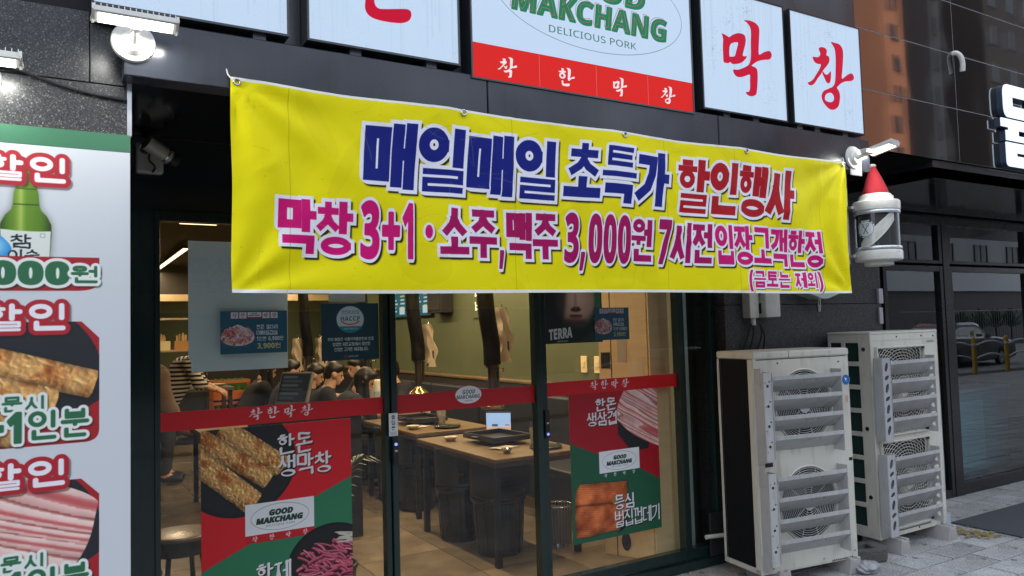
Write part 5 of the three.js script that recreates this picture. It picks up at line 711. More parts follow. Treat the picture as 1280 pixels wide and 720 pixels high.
{ // blue-white letters of the next shop, cut by the right edge
  const t = thing('letter_sign', 'lit blue-white block letters of the next shop at the right edge', 'sign', [5.80, 2.664, 1.0]); const fm = glow([0.70, 0.83, 1.0], 0.8), sd = M([0.03, 0.045, 0.075], 0.4);
  const letters = []; const o = new THREE.Shape(); o.moveTo(0.08, 0.36); o.lineTo(0.5, 0.36); o.quadraticCurveTo(0.58, 0.36, 0.58, 0.44); o.lineTo(0.58, 0.52); o.quadraticCurveTo(0.58, 0.6, 0.5, 0.6); o.lineTo(0.08, 0.6); o.quadraticCurveTo(0.02, 0.6, 0.02, 0.52); o.lineTo(0.02, 0.44); o.quadraticCurveTo(0.02, 0.36, 0.08, 0.36); rectHole(o, 0.14, 0.46, 0.445, 0.515);
  const b = new THREE.Shape(); b.moveTo(-0.03, 0.345); b.lineTo(0.6, 0.345); b.lineTo(0.6, 0.27); b.lineTo(0.6, 0.19); b.lineTo(0.03, 0.19); b.lineTo(0.03, 0.262); b.lineTo(0.07, 0.262); b.lineTo(0.07, 0.285); b.lineTo(-0.03, 0.285); b.closePath(); rectHole(b, 0.2, 0.32, 0.232, 0.272);
  const c = new THREE.Shape(); c.moveTo(0.02, 0.175); c.lineTo(0.32, 0.175); c.lineTo(0.32, 0.155); c.lineTo(0.6, 0.155); c.lineTo(0.6, 0); c.lineTo(0.06, 0); c.quadraticCurveTo(0.02, 0, 0.02, 0.04); c.closePath(); rectHole(c, 0.16, 0.5, 0.08, 0.105);
  for (const s of [o, b, c]) { part('letter_side', extr(s, 0.04), sd, t).position.z = -0.05; part('letter_face', extr(s, 0.008), fm, t).position.z = -0.009; } }
// ------------------------------------------------------------------ the next shop's glazed front
{
  const z = -0.13; struct('header_panel', bx(5.6, 14, 2.45, 2.527, z - 0.05, z + 0.01), MT.frameDark);
  struct('jamb_panel', bx(5.62, 5.96, 0, 2.45, z - 0.06, z), MT.frameDark);
  struct('wall_stub', bx(8.38, 14, 0, 2.45, z - 0.06, z + 0.01), MT.frameDark); struct('back_wall', bx(5.6, 9.6, 0, 2.6, -4.3, -4.2), M([0.03, 0.032, 0.035], 0.8)); struct('side_wall', [bx(5.62, 5.7, 0, 2.6, -4.2, -0.2), bx(9.5, 9.6, 0, 2.6, -4.2, -0.2)], M([0.05, 0.052, 0.055], 0.8)); struct('ceiling', bx(5.7, 9.5, 2.56, 2.6, -4.2, -0.2), M([0.03, 0.03, 0.032], 0.8)); struct('floor', bx(5.62, 9.6, -0.05, 0.0, -4.2, -0.12), M([0.05, 0.05, 0.052], 0.4));
  glazed('shop_door', 'dark glass door of the next shop behind the farther air conditioner', 'door', 5.97, 6.86, 0.0, 2.06, z, [0.05, 0.05], MT.frameDark, MT.glassDark); glazed('transom_window', 'small transom window above the glass door of the next shop', 'window', 5.97, 6.86, 2.08, 2.449, z, [0.05, 0.05], MT.frameDark, MT.glassDark, [0.03, 0.02]);
  struct('window_post', bx(6.865, 6.965, 0, 2.449, z - 0.05, z + 0.035, 0.004), MT.frameDark);
  glazed('shop_window', 'large dark window of the next shop that reflects the street', 'window', 6.97, 8.38, 0.0, 2.06, z, [0.035, 0.06], MT.frameDark, MT.glassDark, [0.11, 0.05]); glazed('transom_window', 'wide transom window above the large dark window at the right edge', 'window', 6.97, 8.38, 2.08, 2.449, z, [0.035, 0.06], MT.frameDark, MT.glassDark, [0.03, 0.02]);
  { const t = thing('display_counter', 'teal counter behind the lower part of the large dark window', 'counter', [7.75, 0, -0.62]); part('front', bx(-0.7, 1.1, 0.0, 0.82, -0.3, 0.0, 0.01), M([0.06, 0.25, 0.31], 0.6), t); part('panel', bx(-0.42, 0.05, 0.06, 0.72, 0.0, 0.012, 0.004), M([0.16, 0.40, 0.45], 0.5), t); part('panel', bx(0.15, 0.6, 0.06, 0.72, 0.0, 0.012, 0.004), M([0.12, 0.34, 0.4], 0.5), t); part('top', bx(-0.72, 1.12, 0.82, 0.85, -0.32, 0.03, 0.006), M([0.2, 0.25, 0.26], 0.4), t); }
  solo('door_mat', 'dark ribbed rubber mat on the pavement in front of the next shop', 'mat', [bx(5.95, 7.4, 0.003, 0.012, 0.36, 0.88, 0.004), ...Array.from({ length: 25 }, (_, i) => bx(5.96, 7.39, 0.012, 0.0145, 0.37 + i * 0.02, 0.38 + i * 0.02))], M([0.055, 0.058, 0.066], 0.95));
}
{ // yellow leaf litter beside the mat
  seed(31); const g = [], n = 190; for (let i = 0; i < n; i++) { const l = new THREE.CircleGeometry(rr(0.006, 0.014), 5); l.scale(1.4, 0.7, 1); l.rotateX(-1.57 + rr(-0.5, 0.5)); l.rotateY(rr(0, 6)); l.translate(5.80 + rr(-0.1, 0.1) + rr(-0.06, 0.06), 0.006 + rr(0, 0.006), 0.62 + rr(-0.12, 0.12) + rr(-0.06, 0.06)); g.push(l); } const m = solo('leaf_litter', 'small heap of yellow fallen needles at the corner of the dark mat', 'fallen leaves', g, M([0.27, 0.2, 0.06], 0.9)); m.userData.kind = 'stuff'; }
// ------------------------------------------------------------------ restaurant interior: light
const WARM = [1, 0.735, 0.45];
function strip(label, x, y, z, w, d, k) { const t = thing('ceiling_light', label, 'ceiling light', [x, y, z], 0, 'warm LED strip lights on the restaurant ceiling'); part('channel', bx(-w / 2 - 0.01, w / 2 + 0.01, 0, 0.03, -d / 2 - 0.01, d / 2 + 0.01, 0.004), MT.blackSoft, t); part('light_diffuser', bx(-w / 2, w / 2, -0.012, -0.001, -d / 2, d / 2), glow([1, 0.76, 0.42], 2.6), t); rectLight('strip_lamp', WARM, k, Math.max(w, 0.06), Math.max(d, 0.06), [x, y - 0.02, z], [0, -1, 0]).rotation.set(-Math.PI / 2, 0, 0); }
const K = 80;
strip('long warm LED strip slanting across the ceiling at the left window edge', 1.22, 2.6, -6.9, 0.05, 3.2, K * 0.8);
strip('short warm LED strip on the ceiling nearest the left window', 1.05, 2.6, -3.25, 0.3, 0.05, K);
strip('warm LED strip over the tables nearest the door', 2.3, 2.6, -1.6, 0.05, 2.4, K * 1.25); strip('warm LED strip over the middle tables along the olive wall', 2.9, 2.6, -4.6, 0.05, 2.6, K); strip('warm LED strip over the far tables', 2.9, 2.6, -7.9, 0.05, 2.6, K); strip('warm LED strip along the olive side wall', 3.75, 2.6, -2.4, 0.05, 3.4, K * 0.9); strip('warm LED strip near the front window', 1.0, 2.6, -0.8, 1.0, 0.05, K * 0.7);
// wall lining and fixed seating
struct('wainscot', bx(3.98, 4.1, 0.04, 1.055, -10, -0.95), MT.brown); struct('wainscot_cap', bx(3.965, 4.1, 1.057, 1.08, -10, -0.95, 0.003), MT.wood);
{ const t = thing('wall_bench', 'long dark padded bench along the olive wall with a pale plinth', 'bench'); part('plinth', bx(3.5, 3.95, 0.052, 0.17, -9.5, -1.0), M([0.45, 0.34, 0.2], 0.6), t); part('seat', bx(3.44, 3.95, 0.172, 0.47, -9.5, -1.0, 0.02), M([0.014, 0.014, 0.015], 0.5), t); for (let i = 0; i < 7; i++) part('back_cushion', bx(3.86, 3.96, 0.48, 0.98, -2.2 - i * 1.22, -1.02 - i * 1.22, 0.025), M([0.016, 0.015, 0.015], 0.55), t); }
struct('wainscot', bx(-1.2, 4.0, 0.04, 1.05, -10, -9.94), MT.brown);
{ const t = thing('kitchen_counter', 'dark kitchen counter with a wooden header beam at the far left', 'counter', [1.0, 0.045, -8.6]); part('counter_body', bx(-1.6, 0.9, 0, 1.0, -0.3, 0.3, 0.01), MT.black, t); part('counter_top', bx(-1.62, 0.92, 1.002, 1.04, -0.33, 0.33, 0.005), MT.wood, t); part('header_beam', bx(-1.6, 2.9, 2.1, 2.2, 0.25, 0.32, 0.005), M([0.62, 0.46, 0.26], 0.6), t); part('post', bx(0.94, 1.02, 1.05, 2.1, 0.24, 0.31), MT.blackSoft, t); part('rear_panel', bx(-1.6, 2.9, 2.2, 2.62, 0.22, 0.28), MT.brown, t); }
{ const t = thing('storage_shelf', 'black kitchen shelf with baskets and tins seen beside the left frame', 'shelf', [1.25, 0.045, -7.3]); for (const x of [-0.5, 0.5]) for (const z of [-0.16, 0.16]) part('post', bx(x - 0.015, x + 0.015, 0, 1.95, z - 0.015, z + 0.015), MT.black, t); for (const y of [0.4, 0.95, 1.38, 1.8]) part('shelf_board', bx(-0.52, 0.52, y, y + 0.025, -0.19, 0.19, 0.003), M([0.32, 0.22, 0.12], 0.6), t); }
seed(41);
for (const [x, n, c, l] of [[0.93, 0.16, [0.62, 0.34, 0.10], 'orange basket on the kitchen shelf at the left frame'], [1.18, 0.15, [0.62, 0.52, 0.28], 'pale slatted basket in the middle of the kitchen shelf'], [1.43, 0.15, [0.4, 0.2, 0.06], 'brown basket at the right end of the kitchen shelf']]) { const t = thing('basket', l, 'basket', [x, 1.45, -7.28], 0, 'baskets on the kitchen shelf'); const m = M(c, 0.7); part('tray', [bx(-n / 1.5, n / 1.5, 0, 0.01, -0.1, 0.1), bx(-n / 1.5, n / 1.5, 0.01, 0.12, 0.09, 0.1), bx(-n / 1.5, n / 1.5, 0.01, 0.12, -0.1, -0.09), bx(-n / 1.5, -n / 1.5 + 0.01, 0.01, 0.12, -0.09, 0.09), bx(n / 1.5 - 0.01, n / 1.5, 0.01, 0.12, -0.09, 0.09)], m, t); const q = []; for (let i = 0; i < 8; i++) q.push(cyl(0.014, 0.014, rr(0.12, 0.22), rr(-0.06, 0.06), 0.12, rr(-0.05, 0.05), 8)); part('packets', q, M([0.55, 0.38, 0.16], 0.6), t); }
{ const t = thing('food_trolley', 'dark trolley with dishes and plastic wrapped meat by the striped shirt', 'trolley', [1.38, 0.045, -5.6]); for (const x of [-0.32, 0.32]) for (const z of [-0.2, 0.2]) part('leg', bx(x - 0.02, x + 0.02, 0, 0.95, z - 0.02, z + 0.02), MT.black, t); part('top', bx(-0.36, 0.36, 0.952, 0.99, -0.24, 0.24, 0.005), M([0.12, 0.1, 0.08], 0.4), t); part('lower_shelf', bx(-0.34, 0.34, 0.4, 0.43, -0.22, 0.22), MT.black, t); const g = new THREE.SphereGeometry(0.17, 18, 12); g.scale(1.3, 0.6, 0.8); g.translate(0, 0.53, 0.02); part('wrapped_meat', g, P([0.5, 0.22, 0.22], 0.2, { clearcoat: 0.8 }), t); part('dish', [cyl(0.1, 0.06, 0.03, -0.15, 1.006, 0.05, 18), cyl(0.12, 0.08, 0.03, 0.18, 1.006, 0.02, 18)], M([0.5, 0.4, 0.25], 0.4), t); part('bottle', [cyl(0.03, 0.03, 0.18, -0.02, 1.08, 0.1, 12), cyl(0.012, 0.028, 0.07, -0.02, 1.2, 0.1, 12)], M([0.1, 0.09, 0.03], 0.2), t); }
for (let i = 0; i < 4; i++) { const t = thing('bottle_crate', ['bottom green crate of the bottle stack', 'second crate from the bottom of the bottle stack', 'third orange crate of the bottle stack', 'topmost orange crate of bottles in the stack by the far counter'][i], 'crate', [1.86, 0.05 + i * 0.26, -6.3], 0, 'stacked bottle crates'); const m = M(i > 1 ? [0.55, 0.14, 0.03] : [0.10, 0.16, 0.05], 0.5); const q = [bx(-0.22, 0.22, 0, 0.02, -0.16, 0.16)]; for (const z of [-0.16, 0.15]) q.push(bx(-0.22, 0.22, 0.02, 0.11, z, z + 0.01), bx(-0.22, 0.22, 0.2, 0.235, z, z + 0.01)); for (const x of [-0.22, 0.21]) q.push(bx(x, x + 0.01, 0.02, 0.235, -0.15, 0.15)); part('crate_body', q, m, t); const b = []; for (let r = 0; r < 3; r++) for (let c = 0; c < 5; c++) b.push(cyl(0.03, 0.03, 0.17, -0.16 + c * 0.08, 0.106, -0.1 + r * 0.1, 10), cyl(0.012, 0.028, 0.06, -0.16 + c * 0.08, 0.22, -0.1 + r * 0.1, 10)); part('bottles', b, M([0.08, 0.2, 0.05], 0.15), t); }
// tables
function makeTable(label, x, z) {
  const t = thing('dining_table', label, 'table', [x, 0.045, z], 0, 'wooden grill tables along the olive wall'); const w = 0.36, d = 0.63;
  part('tabletop', bx(-w, w, 0.69, 0.715, -d, d, 0.003), MT.wood, t); part('edge_band', [bx(-w - 0.002, w + 0.002, 0.66, 0.688, d - 0.03, d, 0.002), bx(-w - 0.002, w + 0.002, 0.66, 0.688, -d, -d + 0.03, 0.002), bx(-w - 0.002, -w + 0.03, 0.66, 0.688, -d + 0.03, d - 0.03), bx(w - 0.03, w + 0.002, 0.66, 0.688, -d + 0.03, d - 0.03)], M([0.05, 0.036, 0.024], 0.5), t);
  for (const sx of [-1, 1]) for (const sz of [-1, 1]) part('leg', bx(sx * (w - 0.045) - 0.02, sx * (w - 0.045) + 0.02, 0, 0.66, sz * (d - 0.07) - 0.02, sz * (d - 0.07) + 0.02, 0.003), MT.black, t);
  part('grill_box', [bx(-0.17, 0.17, 0.35, 0.655, -0.2, 0.2, 0.01), bx(-0.06, 0.06, 0, 0.35, -0.06, 0.06)], MT.black, t); return t;
}
const tbl = makeTable('wooden grill table nearest the glass door', 2.79, -1.17);
dup(tbl, 'wooden grill table second from the door', [2.9, 0.045, -2.7]); dup(tbl, 'wooden grill table third from the door, behind the dark certificate sign', [2.9, 0.045, -4.2]); dup(tbl, 'wooden grill table in the far row where four guests sit', [2.8, 0.045, -5.7]); dup(tbl, 'wooden table at the left behind the meat poster', [1.45, 0.045, -3.5]);
// drum stools with low backs
function makeStool(label, x, z, turn) {
  const t = thing('drum_stool', label, 'stool', [x, 0.052, z], turn, 'dark drum stools with low backs at the tables'); t.scale.set(1.14, 1.05, 1.14); const m = M([0.009, 0.010, 0.012], 0.45, { roughnessMap: TX.smudge });
  part('drum', lathe([[0, 0], [0.135, 0], [0.14, 0.01], [0.158, 0.36], [0.158, 0.375], [0.15, 0.378], [0, 0.378]], 30), m, t); part('rib', Array.from({ length: 12 }, (_, i) => { const a = i / 12 * 6.283; return rod(V(Math.cos(a) * 0.141, 0.012, Math.sin(a) * 0.141), V(Math.cos(a) * 0.159, 0.34, Math.sin(a) * 0.159), 0.004, 5); }), m, t);
  part('rim', lathe([[0.157, 0.34], [0.17, 0.342], [0.172, 0.375], [0.16, 0.38]], 30), m, t); part('seat', lathe([[0, 0.38], [0.165, 0.38], [0.172, 0.395], [0.165, 0.415], [0.12, 0.43], [0, 0.432]], 30), M([0.016, 0.016, 0.017], 0.4), t);
  const g = new THREE.CylinderGeometry(0.175, 0.17, 0.24, 20, 1, true, -1.0, 2.0); g.translate(0, 0.52, 0); const g2 = new THREE.CylinderGeometry(0.16, 0.155, 0.24, 20, 1, true, -1.0, 2.0); g2.translate(0, 0.52, 0); part('backrest', [g, g2, (() => { const c = new THREE.TorusGeometry(0.167, 0.009, 8, 24, 2.0); c.rotateX(Math.PI / 2); c.rotateY(-(Math.PI / 2 - 1.0)); c.translate(0, 0.64, 0); return c; })()], M([0.03, 0.028, 0.026], 0.35), t); return t;
}
const st = makeStool('front drum stool under the table nearest the door', 2.66, -0.93, -1.57);
dup(st, 'second drum stool under the table nearest the door', [2.62, 0.052, -1.42]); dup(st, 'drum stool under the near end of the second table', [2.72, 0.052, -2.5]); dup(st, 'drum stool under the far end of the second table', [2.72, 0.052, -2.95]); dup(st, 'drum stool at the third table', [2.6, 0.052, -3.95]); dup(st, 'drum stool at the far end of the third table', [2.6, 0.052, -4.5]);
dup(st, 'drum stool at the near end of the far table', [2.45, 0.052, -5.45]); dup(st, 'drum stool at the far end of the far table', [2.45, 0.052, -5.95]);
// things on the tables
function grillPan(label, x, z) { const t = thing('grill_pan', label, 'grill pan', [x, 0.762, z], 0.05, 'black grill pans on the tables'); part('pan', [bx(-0.15, 0.15, 0.03, 0.038, -0.2, 0.2), bx(-0.17, -0.15, 0.03, 0.07, -0.22, 0.22, 0.004), bx(0.15, 0.17, 0.03, 0.07, -0.22, 0.22, 0.004), bx(-0.15, 0.15, 0.03, 0.07, 0.2, 0.22, 0.004), bx(-0.15, 0.15, 0.03, 0.07, -0.22, -0.2, 0.004)], M([0.022, 0.02, 0.018], 0.3), t); part('stand_ring', cyl(0.11, 0.13, 0.03, 0, 0.014, 0, 24), MT.black, t); part('handle', [bx(-0.21, -0.168, 0.05, 0.06, -0.04, 0.04, 0.003), bx(0.168, 0.21, 0.05, 0.06, -0.04, 0.04, 0.003)], MT.black, t); return t; }
const gp = grillPan('black rectangular grill pan on the nearest table', 2.82, -1.2); dup(gp, 'black rectangular grill pan on the second table', [2.86, 0.762, -2.7]); dup(gp, 'black grill pan on the third table', [2.9, 0.762, -4.2]);
function napkin(label, x, z) { const g = new THREE.PlaneGeometry(0.2, 0.12, 8, 6).rotateX(-Math.PI / 2), p = g.attributes.position; for (let i = 0; i < p.count; i++) p.setY(i, 0.006 + 0.006 * Math.sin(p.getX(i) * 40) * Math.cos(p.getZ(i) * 30)); g.computeVertexNormals(); g.rotateY(0.4); g.translate(x, 0.762, z); solo('napkin', label, 'napkin', g, M([0.6, 0.52, 0.4], 0.9), 'folded napkins by the grill pans'); }
napkin('folded pale napkin before the grill pan on the nearest table', 2.72, -0.93); napkin('folded pale napkin before the grill pan on the second table', 2.74, -2.45);
function cup(label, x, z) { const t = thing('water_glass', label, 'glass', [x, 0.762, z], 0, 'glasses of cutlery on the tables'); part('glass', lathe([[0, 0], [0.036, 0], [0.043, 0.12], [0.04, 0.12], [0.034, 0.008], [0, 0.008]], 22), P([0.8, 0.78, 0.7], 0.08, { transmission: 0.75, thickness: 0 }), t); part('cutlery', [0, 1, 2, 3].map((i) => rod(V(-0.015 + i * 0.01, 0.012, 0.006 * (i % 2)), V(-0.03 + i * 0.02, 0.17, 0.012 * (i % 2 ? 1 : -1)), 0.0035, 6)), MT.steel, t); return t; }
cup('glass of cutlery at the wall side of the nearest table', 2.98, -0.92); cup('glass of cutlery on the second table', 2.98, -2.5);
function plate(label, x, z) { const t = thing('dinner_plate', label, 'plate', [x, 0.762, z], 0, 'plates with chopsticks on the tables'); part('dish', lathe([[0, 0.004], [0.07, 0.004], [0.115, 0.016], [0.117, 0.013], [0.07, 0], [0, 0]], 30), M([0.03, 0.028, 0.026], 0.2), t); part('chopsticks', [rod(V(-0.13, 0.022, 0.03), V(0.12, 0.02, -0.01), 0.003, 6), rod(V(-0.13, 0.022, 0.045), V(0.12, 0.02, 0.005), 0.003, 6)], MT.steel, t); }
plate('dark plate with chopsticks near the front corner of the nearest table', 2.95, -0.74); plate('dark plate at the front end of the second table', 2.92, -2.25);
{ const t = thing('order_tablet', 'lit order tablet standing at the wall end of the nearest table', 'tablet', [3.05, 0.762, -1.58], -0.75); t.scale.setScalar(0.86); part('case', bx(-0.125, 0.125, 0.03, 0.205, -0.012, 0, 0.005), MT.black, t); part('screen', (() => { const g = flat(new THREE.PlaneGeometry(0.235, 0.155)); g.translate(0, 0.118, 0.001); return g; })(), lit(tabletTex, 0.75, 0.1), t); part('stand', [bx(-0.05, 0.05, 0, 0.012, -0.07, 0.05, 0.004), rod(V(0, 0.01, -0.03), V(0, 0.12, -0.014), 0.01, 8)], MT.black, t); }
{ const t = thing('tissue_holder', 'tall white tissue dispenser standing on the third table', 'tissue holder', [2.85, 0.762, -3.85]); part('body', lathe([[0, 0], [0.11, 0], [0.115, 0.02], [0.085, 0.34], [0.075, 0.35], [0, 0.35]], 24), M([0.62, 0.6, 0.5], 0.5), t); part('front_window', bx(-0.04, 0.04, 0.06, 0.24, 0.095, 0.108, 0.01), M([0.35, 0.42, 0.45], 0.3), t); part('pump', [cyl(0.014, 0.014, 0.12, 0, 0.4, 0, 12), bx(-0.05, 0.02, 0.44, 0.46, -0.012, 0.012, 0.004)], M([0.5, 0.3, 0.15], 0.3), t); }
seed(91);
const dishSpots = [[2.58, -1.5], [2.62, -0.72], [3.0, -1.45], [2.66, -3.05], [3.08, -3.0], [2.64, -2.35], [2.66, -3.8], [3.1, -4.1], [2.65, -4.55], [3.12, -4.6], [2.6, -5.3], [2.95, -5.35], [2.56, -5.95], [2.7, -6.2], [2.8, -5.5], [1.3, -3.2], [1.6, -3.7]];
dishSpots.forEach(([x, z], i) => { const row = z > -2 ? 'nearest' : z > -3.3 ? (x < 2 ? 'left' : 'second') : x < 2 ? 'left' : z > -5 ? 'third' : 'far', r = rr(0.04, 0.065), t = thing('side_dish', ['small white', 'small metal', 'small dark', 'small brown', 'little cream'][i % 5] + ' side dish bowl on the ' + row + ' table, ' + (z > -1.2 || (z < -2 && z > -2.7) || (z < -3.3 && z > -4.2) || (z < -5 && z > -5.6) ? 'toward the street' : 'toward the kitchen') + (x > 2.85 ? ' and the wall' : ' and the aisle'), 'bowl', [x, 0.762, z], 0, 'side dishes on the tables'); part('bowl', lathe([[0, 0.004], [r * 0.6, 0.004], [r, 0.032], [r * 0.95, 0.032], [r * 0.55, 0.01], [0, 0.01]], 20), [M([0.6, 0.58, 0.52], 0.3), MT.steel, M([0.03, 0.028, 0.026], 0.3), M([0.25, 0.13, 0.06], 0.4), M([0.6, 0.5, 0.35], 0.4)][i % 5], t); const g = new THREE.SphereGeometry(r * 0.72, 12, 8); g.scale(1, 0.32, 1); g.translate(0, 0.018, 0); part('food', g, M([[0.4, 0.08, 0.03], [0.3, 0.32, 0.1], [0.5, 0.4, 0.2]][i % 3], 0.6), t); });
[[3.04, -2.95, 'green soju bottle on the second table by the wall'], [2.7, -4.05, 'green soju bottle on the third table'], [2.98, -4.5, 'brown beer bottle on the third table by the wall'], [2.72, -5.6, 'green soju bottle on the far table'], [2.98, -5.75, 'brown beer bottle on the far table by the wall']].forEach(([x, z, l], i) => { const t = thing('drink_bottle', l, 'bottle', [x, 0.762, z], 0, 'bottles on the tables'), b = l.includes('beer'); part('glass', lathe([[0, 0], [0.032, 0], [0.034, 0.01], [0.034, 0.13], [0.028, 0.155], [0.013, 0.185], [0.013, 0.215], [0, 0.216]], 18), P(b ? [0.12, 0.05, 0.015] : [0.06, 0.22, 0.07], 0.08, { clearcoat: 1 }), t); part('paper_label', cyl(0.0346, 0.0346, 0.06, 0, 0.08, 0, 18, 'y', true), M([0.6, 0.6, 0.56], 0.7), t); part('cap', cyl(0.0145, 0.0145, 0.018, 0, 0.216, 0, 12), MT.steel, t); });
// exhaust hoses over the tables
function makeHose(label, x, z) {
  const t = thing('exhaust_hose', label, 'exhaust hose', [x, 0, z], 0, 'black exhaust hoods hanging over the grill tables'); 
  const body = tube([[0.005, 1.34, 0], [0.0, 1.5, 0], [-0.035, 1.75, 0], [-0.05, 2.2, 0], [-0.05, 2.68, 0]], 0.064, 60, 18); { const p = body.attributes.position; for (let i = 0; i < p.count; i++) { const y = p.getY(i), k = 1 + 0.05 * Math.sin(y * 23 + p.getX(i) * 30) * Math.sin(y * 7.3) + 0.04 * (fbm((y * 0.37) % 1, (p.getZ(i) * 3 + 0.5) % 1, 8, 2, 6) - 0.5); p.setZ(i, p.getZ(i) * k); } body.computeVertexNormals(); } part('hose', body, MT.hose, t);
  part('pipe', [cyl(0.032, 0.032, 0.26, 0.0, 1.215, 0, 18), cyl(0.05, 0.05, 0.02, 0, 1.33, 0, 18), cyl(0.012, 0.012, 0.2, 0.05, 1.24, 0, 10)], M([0.10, 0.09, 0.08], 0.3, { metalness: 0.8 }), t); part('hood', lathe([[0.032, 1.1], [0.04, 1.08], [0.085, 1.05], [0.09, 1.02], [0.08, 1.015], [0.03, 1.05]], 26), M([0.5, 0.36, 0.16], 0.22, { metalness: 0.9 }), t); part('lever', [bx(0.03, 0.1, 1.29, 1.3, -0.005, 0.005, 0.002), cyl(0.009, 0.009, 0.03, 0.1, 1.295, 0, 10)], MT.steel, t); return t;
}
const hs = makeHose('black exhaust hose over the nearest table', 2.79, -1.2); dup(hs, 'black exhaust hose over the second table', [2.85, 0, -2.7]); dup(hs, 'black exhaust hose over the third table beside the certificate sign', [2.9, 0, -4.2]); dup(hs, 'black exhaust hose over the far table between grey sheet and certificate', [2.68, 0, -5.7]);
// cream paper bags hung beside the hoses
function bagGeo(h, w, s) { const g = new THREE.BoxGeometry(w, h, 0.07, 8, 16, 3), p = g.attributes.position; for (let i = 0; i < p.count; i++) { const v = p.getY(i) / h + 0.5, x = p.getX(i) / w; const k = 0.45 + 0.55 * Math.sin(Math.min(1, (1 - v) * 1.4 + 0.12) * 1.57); p.setX(i, x * w * k + 0.05 * Math.sin(v * 2.5 + s) * h + 0.012 * Math.sin(v * 14 + x * 5)); p.setZ(i, p.getZ(i) * (0.4 + 0.6 * k) + 0.014 * Math.sin(v * 9 + x * 7 + s)); } g.computeVertexNormals(); return uvm(g, 1); }
function bag(label, x, y, z, h, w, s) { const t = thing('apron_bag', label, 'cloth bag', [x, y, z], 0.3, 'cream bags hung beside the exhaust hoses'); part('bag', bagGeo(h, w, s), M([0.68, 0.57, 0.42], 0.85, { map: TX.dirt }), t); part('dark_print', bx(w * 0.22, w * 0.30, -h * 0.32, -h * 0.12, 0.03, 0.045, 0.004), MT.blackSoft, t); part('hook', tube([[0, h * 0.48, 0], [0.01, h * 0.56, 0], [-0.02, h * 0.6, 0]], 0.004), MT.steel, t); }
bag('cream bag hanging right of the exhaust hose over the nearest table', 2.93, 1.56, -1.28, 0.42, 0.11, 0.4); bag('cream bag hanging right of the hose over the second table', 2.98, 1.47, -2.75, 0.40, 0.10, 1.2); bag('left cream bag hanging by the far table', 2.58, 1.36, -5.75, 0.4, 0.14, 1.9); bag('right cream bag hanging by the far table next to the certificate', 2.84, 1.36, -5.7, 0.4, 0.14, 0.8);
// menu screens on the olive wall and small wall things
function menuScreen(label, z0, z1, y0, y1) { const t = thing('menu_screen', label, 'screen', [4.07, 0, 0], 0, 'teal menu screens on the olive wall'); part('casing', bx(-0.02, 0.03, y0, y1, z0, z1, 0.006), MT.black, t); const g = flat(new THREE.PlaneGeometry(z1 - z0 - 0.03, y1 - y0 - 0.03)); g.rotateY(-Math.PI / 2); g.translate(-0.0215, (y0 + y1) / 2, (z0 + z1) / 2); part('screen', g, lit(menuTex, 0.5, 0.1), t); }
menuScreen('left teal menu screen high on the olive wall behind the door', -6.55, -5.75, 1.80, 2.25); menuScreen('right teal menu screen high on the olive wall behind the door', -5.72, -5.0, 1.80, 2.25);
solo('wall_speaker', 'black box on the olive wall right of the menu screens', 'speaker', [bx(3.93, 4.09, 1.82, 2.24, -4.85, -4.45, 0.01), bx(3.92, 3.935, 1.85, 2.2, -4.82, -4.48, 0.004)], MT.blackSoft);
{ const t = thing('neon_sign', 'small glowing lettering on the olive wall left of the front exhaust hose', 'sign', [4.085, 1.98, -3.75]); const q = []; seed(51); for (let r = 0; r < 2; r++) for (let c = 0; c < 3; c++) { const z = -0.1 + c * 0.1, y = -r * 0.16; q.push(rod(V(0, y, z), V(0, y + 0.1, z + rr(-0.02, 0.02)), 0.006, 5), rod(V(0, y + 0.06, z), V(0, y + 0.06, z + 0.05), 0.006, 5), rod(V(0, y + 0.01, z - 0.02), V(0, y + 0.02, z + 0.05), 0.006, 5)); } part('glowing_letters', q, glow([1, 0.8, 0.45], 1.1), t); part('backing', bx(0.002, 0.01, -0.24, 0.16, -0.2, 0.24), MT.olive, t); }
for (let i = 0; i < 3; i++) { const t = thing('wall_switch', ['left', 'middle', 'right, half hidden,'][i] + ' of the three warm lit switch plates on the olive wall', 'switch', [4.098, 1.19, -1.42 - (2 - i) * 0.2], 0, 'switch plates on the olive wall'); part('plate', bx(-0.012, 0, 0, 0.15, -0.045, 0.045, 0.004), M([0.85, 0.68, 0.36], 0.5), t); part('rocker', bx(-0.018, -0.012, 0.05, 0.1, -0.02, 0.02, 0.003), M([0.8, 0.66, 0.4], 0.4), t); }
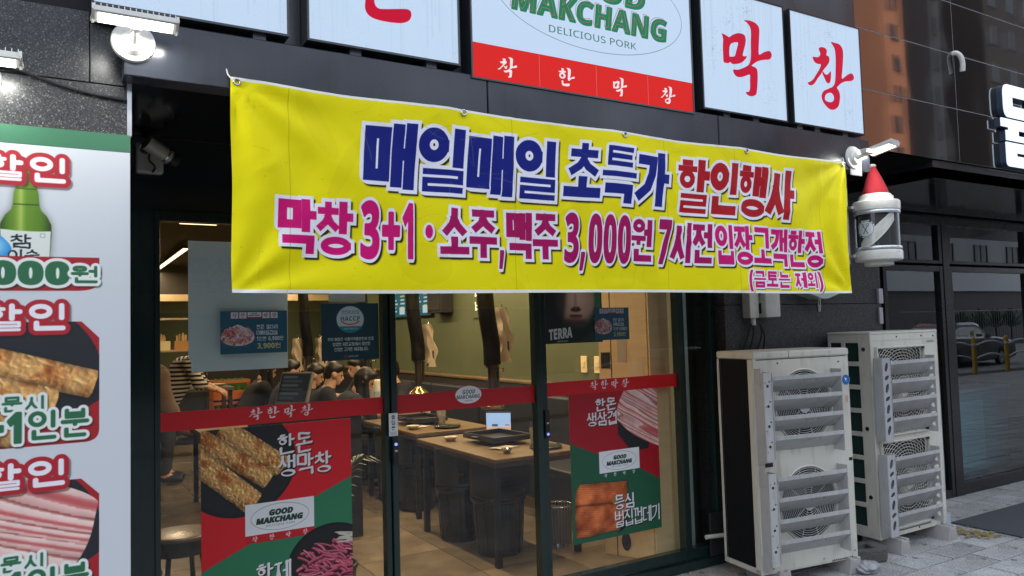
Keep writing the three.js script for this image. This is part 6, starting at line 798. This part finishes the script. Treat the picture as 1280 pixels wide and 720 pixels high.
{ // tall pale cabinet behind the right poster
  const t = thing('plywood_cabinet', 'tall pale plywood cabinet close behind the right poster', 'cabinet', [3.385, 0.052, -0.13], 0); const g = new THREE.Group(); g.name = 'carcass'; g.rotation.y = 0.45; t.add(g); part('side_panel', bx(-0.004, 0.012, 0.0, 2.2, -0.36, 0), MT.ply, g); part('front_panel', bx(0.004, 0.175, 0, 2.2, 0.0, 0.016), MT.ply, t); part('back_edge', bx(0.012, 0.10, 0, 2.2, -0.36, -0.34), MT.ply, g); part('divider', bx(-0.0055, -0.004, 0.0, 2.2, -0.27, -0.264), MT.blackSoft, g); { const s = new THREE.Shape(); s.absellipse(0, 0, 0.034, 0.06, 0, 6.283); part('hand_hole', extr(s, 0.003).rotateY(-Math.PI / 2).translate(-0.004, 0.1, -0.2), MT.black, g); }
  part('notice', bx(-0.006, -0.004, 1.30, 1.5, -0.22, -0.15), M([0.42, 0.36, 0.28], 0.8), g); part('notice', bx(-0.006, -0.004, 1.14, 1.31, -0.14, -0.03), M([0.62, 0.5, 0.33], 0.8), g); part('black_notice', bx(-0.006, -0.004, 1.26, 1.37, -0.345, -0.275), MT.blackSoft, g);
  solo('wall_panel', 'pale green wall strip behind the cabinet at the right window', 'panel', bx(3.66, 3.72, 0.05, 2.6, -0.5, -0.1), M([0.32, 0.40, 0.36], 0.7)); struct('partition_wall', bx(3.74, 4.1, 0.05, 2.68, -0.32, -0.28), M([0.03, 0.05, 0.045], 0.8)); }
{ const t = thing('waste_basket', 'slatted metal waste basket by the right stile of the door', 'waste basket', [3.12, 0.052, -0.86]); part('bars', Array.from({ length: 26 }, (_, i) => { const a = i / 26 * 6.283; return rod(V(Math.cos(a) * 0.085, 0, Math.sin(a) * 0.085), V(Math.cos(a) * 0.1, 0.27, Math.sin(a) * 0.1), 0.004, 5); }), M([0.3, 0.27, 0.22], 0.4, { metalness: 0.6 }), t); part('rim', (() => { const q = new THREE.TorusGeometry(0.1, 0.006, 8, 30); q.rotateX(Math.PI / 2); q.translate(0, 0.27, 0); return q; })(), MT.steel, t); part('liner', cyl(0.09, 0.075, 0.24, 0, 0.125, 0, 20, 'y', true), M([0.2, 0.18, 0.15], 0.6), t); part('base', cyl(0.085, 0.085, 0.012, 0, 0.006, 0, 24), MT.steel, t); }
{ // tall pedestal order terminal and its desk
  const t = thing('cash_desk', 'dark cash desk behind the left window band', 'desk', [1.62, 0.052, -2.15]); part('body', bx(-0.35, 0.4, 0, 0.92, -0.25, 0.25, 0.01), MT.black, t); part('desk_top', bx(-0.37, 0.42, 0.922, 0.955, -0.27, 0.27, 0.004), MT.wood, t);
  const k = thing('sales_terminal', 'black sales terminal with a grey screen above the left window band', 'terminal', [1.55, 1.008, -2.1], -0.95); part('stand', [bx(-0.09, 0.09, 0, 0.03, -0.1, 0.1, 0.008), rod(V(0, 0.02, -0.05), V(0, 0.15, -0.05), 0.03, 10)], MT.black, k); const h = new THREE.Group(); h.name = 'display'; h.position.set(0, 0.18, 0); h.rotation.x = -0.35; k.add(h); part('case', bx(-0.15, 0.15, -0.12, 0.14, -0.03, 0.0, 0.008), M([0.16, 0.15, 0.14], 0.5), h); part('screen', (() => { const g = flat(new THREE.PlaneGeometry(0.27, 0.22)); g.translate(0, 0.012, 0.0015); return g; })(), lit(posTex, 0.12, 0.25), h); }
{ const t = thing('bar_stool', 'round wooden stool at the bottom left behind the window', 'stool', [0.60, 0.052, -0.95]); part('seat', lathe([[0, 0.40], [0.165, 0.40], [0.172, 0.41], [0.172, 0.44], [0.16, 0.455], [0, 0.458]], 36), M([0.10, 0.075, 0.052], 0.5, { roughnessMap: TX.smudge }), t); part('seat_edge', lathe([[0.168, 0.35], [0.176, 0.352], [0.176, 0.432], [0.17, 0.434]], 36), MT.black, t); for (let i = 0; i < 4; i++) { const a = 0.6 + i * 1.571; part('leg', rod(V(Math.cos(a) * 0.12, 0.4, Math.sin(a) * 0.12), V(Math.cos(a) * 0.17, 0, Math.sin(a) * 0.17), 0.014, 10), MT.black, t); } part('foot_ring', (() => { const q = new THREE.TorusGeometry(0.155, 0.008, 8, 30); q.rotateX(Math.PI / 2); q.translate(0, 0.14, 0); return q; })(), MT.black, t); }
{ // palm in a pot by the left stile
  const t = thing('potted_palm', 'potted palm with long narrow leaves beside the left stile of the door', 'plant', [1.36, 0.052, -0.55]); part('pot', lathe([[0, 0], [0.1, 0], [0.13, 0.22], [0.138, 0.22], [0.138, 0.24], [0.12, 0.24], [0.115, 0.2], [0, 0.2]], 26), M([0.03, 0.03, 0.03], 0.5), t); part('soil', cyl(0.115, 0.115, 0.01, 0, 0.205, 0, 20), M([0.02, 0.015, 0.01], 1), t); seed(61);
  for (let k = 0; k < 9; k++) { const a = rr(0, 6.28), L = rr(0.3, 0.55), hgt = rr(0.45, 0.95), g = [], pts = []; for (let i = 0; i <= 6; i++) { const s = i / 6; pts.push(V(Math.cos(a) * L * 0.5 * s ** 1.4, 0.2 + hgt * (s - 0.32 * s * s * s), Math.sin(a) * L * 0.5 * s ** 1.4)); } const cv = new THREE.CatmullRomCurve3(pts); part('stem', new THREE.TubeGeometry(cv, 12, 0.005, 5), M([0.05, 0.08, 0.02], 0.6), t);
    for (let j = 0; j < 18; j++) { const s = 0.35 + 0.65 * j / 18, p = cv.getPoint(s), tn = cv.getTangent(s), sd = V(-Math.sin(a), 0, Math.cos(a)).multiplyScalar(j % 2 ? 1 : -1), dir = sd.clone().multiplyScalar(0.75).add(tn.clone().multiplyScalar(0.6)).add(V(0, -0.25, 0)).normalize(), l = 0.2 * (1 - 0.5 * Math.abs(s - 0.6)), w = V(0, 1, 0).cross(dir).normalize().multiplyScalar(0.009), b = p.clone().addScaledVector(dir, l * 0.5).add(V(0, 0.006, 0)), e = p.clone().addScaledVector(dir, l).add(V(0, -0.03, 0)); const ge = new THREE.BufferGeometry(); ge.setAttribute('position', new THREE.Float32BufferAttribute([p.x, p.y, p.z, b.x + w.x, b.y, b.z + w.z, b.x - w.x, b.y, b.z - w.z, b.x + w.x, b.y, b.z + w.z, e.x, e.y, e.z, b.x - w.x, b.y, b.z - w.z], 3)); ge.setAttribute('uv', new THREE.Float32BufferAttribute(new Array(12).fill(0), 2)); ge.computeVertexNormals(); g.push(ge); }
    part('leaf', g, P([0.06, 0.085, 0.022], 0.5, { transmission: 0.25, thickness: 0 }), t); } }

// ------------------------------------------------------------------ people: one smooth skin from tapered bones
function sdf(prims, res, k = 0.03, pad = 0.03) {
  const lo = [1e9, 1e9, 1e9], hi = [-1e9, -1e9, -1e9];
  for (const q of prims) for (const [p, r] of q.c ? [[q.c, Math.max(...q.r)]] : [[q.a, q.ra], [q.b, q.rb]]) for (let i = 0; i < 3; i++) { lo[i] = Math.min(lo[i], p[i] - r - pad); hi[i] = Math.max(hi[i], p[i] + r + pad); }
  const ctr = lo.map((v, i) => (v + hi[i]) / 2), half = Math.max(...lo.map((v, i) => (hi[i] - v) / 2)) * 1.06, mc = new MarchingCubes(res, MT.skin, false, false, 60000), hs_ = res / 2;
  for (let z = 0; z < res; z++) for (let y = 0; y < res; y++) for (let x = 0; x < res; x++) {
    const X = ctr[0] + (x - hs_) / hs_ * half, Y = ctr[1] + (y - hs_) / hs_ * half, Z = ctr[2] + (z - hs_) / hs_ * half; let d = 1e3;
    for (const q of prims) { let e;
      if (q.c) { const a = (X - q.c[0]) / q.r[0], b = (Y - q.c[1]) / q.r[1], c = (Z - q.c[2]) / q.r[2]; e = (Math.sqrt(a * a + b * b + c * c) - 1) * Math.min(...q.r); }
      else { const ax = q.b[0] - q.a[0], ay = q.b[1] - q.a[1], az = q.b[2] - q.a[2], px = X - q.a[0], py = Y - q.a[1], pz = Z - q.a[2]; const t = Math.max(0, Math.min(1, (px * ax + py * ay + pz * az) / (ax * ax + ay * ay + az * az + 1e-9))); e = Math.hypot(px - ax * t, py - ay * t, pz - az * t) - (q.ra + (q.rb - q.ra) * t); }
      if (k) { const h = Math.max(k - Math.abs(d - e), 0) / k; d = Math.min(d, e) - h * h * k * 0.25; } else d = Math.min(d, e); }
    mc.field[z * res * res + y * res + x] = -d;
  }
  mc.isolation = 0; mc.update(); const n = mc.count, g = new THREE.BufferGeometry(), pa = mc.positionArray.slice(0, n * 3), na = mc.normalArray.slice(0, n * 3);
  for (let i = 0; i < n; i++) { const l = Math.hypot(na[3 * i], na[3 * i + 1], na[3 * i + 2]) || 1; for (let c = 0; c < 3; c++) { pa[3 * i + c] = pa[3 * i + c] * half + ctr[c]; na[3 * i + c] /= l; } }
  g.setAttribute('position', new THREE.BufferAttribute(pa, 3)); g.setAttribute('normal', new THREE.BufferAttribute(na, 3)); return uvm(g, 1);
}
const bone = (a, b, ra, rb = ra) => ({ a, b, ra, rb });
// a person from joint positions; local +z is where the person faces
function person(label, pos, turn, J, look, clothes) {
  const t = thing('person', label, 'person', pos, turn, null); const add = (p, q) => p.map((v, i) => v + q[i]);
  const { pelvis, chest, neck, head, sh, el, wr, hip, kn, an } = J;
  const body = [bone(pelvis, chest, 0.125, 0.125), bone(chest, neck, 0.11, 0.052), bone(neck, add(head, [0, -0.06, -0.01]), 0.05, 0.048)];
  for (const i of [0, 1]) { body.push(bone(add(chest, [0, 0.08, 0]), sh[i], 0.075, 0.055), bone(sh[i], el[i], 0.047, 0.038), bone(el[i], wr[i], 0.038, 0.026), bone(pelvis, hip[i], 0.11, 0.095), bone(hip[i], kn[i], 0.08, 0.055), bone(kn[i], an[i], 0.053, 0.038), bone(an[i], add(an[i], [0, -0.03, 0.14]), 0.04, 0.03)); }
  const pit = look.pitch ?? 0, rot = (v) => { const c = Math.cos(pit), s = Math.sin(pit), yw = look.yaw ?? 0, cy = Math.cos(yw), sy = Math.sin(yw); const a = [v[0], v[1] * c - v[2] * s, v[1] * s + v[2] * c]; return add(head, [a[0] * cy + a[2] * sy, a[1], -a[0] * sy + a[2] * cy]); };
  const hd = [{ c: rot([0, 0.03, -0.012]), r: [0.074, 0.092, 0.092] }, bone(rot([0, -0.035, 0.03]), rot([0, -0.075, 0.055]), 0.052, 0.03), bone(rot([0, 0.01, 0.078]), rot([0, -0.022, 0.096]), 0.008, 0.013), bone(rot([0, -0.04, -0.03]), rot([0, -0.12, -0.03]), 0.05, 0.05), { c: rot([0.076, -0.005, -0.008]), r: [0.012, 0.03, 0.02] }, { c: rot([-0.076, -0.005, -0.008]), r: [0.012, 0.03, 0.02] }, bone(rot([-0.016, -0.05, 0.082]), rot([0.016, -0.05, 0.082]), 0.009)];
  const skin = [sdf(body, 52, 0.05), sdf(hd, 44, 0.02)];
  for (const i of [0, 1]) { // hands with five separate, bent fingers
    const w = V(...wr[i]), f = w.clone().sub(V(...el[i])).normalize(), up = V(0, 1, 0), s = f.clone().cross(up).normalize(), n = s.clone().cross(f).normalize(), at = (a, b, c) => w.clone().addScaledVector(s, a).addScaledVector(f, b).addScaledVector(n, c).toArray(), sg = i ? -1 : 1;
    const h = [bone(at(-0.014, 0.01, 0), at(-0.022, 0.08, 0), 0.018, 0.015), bone(at(0.014, 0.01, 0), at(0.022, 0.08, 0), 0.018, 0.015)];
    [[-0.03, 0.06, 0.055], [-0.011, 0.068, 0.066], [0.010, 0.066, 0.06], [0.029, 0.055, 0.046]].forEach(([x, b0, L]) => { const q = sg * x; h.push(bone(at(q, 0.075, 0), at(q * 1.1, 0.075 + L * 0.5, -0.008), 0.0095, 0.0085), bone(at(q * 1.1, 0.075 + L * 0.5, -0.008), at(q * 1.1, 0.075 + L * 0.82, -0.034), 0.0085, 0.0072)); }); h.push(bone(at(-sg * 0.026, 0.025, -0.004), at(-sg * 0.055, 0.06, -0.016), 0.012, 0.01), bone(at(-sg * 0.055, 0.06, -0.016), at(-sg * 0.056, 0.088, -0.026), 0.01, 0.008)); skin.push(sdf(h, 46, 0.006, 0.012)); }
  part('body', mg(skin), MT.skin, t);
  part('eyes', [-1, 1].map((s) => { const g = new THREE.SphereGeometry(0.0105, 10, 8); const p = rot([s * 0.03, 0.008, 0.074]); g.translate(...p); return g; }), M([0.02, 0.015, 0.012], 0.2), t); { const g = new THREE.SphereGeometry(0.02, 12, 8); g.scale(1, 0.28, 0.5); g.translate(...rot([0, -0.052, 0.088])); part('mouth', g, M([0.32, 0.1, 0.09], 0.5), t); }
  const hr = [{ c: rot([0, 0.05, -0.022]), r: [0.084, 0.092, 0.096] }, { c: rot([0, 0.085, 0.03]), r: [0.07, 0.045, 0.055] }]; if (look.long) hr.push(bone(rot([0, 0.02, -0.06]), add(head, [0, -0.24, -0.06]), 0.075, 0.06), bone(rot([0.07, 0.02, -0.01]), add(head, [0.07, -0.2, 0.02]), 0.03, 0.022), bone(rot([-0.07, 0.02, -0.01]), add(head, [-0.07, -0.2, 0.02]), 0.03, 0.022)); else hr.push({ c: rot([0, -0.01, -0.062]), r: [0.072, 0.07, 0.05] });
  part('hair', sdf(hr, 40, 0.015), MT.hair, t);
  const top = [bone(add(pelvis, [0, 0.02, 0]), chest, 0.15, 0.145), bone(chest, add(neck, [0, -0.03, 0]), 0.128, 0.066)]; for (const i of [0, 1]) { top.push(bone(add(chest, [0, 0.07, 0]), sh[i], 0.09, 0.07), bone(sh[i], el[i], 0.064, 0.056)); if (clothes.sleeve) top.push(bone(el[i], wr[i].map((v, c) => el[i][c] + (v - el[i][c]) * clothes.sleeve), 0.056, 0.045)); } if (clothes.hem) top.push(bone(pelvis, add(pelvis, [0, -clothes.hem, 0]), 0.16, 0.17));
  part('shirt', sdf(top, 56, 0.05), clothes.shirt, t); const tr = []; for (const i of [0, 1]) tr.push(bone(pelvis, hip[i], 0.125, 0.11), bone(hip[i], kn[i], 0.097, 0.07), bone(kn[i], add(an[i], [0, 0.04, 0]), 0.068, 0.055)); part('trousers', sdf(tr, 50, 0.04), clothes.trousers ?? MT.cloth, t);
  part('shoes', [0, 1].map((i) => sdf([bone(add(an[i], [0, -0.02, 0]), add(an[i], [0, -0.035, 0.15]), 0.05, 0.04)], 24, 0)), MT.black, t); return t;
}
const seated = (lean = 0.18, reach = 0.4, drop = 0) => ({ pelvis: [0, 0.50, 0], chest: [0, 0.80, lean * 0.6], neck: [0, 0.985 - drop, lean], head: [0, 1.12 - drop, lean + 0.06], sh: [[0.17, 0.93 - drop, lean * 0.85], [-0.17, 0.93 - drop, lean * 0.85]], el: [[0.24, 0.74, lean + 0.12], [-0.24, 0.74, lean + 0.12]], wr: [[0.14, 0.83, lean + reach * 0.85], [-0.12, 0.82, lean + reach * 0.8]], hip: [[0.1, 0.48, 0.02], [-0.1, 0.48, 0.02]], kn: [[0.13, 0.47, 0.43], [-0.13, 0.47, 0.43]], an: [[0.13, 0.1, 0.42], [-0.13, 0.1, 0.42]] });
const standing = (lean = 0, reach = 0.2) => ({ pelvis: [0, 0.88, 0], chest: [0, 1.18, lean * 0.6], neck: [0, 1.37 - lean * 0.12, lean], head: [0, 1.50 - lean * 0.2, lean + 0.05 + lean * 0.1], sh: [[0.17, 1.31 - lean * 0.1, lean * 0.85], [-0.17, 1.31 - lean * 0.1, lean * 0.85]], el: [[0.22, 1.06, lean + 0.05], [-0.22, 1.06, lean + 0.05]], wr: [[0.15, 0.98, lean + reach], [-0.15, 0.98, lean + reach]], hip: [[0.09, 0.84, 0], [-0.09, 0.84, 0]], kn: [[0.1, 0.47, 0.02], [-0.1, 0.47, 0.02]], an: [[0.1, 0.09, 0], [-0.1, 0.09, 0]] });
const stripes = (() => { const t = dataTex(64, (u, v) => (v < 0.5 ? [18, 18, 24] : [214, 206, 196])); t.repeat.set(1, 22); return t; })();
const Y0 = 0.05, E = Math.PI / 2;
person('person in a black and white striped shirt bending over a trolley at the left frame', [1.0, Y0, -5.25], E - 0.2, standing(0.3, 0.22), { pitch: 0.5 }, { shirt: M([0.85, 0.83, 0.8], 0.85, { map: stripes }), sleeve: 0.3, trousers: M([0.03, 0.03, 0.04], 0.9) });
person('person in a dark jacket leaning forward with arms out behind the left band', [1.95, Y0, -6.0], E, seated(0.26, 0.42), { pitch: 0.5, long: true }, { shirt: MT.cloth, sleeve: 0.7 });
person('man in black at the far table seen in profile under the grey sheet', [2.22, Y0, -5.45], E - 0.1, seated(0.14, 0.36), { pitch: 0.1 }, { shirt: M([0.03, 0.034, 0.045], 0.9), sleeve: 0.3 });
person('second guest in black at the far table, head bowed', [2.25, Y0, -4.85], E - 0.3, seated(0.2, 0.36, 0.03), { pitch: 0.35 }, { shirt: MT.cloth });
person('guest in black between the bowed guest and the long-haired woman', [2.3, Y0, -4.3], E - 0.25, seated(0.2, 0.38), { pitch: 0.3 }, { shirt: MT.cloth, sleeve: 0.4 });
person('long-haired woman in black leaning over the third table', [2.36, Y0, -3.75], E - 0.35, seated(0.28, 0.4, 0.05), { pitch: 0.55, long: true }, { shirt: MT.cloth });
person('guest in a black T-shirt at the wall side behind the second exhaust hose', [3.42, Y0, -4.35], -E + 0.25, seated(0.16, 0.42), { pitch: 0.2 }, { shirt: MT.cloth });
person('person with one arm stretched out behind the tissue dispenser', [3.45, Y0, -5.4], -E, seated(0.2, 0.5), { pitch: 0.2 }, { shirt: M([0.03, 0.03, 0.03], 0.9) });
person('person in a brown jacket standing close behind the left window frame', [0.395, Y0, -1.75], 0.4, standing(0.05, -0.12), {}, { shirt: M([0.15, 0.10, 0.062], 0.85, { map: TX.dirt, bumpMap: rep(TX.wave, 3), bumpScale: 0.02 }), sleeve: 0.9, hem: 0.16, trousers: M([0.02, 0.02, 0.022], 0.9) });
// ------------------------------------------------------------------ the street opposite, seen only as reflections in granite and glass
for (let i = 0; i < 14; i++) { const x = 8.2 + i * 1.7, t = thing('fence_post', i === 8 ? 'yellow fence post reflected nearest the left edge of the large dark window' : i === 9 ? 'yellow fence post reflected near the right edge of the large dark window' : i === 0 ? 'yellow roadside fence post straight across from the door' : i === 13 ? 'last yellow fence post at the far end' : ['second', 'third', 'fourth', 'fifth', 'sixth', 'seventh', 'eighth', 'ninth', 'tenth', 'eleventh', 'twelfth', 'thirteenth'][i - 1] + ' yellow fence post along the road', 'post', [x, 0, 7.6], 0, 'yellow posts of the roadside fence'); part('post', cyl(0.06, 0.06, 0.95, 0, 0.475, 0, 14), M([0.5, 0.3, 0.03], 0.6), t); part('cap', lathe([[0.065, 0.95], [0.065, 0.98], [0.03, 1.02], [0, 1.025]], 14), M([0.5, 0.3, 0.03], 0.6), t); part('reflector', cyl(0.0615, 0.0615, 0.06, 0, 0.82, 0, 14), M([0.7, 0.7, 0.7], 0.3), t);
  if (i < 13) for (const y of [0.42, 0.78]) part('rail', tube([[0.06, y, 0], [0.5, y + 0.09, 0], [0.85, y + 0.115, 0], [1.2, y + 0.09, 0], [1.64, y, 0]], 0.022, 16, 8), M([0.7, 0.7, 0.72], 0.35, { metalness: 0.4 }), t); }
{ const t = thing('parked_car', 'dark sedan with bright windows reflected in the large dark window', 'car', [26.1, -0.1, 10.6], 0); const paint = P([0.06, 0.075, 0.10], 0.2, { clearcoat: 1 }), L = 2.3;
  const s = new THREE.Shape(); s.moveTo(-L, 0.3); s.lineTo(-L, 0.75); s.quadraticCurveTo(-L, 0.9, -2.0, 0.93); s.lineTo(-1.2, 0.98); s.lineTo(0.9, 0.96); s.quadraticCurveTo(2.0, 0.88, 2.25, 0.7); s.lineTo(L, 0.35); s.lineTo(1.9, 0.25); s.absarc(1.42, 0.3, 0.36, -0.1, 3.2, false); s.lineTo(-1.0, 0.24); s.absarc(-1.42, 0.3, 0.36, 0, 3.2, false); s.lineTo(-L, 0.28); part('body', extr(s, 1.76, 0.05).translate(0, 0, -0.88), paint, t);
  const c = new THREE.Shape(); c.moveTo(-1.75, 0.95); c.quadraticCurveTo(-1.2, 1.36, -0.7, 1.42); c.lineTo(0.1, 1.42); c.quadraticCurveTo(0.5, 1.38, 1.1, 0.95); c.closePath(); part('roof', extr(c, 1.4, 0.08).translate(0, 0, -0.7), paint, t); const w = new THREE.Shape(); w.moveTo(-1.45, 0.99); w.quadraticCurveTo(-1.1, 1.3, -0.7, 1.35); w.lineTo(0.05, 1.35); w.quadraticCurveTo(0.4, 1.3, 0.85, 0.99); w.closePath(); for (const z of [-0.71, 0.69]) part('side_window', extr(w, 0.02).translate(0, 0, z), P([0.6, 0.66, 0.72], 0.03, { metalness: 0.8 }), t); { const g = new THREE.PlaneGeometry(1.25, 0.62); g.rotateX(-0.85); g.rotateY(Math.PI / 2); g.translate(0.85, 1.2, 0); part('windscreen', g, P([0.3, 0.35, 0.4], 0.03, { metalness: 0.6 }), t); }
  for (const x of [-1.42, 1.42]) for (const z of [-0.8, 0.8]) { const wl = new THREE.Group(); wl.name = 'wheel'; wl.position.set(x, 0.31, z); t.add(wl); part('tyre', new THREE.TorusGeometry(0.25, 0.075, 10, 26), MT.black, wl); part('rim', cyl(0.2, 0.2, 0.08, 0, 0, 0, 20, 'z'), MT.steel, wl); } for (const z of [-0.62, 0.62]) part('headlight', bx(2.12, 2.26, 0.62, 0.74, z - 0.18, z + 0.18, 0.03), M([0.6, 0.62, 0.65], 0.15), t); for (const z of [-0.86, 0.86]) part('mirror', bx(0.55, 0.68, 0.98, 1.1, z - 0.08, z + 0.08, 0.03), paint, t); }
function building(name, label, x0, x1, h, z0, depth, wall, rows, cols, win, extra) {
  const t = thing(name, label, 'building', [(x0 + x1) / 2, -0.1, z0]); const w = x1 - x0; part('wall', bx(-w / 2, w / 2, 0, h, 0, depth), wall, t); part('parapet', [bx(-w / 2 - 0.15, w / 2 + 0.15, h, h + 0.6, -0.15, 0.15)], wall, t);
  const fh = (h - 1) / rows, fw = w / cols, frame = M([0.05, 0.05, 0.052], 0.6), gl = P([0.03, 0.035, 0.045], 0.08), gw = bx(-fw * win / 2, fw * win / 2, 0, fh * 0.5, -0.02, 0.02), gf = mg([bx(-fw * win / 2 - 0.08, fw * win / 2 + 0.08, -0.1, 0, -0.12, 0.04), bx(-fw * win / 2 - 0.08, -fw * win / 2, 0, fh * 0.5, -0.06, 0.04), bx(fw * win / 2, fw * win / 2 + 0.08, 0, fh * 0.5, -0.06, 0.04), bx(-0.03, 0.03, 0, fh * 0.5, -0.05, 0.03)]);
  let n = 0; for (let r = 0; r < rows && n < 120; r++) for (let c = 0; c < cols; c++, n++) { const f = part('window', gf, frame, t); f.position.set(-w / 2 + (c + 0.5) * fw, 0.9 + r * fh + fh * 0.2, -0.02); part('pane', gw, gl, f); }
  if (extra) extra(t, w); return t;
}
const stone = M([0.62, 0.63, 0.65], 0.85, { map: rep(TX.plaster, 0.15) });
building('stone_building', 'low grey building with a pale band reflected in the window at the right edge', 38, 62, 7.4, 23, 10, stone, 2, 6, 0.35, (t, w) => { part('pale_band', bx(-w / 2, w / 2, 3.3, 4.7, -0.3, -0.02), M([0.85, 0.88, 0.92], 0.8), t); part('base_course', bx(-w / 2, w / 2, 0, 3.3, -0.16, -0.01), M([0.2, 0.19, 0.19], 0.8), t); });
building('apartment_tower', 'orange brick apartment tower reflected in the polished granite', 75.8, 79.4, 48, 46, 12, M([0.9, 0.36, 0.19], 0.8, { map: rep(TX.plaster, 0.1) }), 14, 1, 0.3);
building('apartment_tower', 'grey apartment tower behind the orange one, a faint pale stripe in the granite', 86, 88.2, 50, 47, 10, M([0.10, 0.10, 0.11], 0.8), 12, 1, 0.3);
building('apartment_tower', 'brown apartment tower reflected at the upper right in the granite', 104, 140, 62, 50, 14, M([0.05, 0.04, 0.036], 0.85), 12, 8, 0.45);
building('office_block', 'dark office block across the street reflected in the left windows', -34, 6, 8, 24, 12, M([0.06, 0.062, 0.068], 0.8), 2, 10, 0.55);
building('office_block', 'dark brown block across the street behind the trees', 8, 34, 8.5, 27, 12, M([0.055, 0.048, 0.045], 0.8), 2, 7, 0.5);
building('office_block', 'tall dark block far back between the towers', 30, 74, 13, 62, 14, M([0.04, 0.04, 0.045], 0.85), 3, 10, 0.5);
building('office_block', 'added dark block far back at the right of the towers, covering sky in the reflections', 81, 104, 66, 60, 14, M([0.018, 0.018, 0.022], 0.85), 11, 5, 0.5);  // added tall to keep bright sky out of the granite reflection
building('office_block', 'dark block far back at the left end of the street', -90, -36, 10, 30, 14, M([0.06, 0.06, 0.066], 0.85), 6, 12, 0.5);
// street trees and a hedge across the road
function streetTree(label, x, z, h, s) { seed(s); const t = thing('street_tree', label, 'tree', [x, -0.1, z], 0, 'street trees across the road'); const limbs = [rod(V(0, 0, 0), V(0.05, h * 0.45, 0), 0.11, 8)], tips = []; for (let i = 0; i < 7; i++) { const a = i * 0.9 + rr(0, 0.5), e = V(Math.cos(a) * h * rr(0.15, 0.26), h * rr(0.6, 0.92), Math.sin(a) * h * rr(0.15, 0.26)); limbs.push(rod(V(0.05, h * rr(0.3, 0.44), 0), e, 0.035, 6)); tips.push(e); } tips.push(V(0, h * 0.95, 0)); part('trunk', limbs, M([0.05, 0.04, 0.03], 0.9), t);
  const lf = new THREE.PlaneGeometry(0.2, 0.12), q = new THREE.InstancedMesh(lf, P([0.045, 0.075, 0.03], 0.6, { transmission: 0.3, thickness: 0 }), 2600), d = new THREE.Object3D(), c = new THREE.Color(); for (let i = 0; i < 2600; i++) { const e = tips[i % tips.length], r = h * 0.17 * Math.cbrt(rnd()), a = rnd() * 6.283, b = Math.acos(rr(-1, 1)); d.position.set(e.x + r * Math.sin(b) * Math.cos(a), e.y + r * Math.cos(b) * 0.75, e.z + r * Math.sin(b) * Math.sin(a)); d.rotation.set(rr(0, 6), rr(0, 6), rr(0, 6)); d.scale.setScalar(rr(0.6, 1.4)); d.updateMatrix(); q.setMatrixAt(i, d.matrix); q.setColorAt(i, c.setScalar(rr(0.6, 1.5))); } q.name = 'crown'; q.userData.kind = 'stuff'; t.add(shadows(q)); }
[[4, 20.3, 6.5], [11, 20.6, 5.5], [18, 20.2, 7], [27, 20.5, 6], [-6, 20.4, 6.5], [-16, 20.5, 6]].forEach(([x, z, h], i) => streetTree(['street tree across the road straight ahead of the door', 'small street tree across the road', 'tall street tree across the road', 'street tree across the road before the brown block', 'street tree across the road left of the door', 'leftmost street tree across the road'][i], x, z, h, 100 + i));
for (let i = 0; i < 4; i++) { seed(200 + i); const x = 46.6 + i * 1.9, t = thing('shrub', ['first', 'second', 'third', 'fourth'][i] + ' dark spiky shrub before the grey building in the window reflection', 'shrub', [x, -0.06, 21.5], 0, 'dark shrubs before the grey building'); const g = []; for (let k = 0; k < 120; k++) { const a = rr(0, 6.28), b = rr(0.2, 1.5), l = rr(0.6, 1.25), l2 = new THREE.PlaneGeometry(0.07, l, 1, 2); l2.translate(0, l / 2, 0); l2.rotateX(1.57 - b); l2.rotateY(a); l2.translate(0, 0.9, 0); g.push(l2); } part('leaves', g, M([0.03, 0.05, 0.022], 0.7), t); part('stem', cyl(0.05, 0.07, 0.95, 0, 0.47, 0, 8), M([0.05, 0.04, 0.03], 0.9), t); }
{ const t = thing('metal_railing', 'thin metal railing before the grey building in the window reflection', 'railing', [48, -0.05, 20.6]); part('rail', [bx(-9, 9, 1.95, 2.0, -0.02, 0.02), bx(-9, 9, 0.15, 0.19, -0.02, 0.02)], M([0.4, 0.42, 0.42], 0.5), t); const b = []; for (let i = 0; i < 73; i++) b.push(bx(-9 + i * 0.25, -8.975 + i * 0.25, 0.19, 1.95, -0.012, 0.012)); part('bars', b, M([0.25, 0.27, 0.27], 0.5), t); }
for (const [x, l] of [[12, 'utility pole across the road'], [33, 'second utility pole across the road']]) { const t = thing('utility_pole', l, 'pole', [x, -0.1, 19.6], 0, 'utility poles across the road'); part('pole', cyl(0.13, 0.17, 9, 0, 4.5, 0, 14), MT.concrete, t); part('crossarm', [bx(-0.9, 0.9, 8.2, 8.3, -0.05, 0.05), bx(-0.7, 0.7, 7.5, 7.6, -0.05, 0.05)], MT.steel, t); }
solo('overhead_cable', 'sagging overhead cables across the road', 'cable', [8.15, 7.95, 7.45].flatMap((y, i) => [tube([[-40, y, 19.6 + i * 0.1], [-14, y - 0.7, 19.6], [12, y, 19.6]], 0.02, 30, 5), tube([[12, y, 19.6], [22, y - 0.6, 19.6], [33, y, 19.6]], 0.02, 20, 5), tube([[33, y, 19.6], [55, y - 0.8, 19.6], [80, y, 19.6]], 0.02, 30, 5)]), MT.black);
renderer.render(scene, camera);
